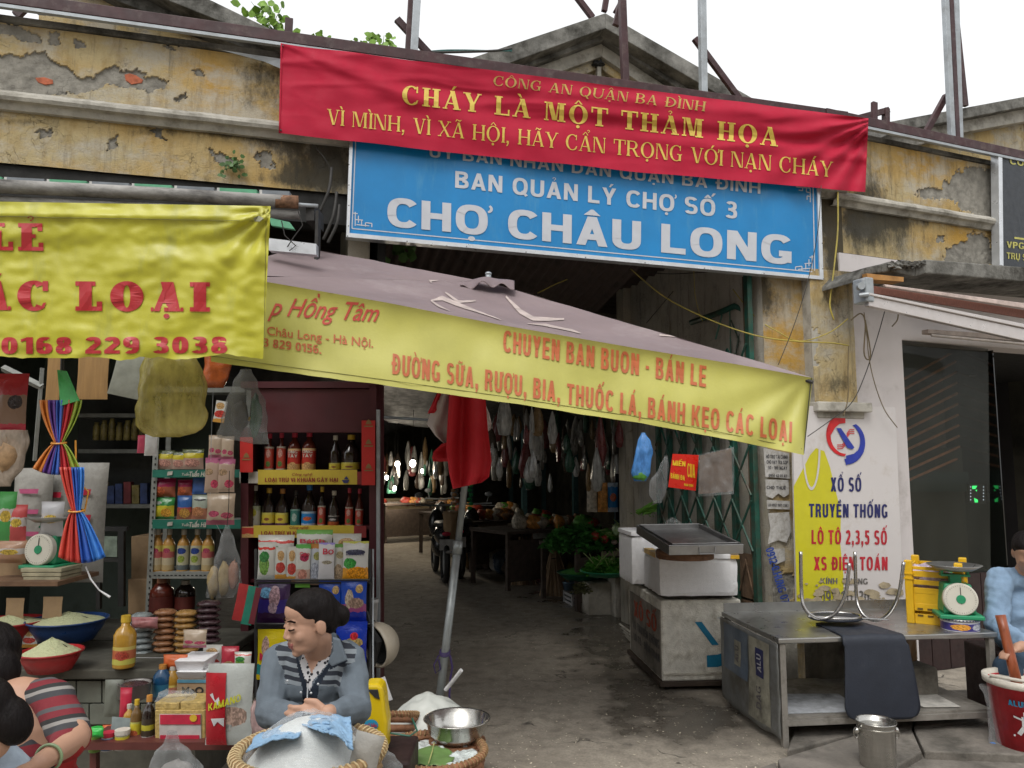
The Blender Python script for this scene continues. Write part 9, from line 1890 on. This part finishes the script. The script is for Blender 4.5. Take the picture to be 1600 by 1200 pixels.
lb_ = P(606, 1150, 3.75); wicker('brown basket leaning against the rack behind the yellow jug', Vector((lb_.x-.05, lb_.y, .02)), .17, .36, WICR, WICK, radians(-18)); packet('paper_scrap', 'white paper tucked in the rim of the leaning brown basket', 'paper', 598, 1060, 614, 1096, 3.6, WHP, .05, seal=False, roll=radians(-20))
mb = MB(); mb.tube([P(*q, 3.2) for q in ((592, 1150), (586, 1135), (596, 1122), (606, 1124), (606, 1145), (640, 1150), (652, 1142), (644, 1122))], .004, 6); one(mb.build('looped_string', M('green_cord', (.03, .14, .10), .5), None), 'green string looped behind the reddish basket', 'string')
bag('plastic_bag', 'crumpled grey plastic bag between the two round baskets', 'plastic bag', [(1172, 592, 606), (1182, 586, 618), (1200, 584, 630), (1215, 590, 628)], 2.6, FILMG, handle=False, seed=41)
# ================================================================ GOODS IN THE DARK HALL
random.seed(21)
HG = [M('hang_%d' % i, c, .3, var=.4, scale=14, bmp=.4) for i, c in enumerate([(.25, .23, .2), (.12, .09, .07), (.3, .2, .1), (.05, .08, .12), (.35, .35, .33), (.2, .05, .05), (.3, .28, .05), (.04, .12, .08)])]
HF_ = film('hall_film', (.6, .6, .58), .8, .12)
protos = []
for k in range(8):
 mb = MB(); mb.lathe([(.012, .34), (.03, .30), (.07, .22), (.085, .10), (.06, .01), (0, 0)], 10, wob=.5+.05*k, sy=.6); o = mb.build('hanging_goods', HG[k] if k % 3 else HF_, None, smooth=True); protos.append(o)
GL_ = 'bags and goods hanging over the hall stalls'; used_ = set(); spots = []
for i in range(120): x = random.uniform(765, 1010); spots.append((x, random.uniform(672, 770)+max(0, (x-900)*.1), random.uniform(7.6, 13)))
for i in range(45): spots.append((random.uniform(596, 700), random.uniform(725, 775), random.uniform(12, 20)))
for i, (x, y, Y) in enumerate(spots):
 k = i % 8; o = protos[k] if k not in used_ else protos[k].copy()
 if k in used_: C.objects.link(o)
 used_.add(k); o.location = P(x, y, Y); o.rotation_euler = (0, 0, random.uniform(0, 6)); s_ = random.uniform(.55, 1.15)*(Y/9)**.4; o.scale = (s_*random.uniform(.6, 1), s_*.8, s_*random.uniform(.8, 1.5))
 tag(o, 'dim %s bundle of goods hanging over the %s' % (('glassy', 'dark brown', 'tan', 'filmy', 'pale grey', 'dull red', 'silvery', 'dark green')[k], 'far left stalls' if i > 119 else 'right stalls, near end' if Y < 9.5 else 'right stalls, far end'), 'goods', GL_)
for lb, x, Y, w_, h_ in (('long dark stall on the right of the hall under the hanging goods', 870, 10.3, 1.6, .74), ('second dark stall of the right row, left of the long one', 800, 12.0, 1.5, .74), ('third dark stall of the right row behind the parasol pole', 745, 14.0, 1.4, .74), ('far left stall with oranges under the bulbs', 655, 16.5, 1.6, .8)):
 q = P(x, 800, Y); stall(lb, Vector((q.x, Y, 0)), TH+radians(20), w_, .9, h_)
PRC = ['red', 'orange', 'green', 'cream', 'brown']; PRM = [M('heap_'+n, c, .5, var=.5, scale=30, bmp=.5) for n, c in zip(PRC, ((.40, .05, .03), (.55, .24, .05), (.10, .32, .05), (.5, .45, .36), (.25, .14, .08)))]
for i in range(60):
 Y = random.choice((10.4, 10.8, 12.2, 14.2, 16.7)); x = {10.4: 870, 10.8: 880, 12.2: 805, 14.2: 748, 16.7: 655}[Y]+random.uniform(-60, 60); q = P(x, 800, Y); q.z = .78; k = random.randrange(5); mb = MB(frame(q)); mb.ball((0, 0, .04), (random.uniform(.08, .16), .1, random.uniform(.05, .1)), 10, 7, wob=.5); o = mb.build('goods_heap', PRM[k], None, smooth=True); own(o, q); tag(o, 'dim %s heap of goods on the dark stalls of the hall' % PRC[k], 'goods', 'heaps of goods on the hall stalls')
for i in range(46):
 x = random.uniform(735, 905); q = G(x, 874+(x-735)*.19+random.uniform(0, 14)); k = random.randrange(7); mb = MB(frame(q)); mb.lathe([(.09, 0), (.14, .08), (.13, random.uniform(.15, .3)), (.05, .34), (0, .34)], 10, wob=.6); o = mb.build('floor_goods', HG[k], None, smooth=True); own(o, q); tag(o, 'dim %s sack or pot on the floor under the hall stalls' % ('grey', 'brown', 'tan', 'navy', 'pale', 'red', 'mustard')[k], 'goods', 'goods on the hall floor')
for i, (x, y, c) in enumerate(((708, 760, (.45, .25, .12)), (722, 765, (.5, .4, .35)), (734, 760, (.03, .35, .12)))):
 q = P(x, y+30, 11.5); t = thing('sachet_strip', ['orange', 'pale', 'green'][i]+' strip of sachets hanging beside the red cloth', 'sachets', q); mt = M('sachet_%d' % i, c, .35)
 for k in range(9): mb = MB(frame(P(x+(k % 2)*2, y-22+k*7, 11.5), 0, .4)); mb.ball((0, 0, 0), (.035, .012, .03), 8, 6); mb.build('sachet', mt, t)
cr = P(628, 812, 19); slat_crate('pale wooden crate standing on the left of the aisle', Vector((cr.x, 19, 0)), TH, 1.5, 1.0, .8, M('pale_crate', (.34, .27, .17), .7), 4, 'wooden_crate')
def moto(label, x, Y, rz):
 q = P(x, 800, Y); p = Vector((q.x, Y, 0)); t = thing('motorbike', label, 'motorbike', p, rz, 'motorbikes parked in the aisle'); f = frame(p, rz)
 for y in (-.6, .6):
  mb = MB(f @ Matrix.Translation((0, y, .28)) @ Matrix.Rotation(pi/2, 4, 'Y')); mb.tube([(.25*cos(a), .25*sin(a), 0) for a in [2*pi*i/20 for i in range(20)]], .04, 8, True); mb.build('tyre', CAPW, t); mb = MB(f @ Matrix.Translation((0, y, .28)) @ Matrix.Rotation(pi/2, 4, 'Y')); mb.lathe([(0, -.03), (.19, -.01), (.19, .01), (0, .03)], 14); mb.build('rim', STEELG, t)
 mb = MB(f); mb.ball((0, -.35, .62), (.13, .38, .14)); mb.ball((0, .1, .45), (.12, .3, .18)); mb.ball((0, .48, .72), (.12, .14, .22)); mb.build('fairing', M('bike_black', (.02, .02, .022), .25), t, smooth=True)
 mb = MB(f); mb.ball((0, -.25, .76), (.12, .36, .05)); mb.build('saddle', CAPW, t, smooth=True); mb = MB(f); mb.tube([(-.32, .42, 1.0), (0, .5, .98), (.32, .42, 1.0)], .015, 8); mb.build('handlebar', STEELG, t)
 mb = MB(f); mb.box((0, -.76, .52), (.19, .01, .14)); mb.build('number_plate', WHP, t); mb = MB(f); mb.ball((0, -.72, .66), (.06, .03, .03)); mb.build('tail_light', cR, t)
 for sx in (-1, 1): mb = MB(f); mb.ball((sx*.27, .45, 1.14), (.06, .02, .04)); mb.tube([(sx*.27, .45, 1.12), (sx*.24, .43, 1.0)], .006, 5); mb.build('mirror', STEELG, t)
moto('motorbike with a white number plate parked just left of the pole', 688, 11.2, radians(12)); moto('motorbike farther back, half hidden behind the plated one', 704, 13.6, radians(25)); moto('motorbike behind the parasol pole, right of the plated one', 730, 11.6, radians(-5))
packet('paper_sack', 'tan sack standing beside the motorbike at the pole', 'sack', 692, 800, 716, 848, 10.6, KBX, .7, seal=False)
for i, (x, y) in enumerate(((790, 885), (806, 895), (850, 868))): q = G(x, y); bucket(['dark drum standing left of the sticks', 'small dark bucket beside the sticks', 'grey bucket behind the white bucket'][i], q, .14, .34, (CAPW, HG[3], HG[4])[i])
q = P(848, 830, 10.4); t = bucket('pale pail under the stall table behind the brooms', Vector((q.x, 10.4, .45)), .14, .26, HG[4]); dr = P(1003, 770, 8.9); mb = MB(); mb.prism([P(x, y, 8.9) for x, y in ((962, 740), (1010, 745), (1012, 815), (962, 812))], (0, .05, 0)); one(mb.build('navy_sheet', M('navy_sheet', (.008, .010, .035), .8), None), 'dark navy sheet hanging behind the blue bag', 'sheet')
for i, x in enumerate((925, 942, 958)): packet('sauce_packet', ['left', 'middle', 'right'][i]+' standing packet on the vegetable stall behind the herbs', 'packet', x-8, 755, x+8, 800, 8.4, (PRM[3], PRM[1], lBlu)[i], .5)
mb = MB(); mb.box((0, -9.2, 3.4), (60, .4, 7.2)); t = one(mb.build('light_blocking_building', M('light_blocker_wall', (.33, .29, .24), .9, var=.2, scale=.5), None), 'unseen plain building across the street, added to block low sky light', 'building')  # unseen building behind the camera, added to cut low sky light
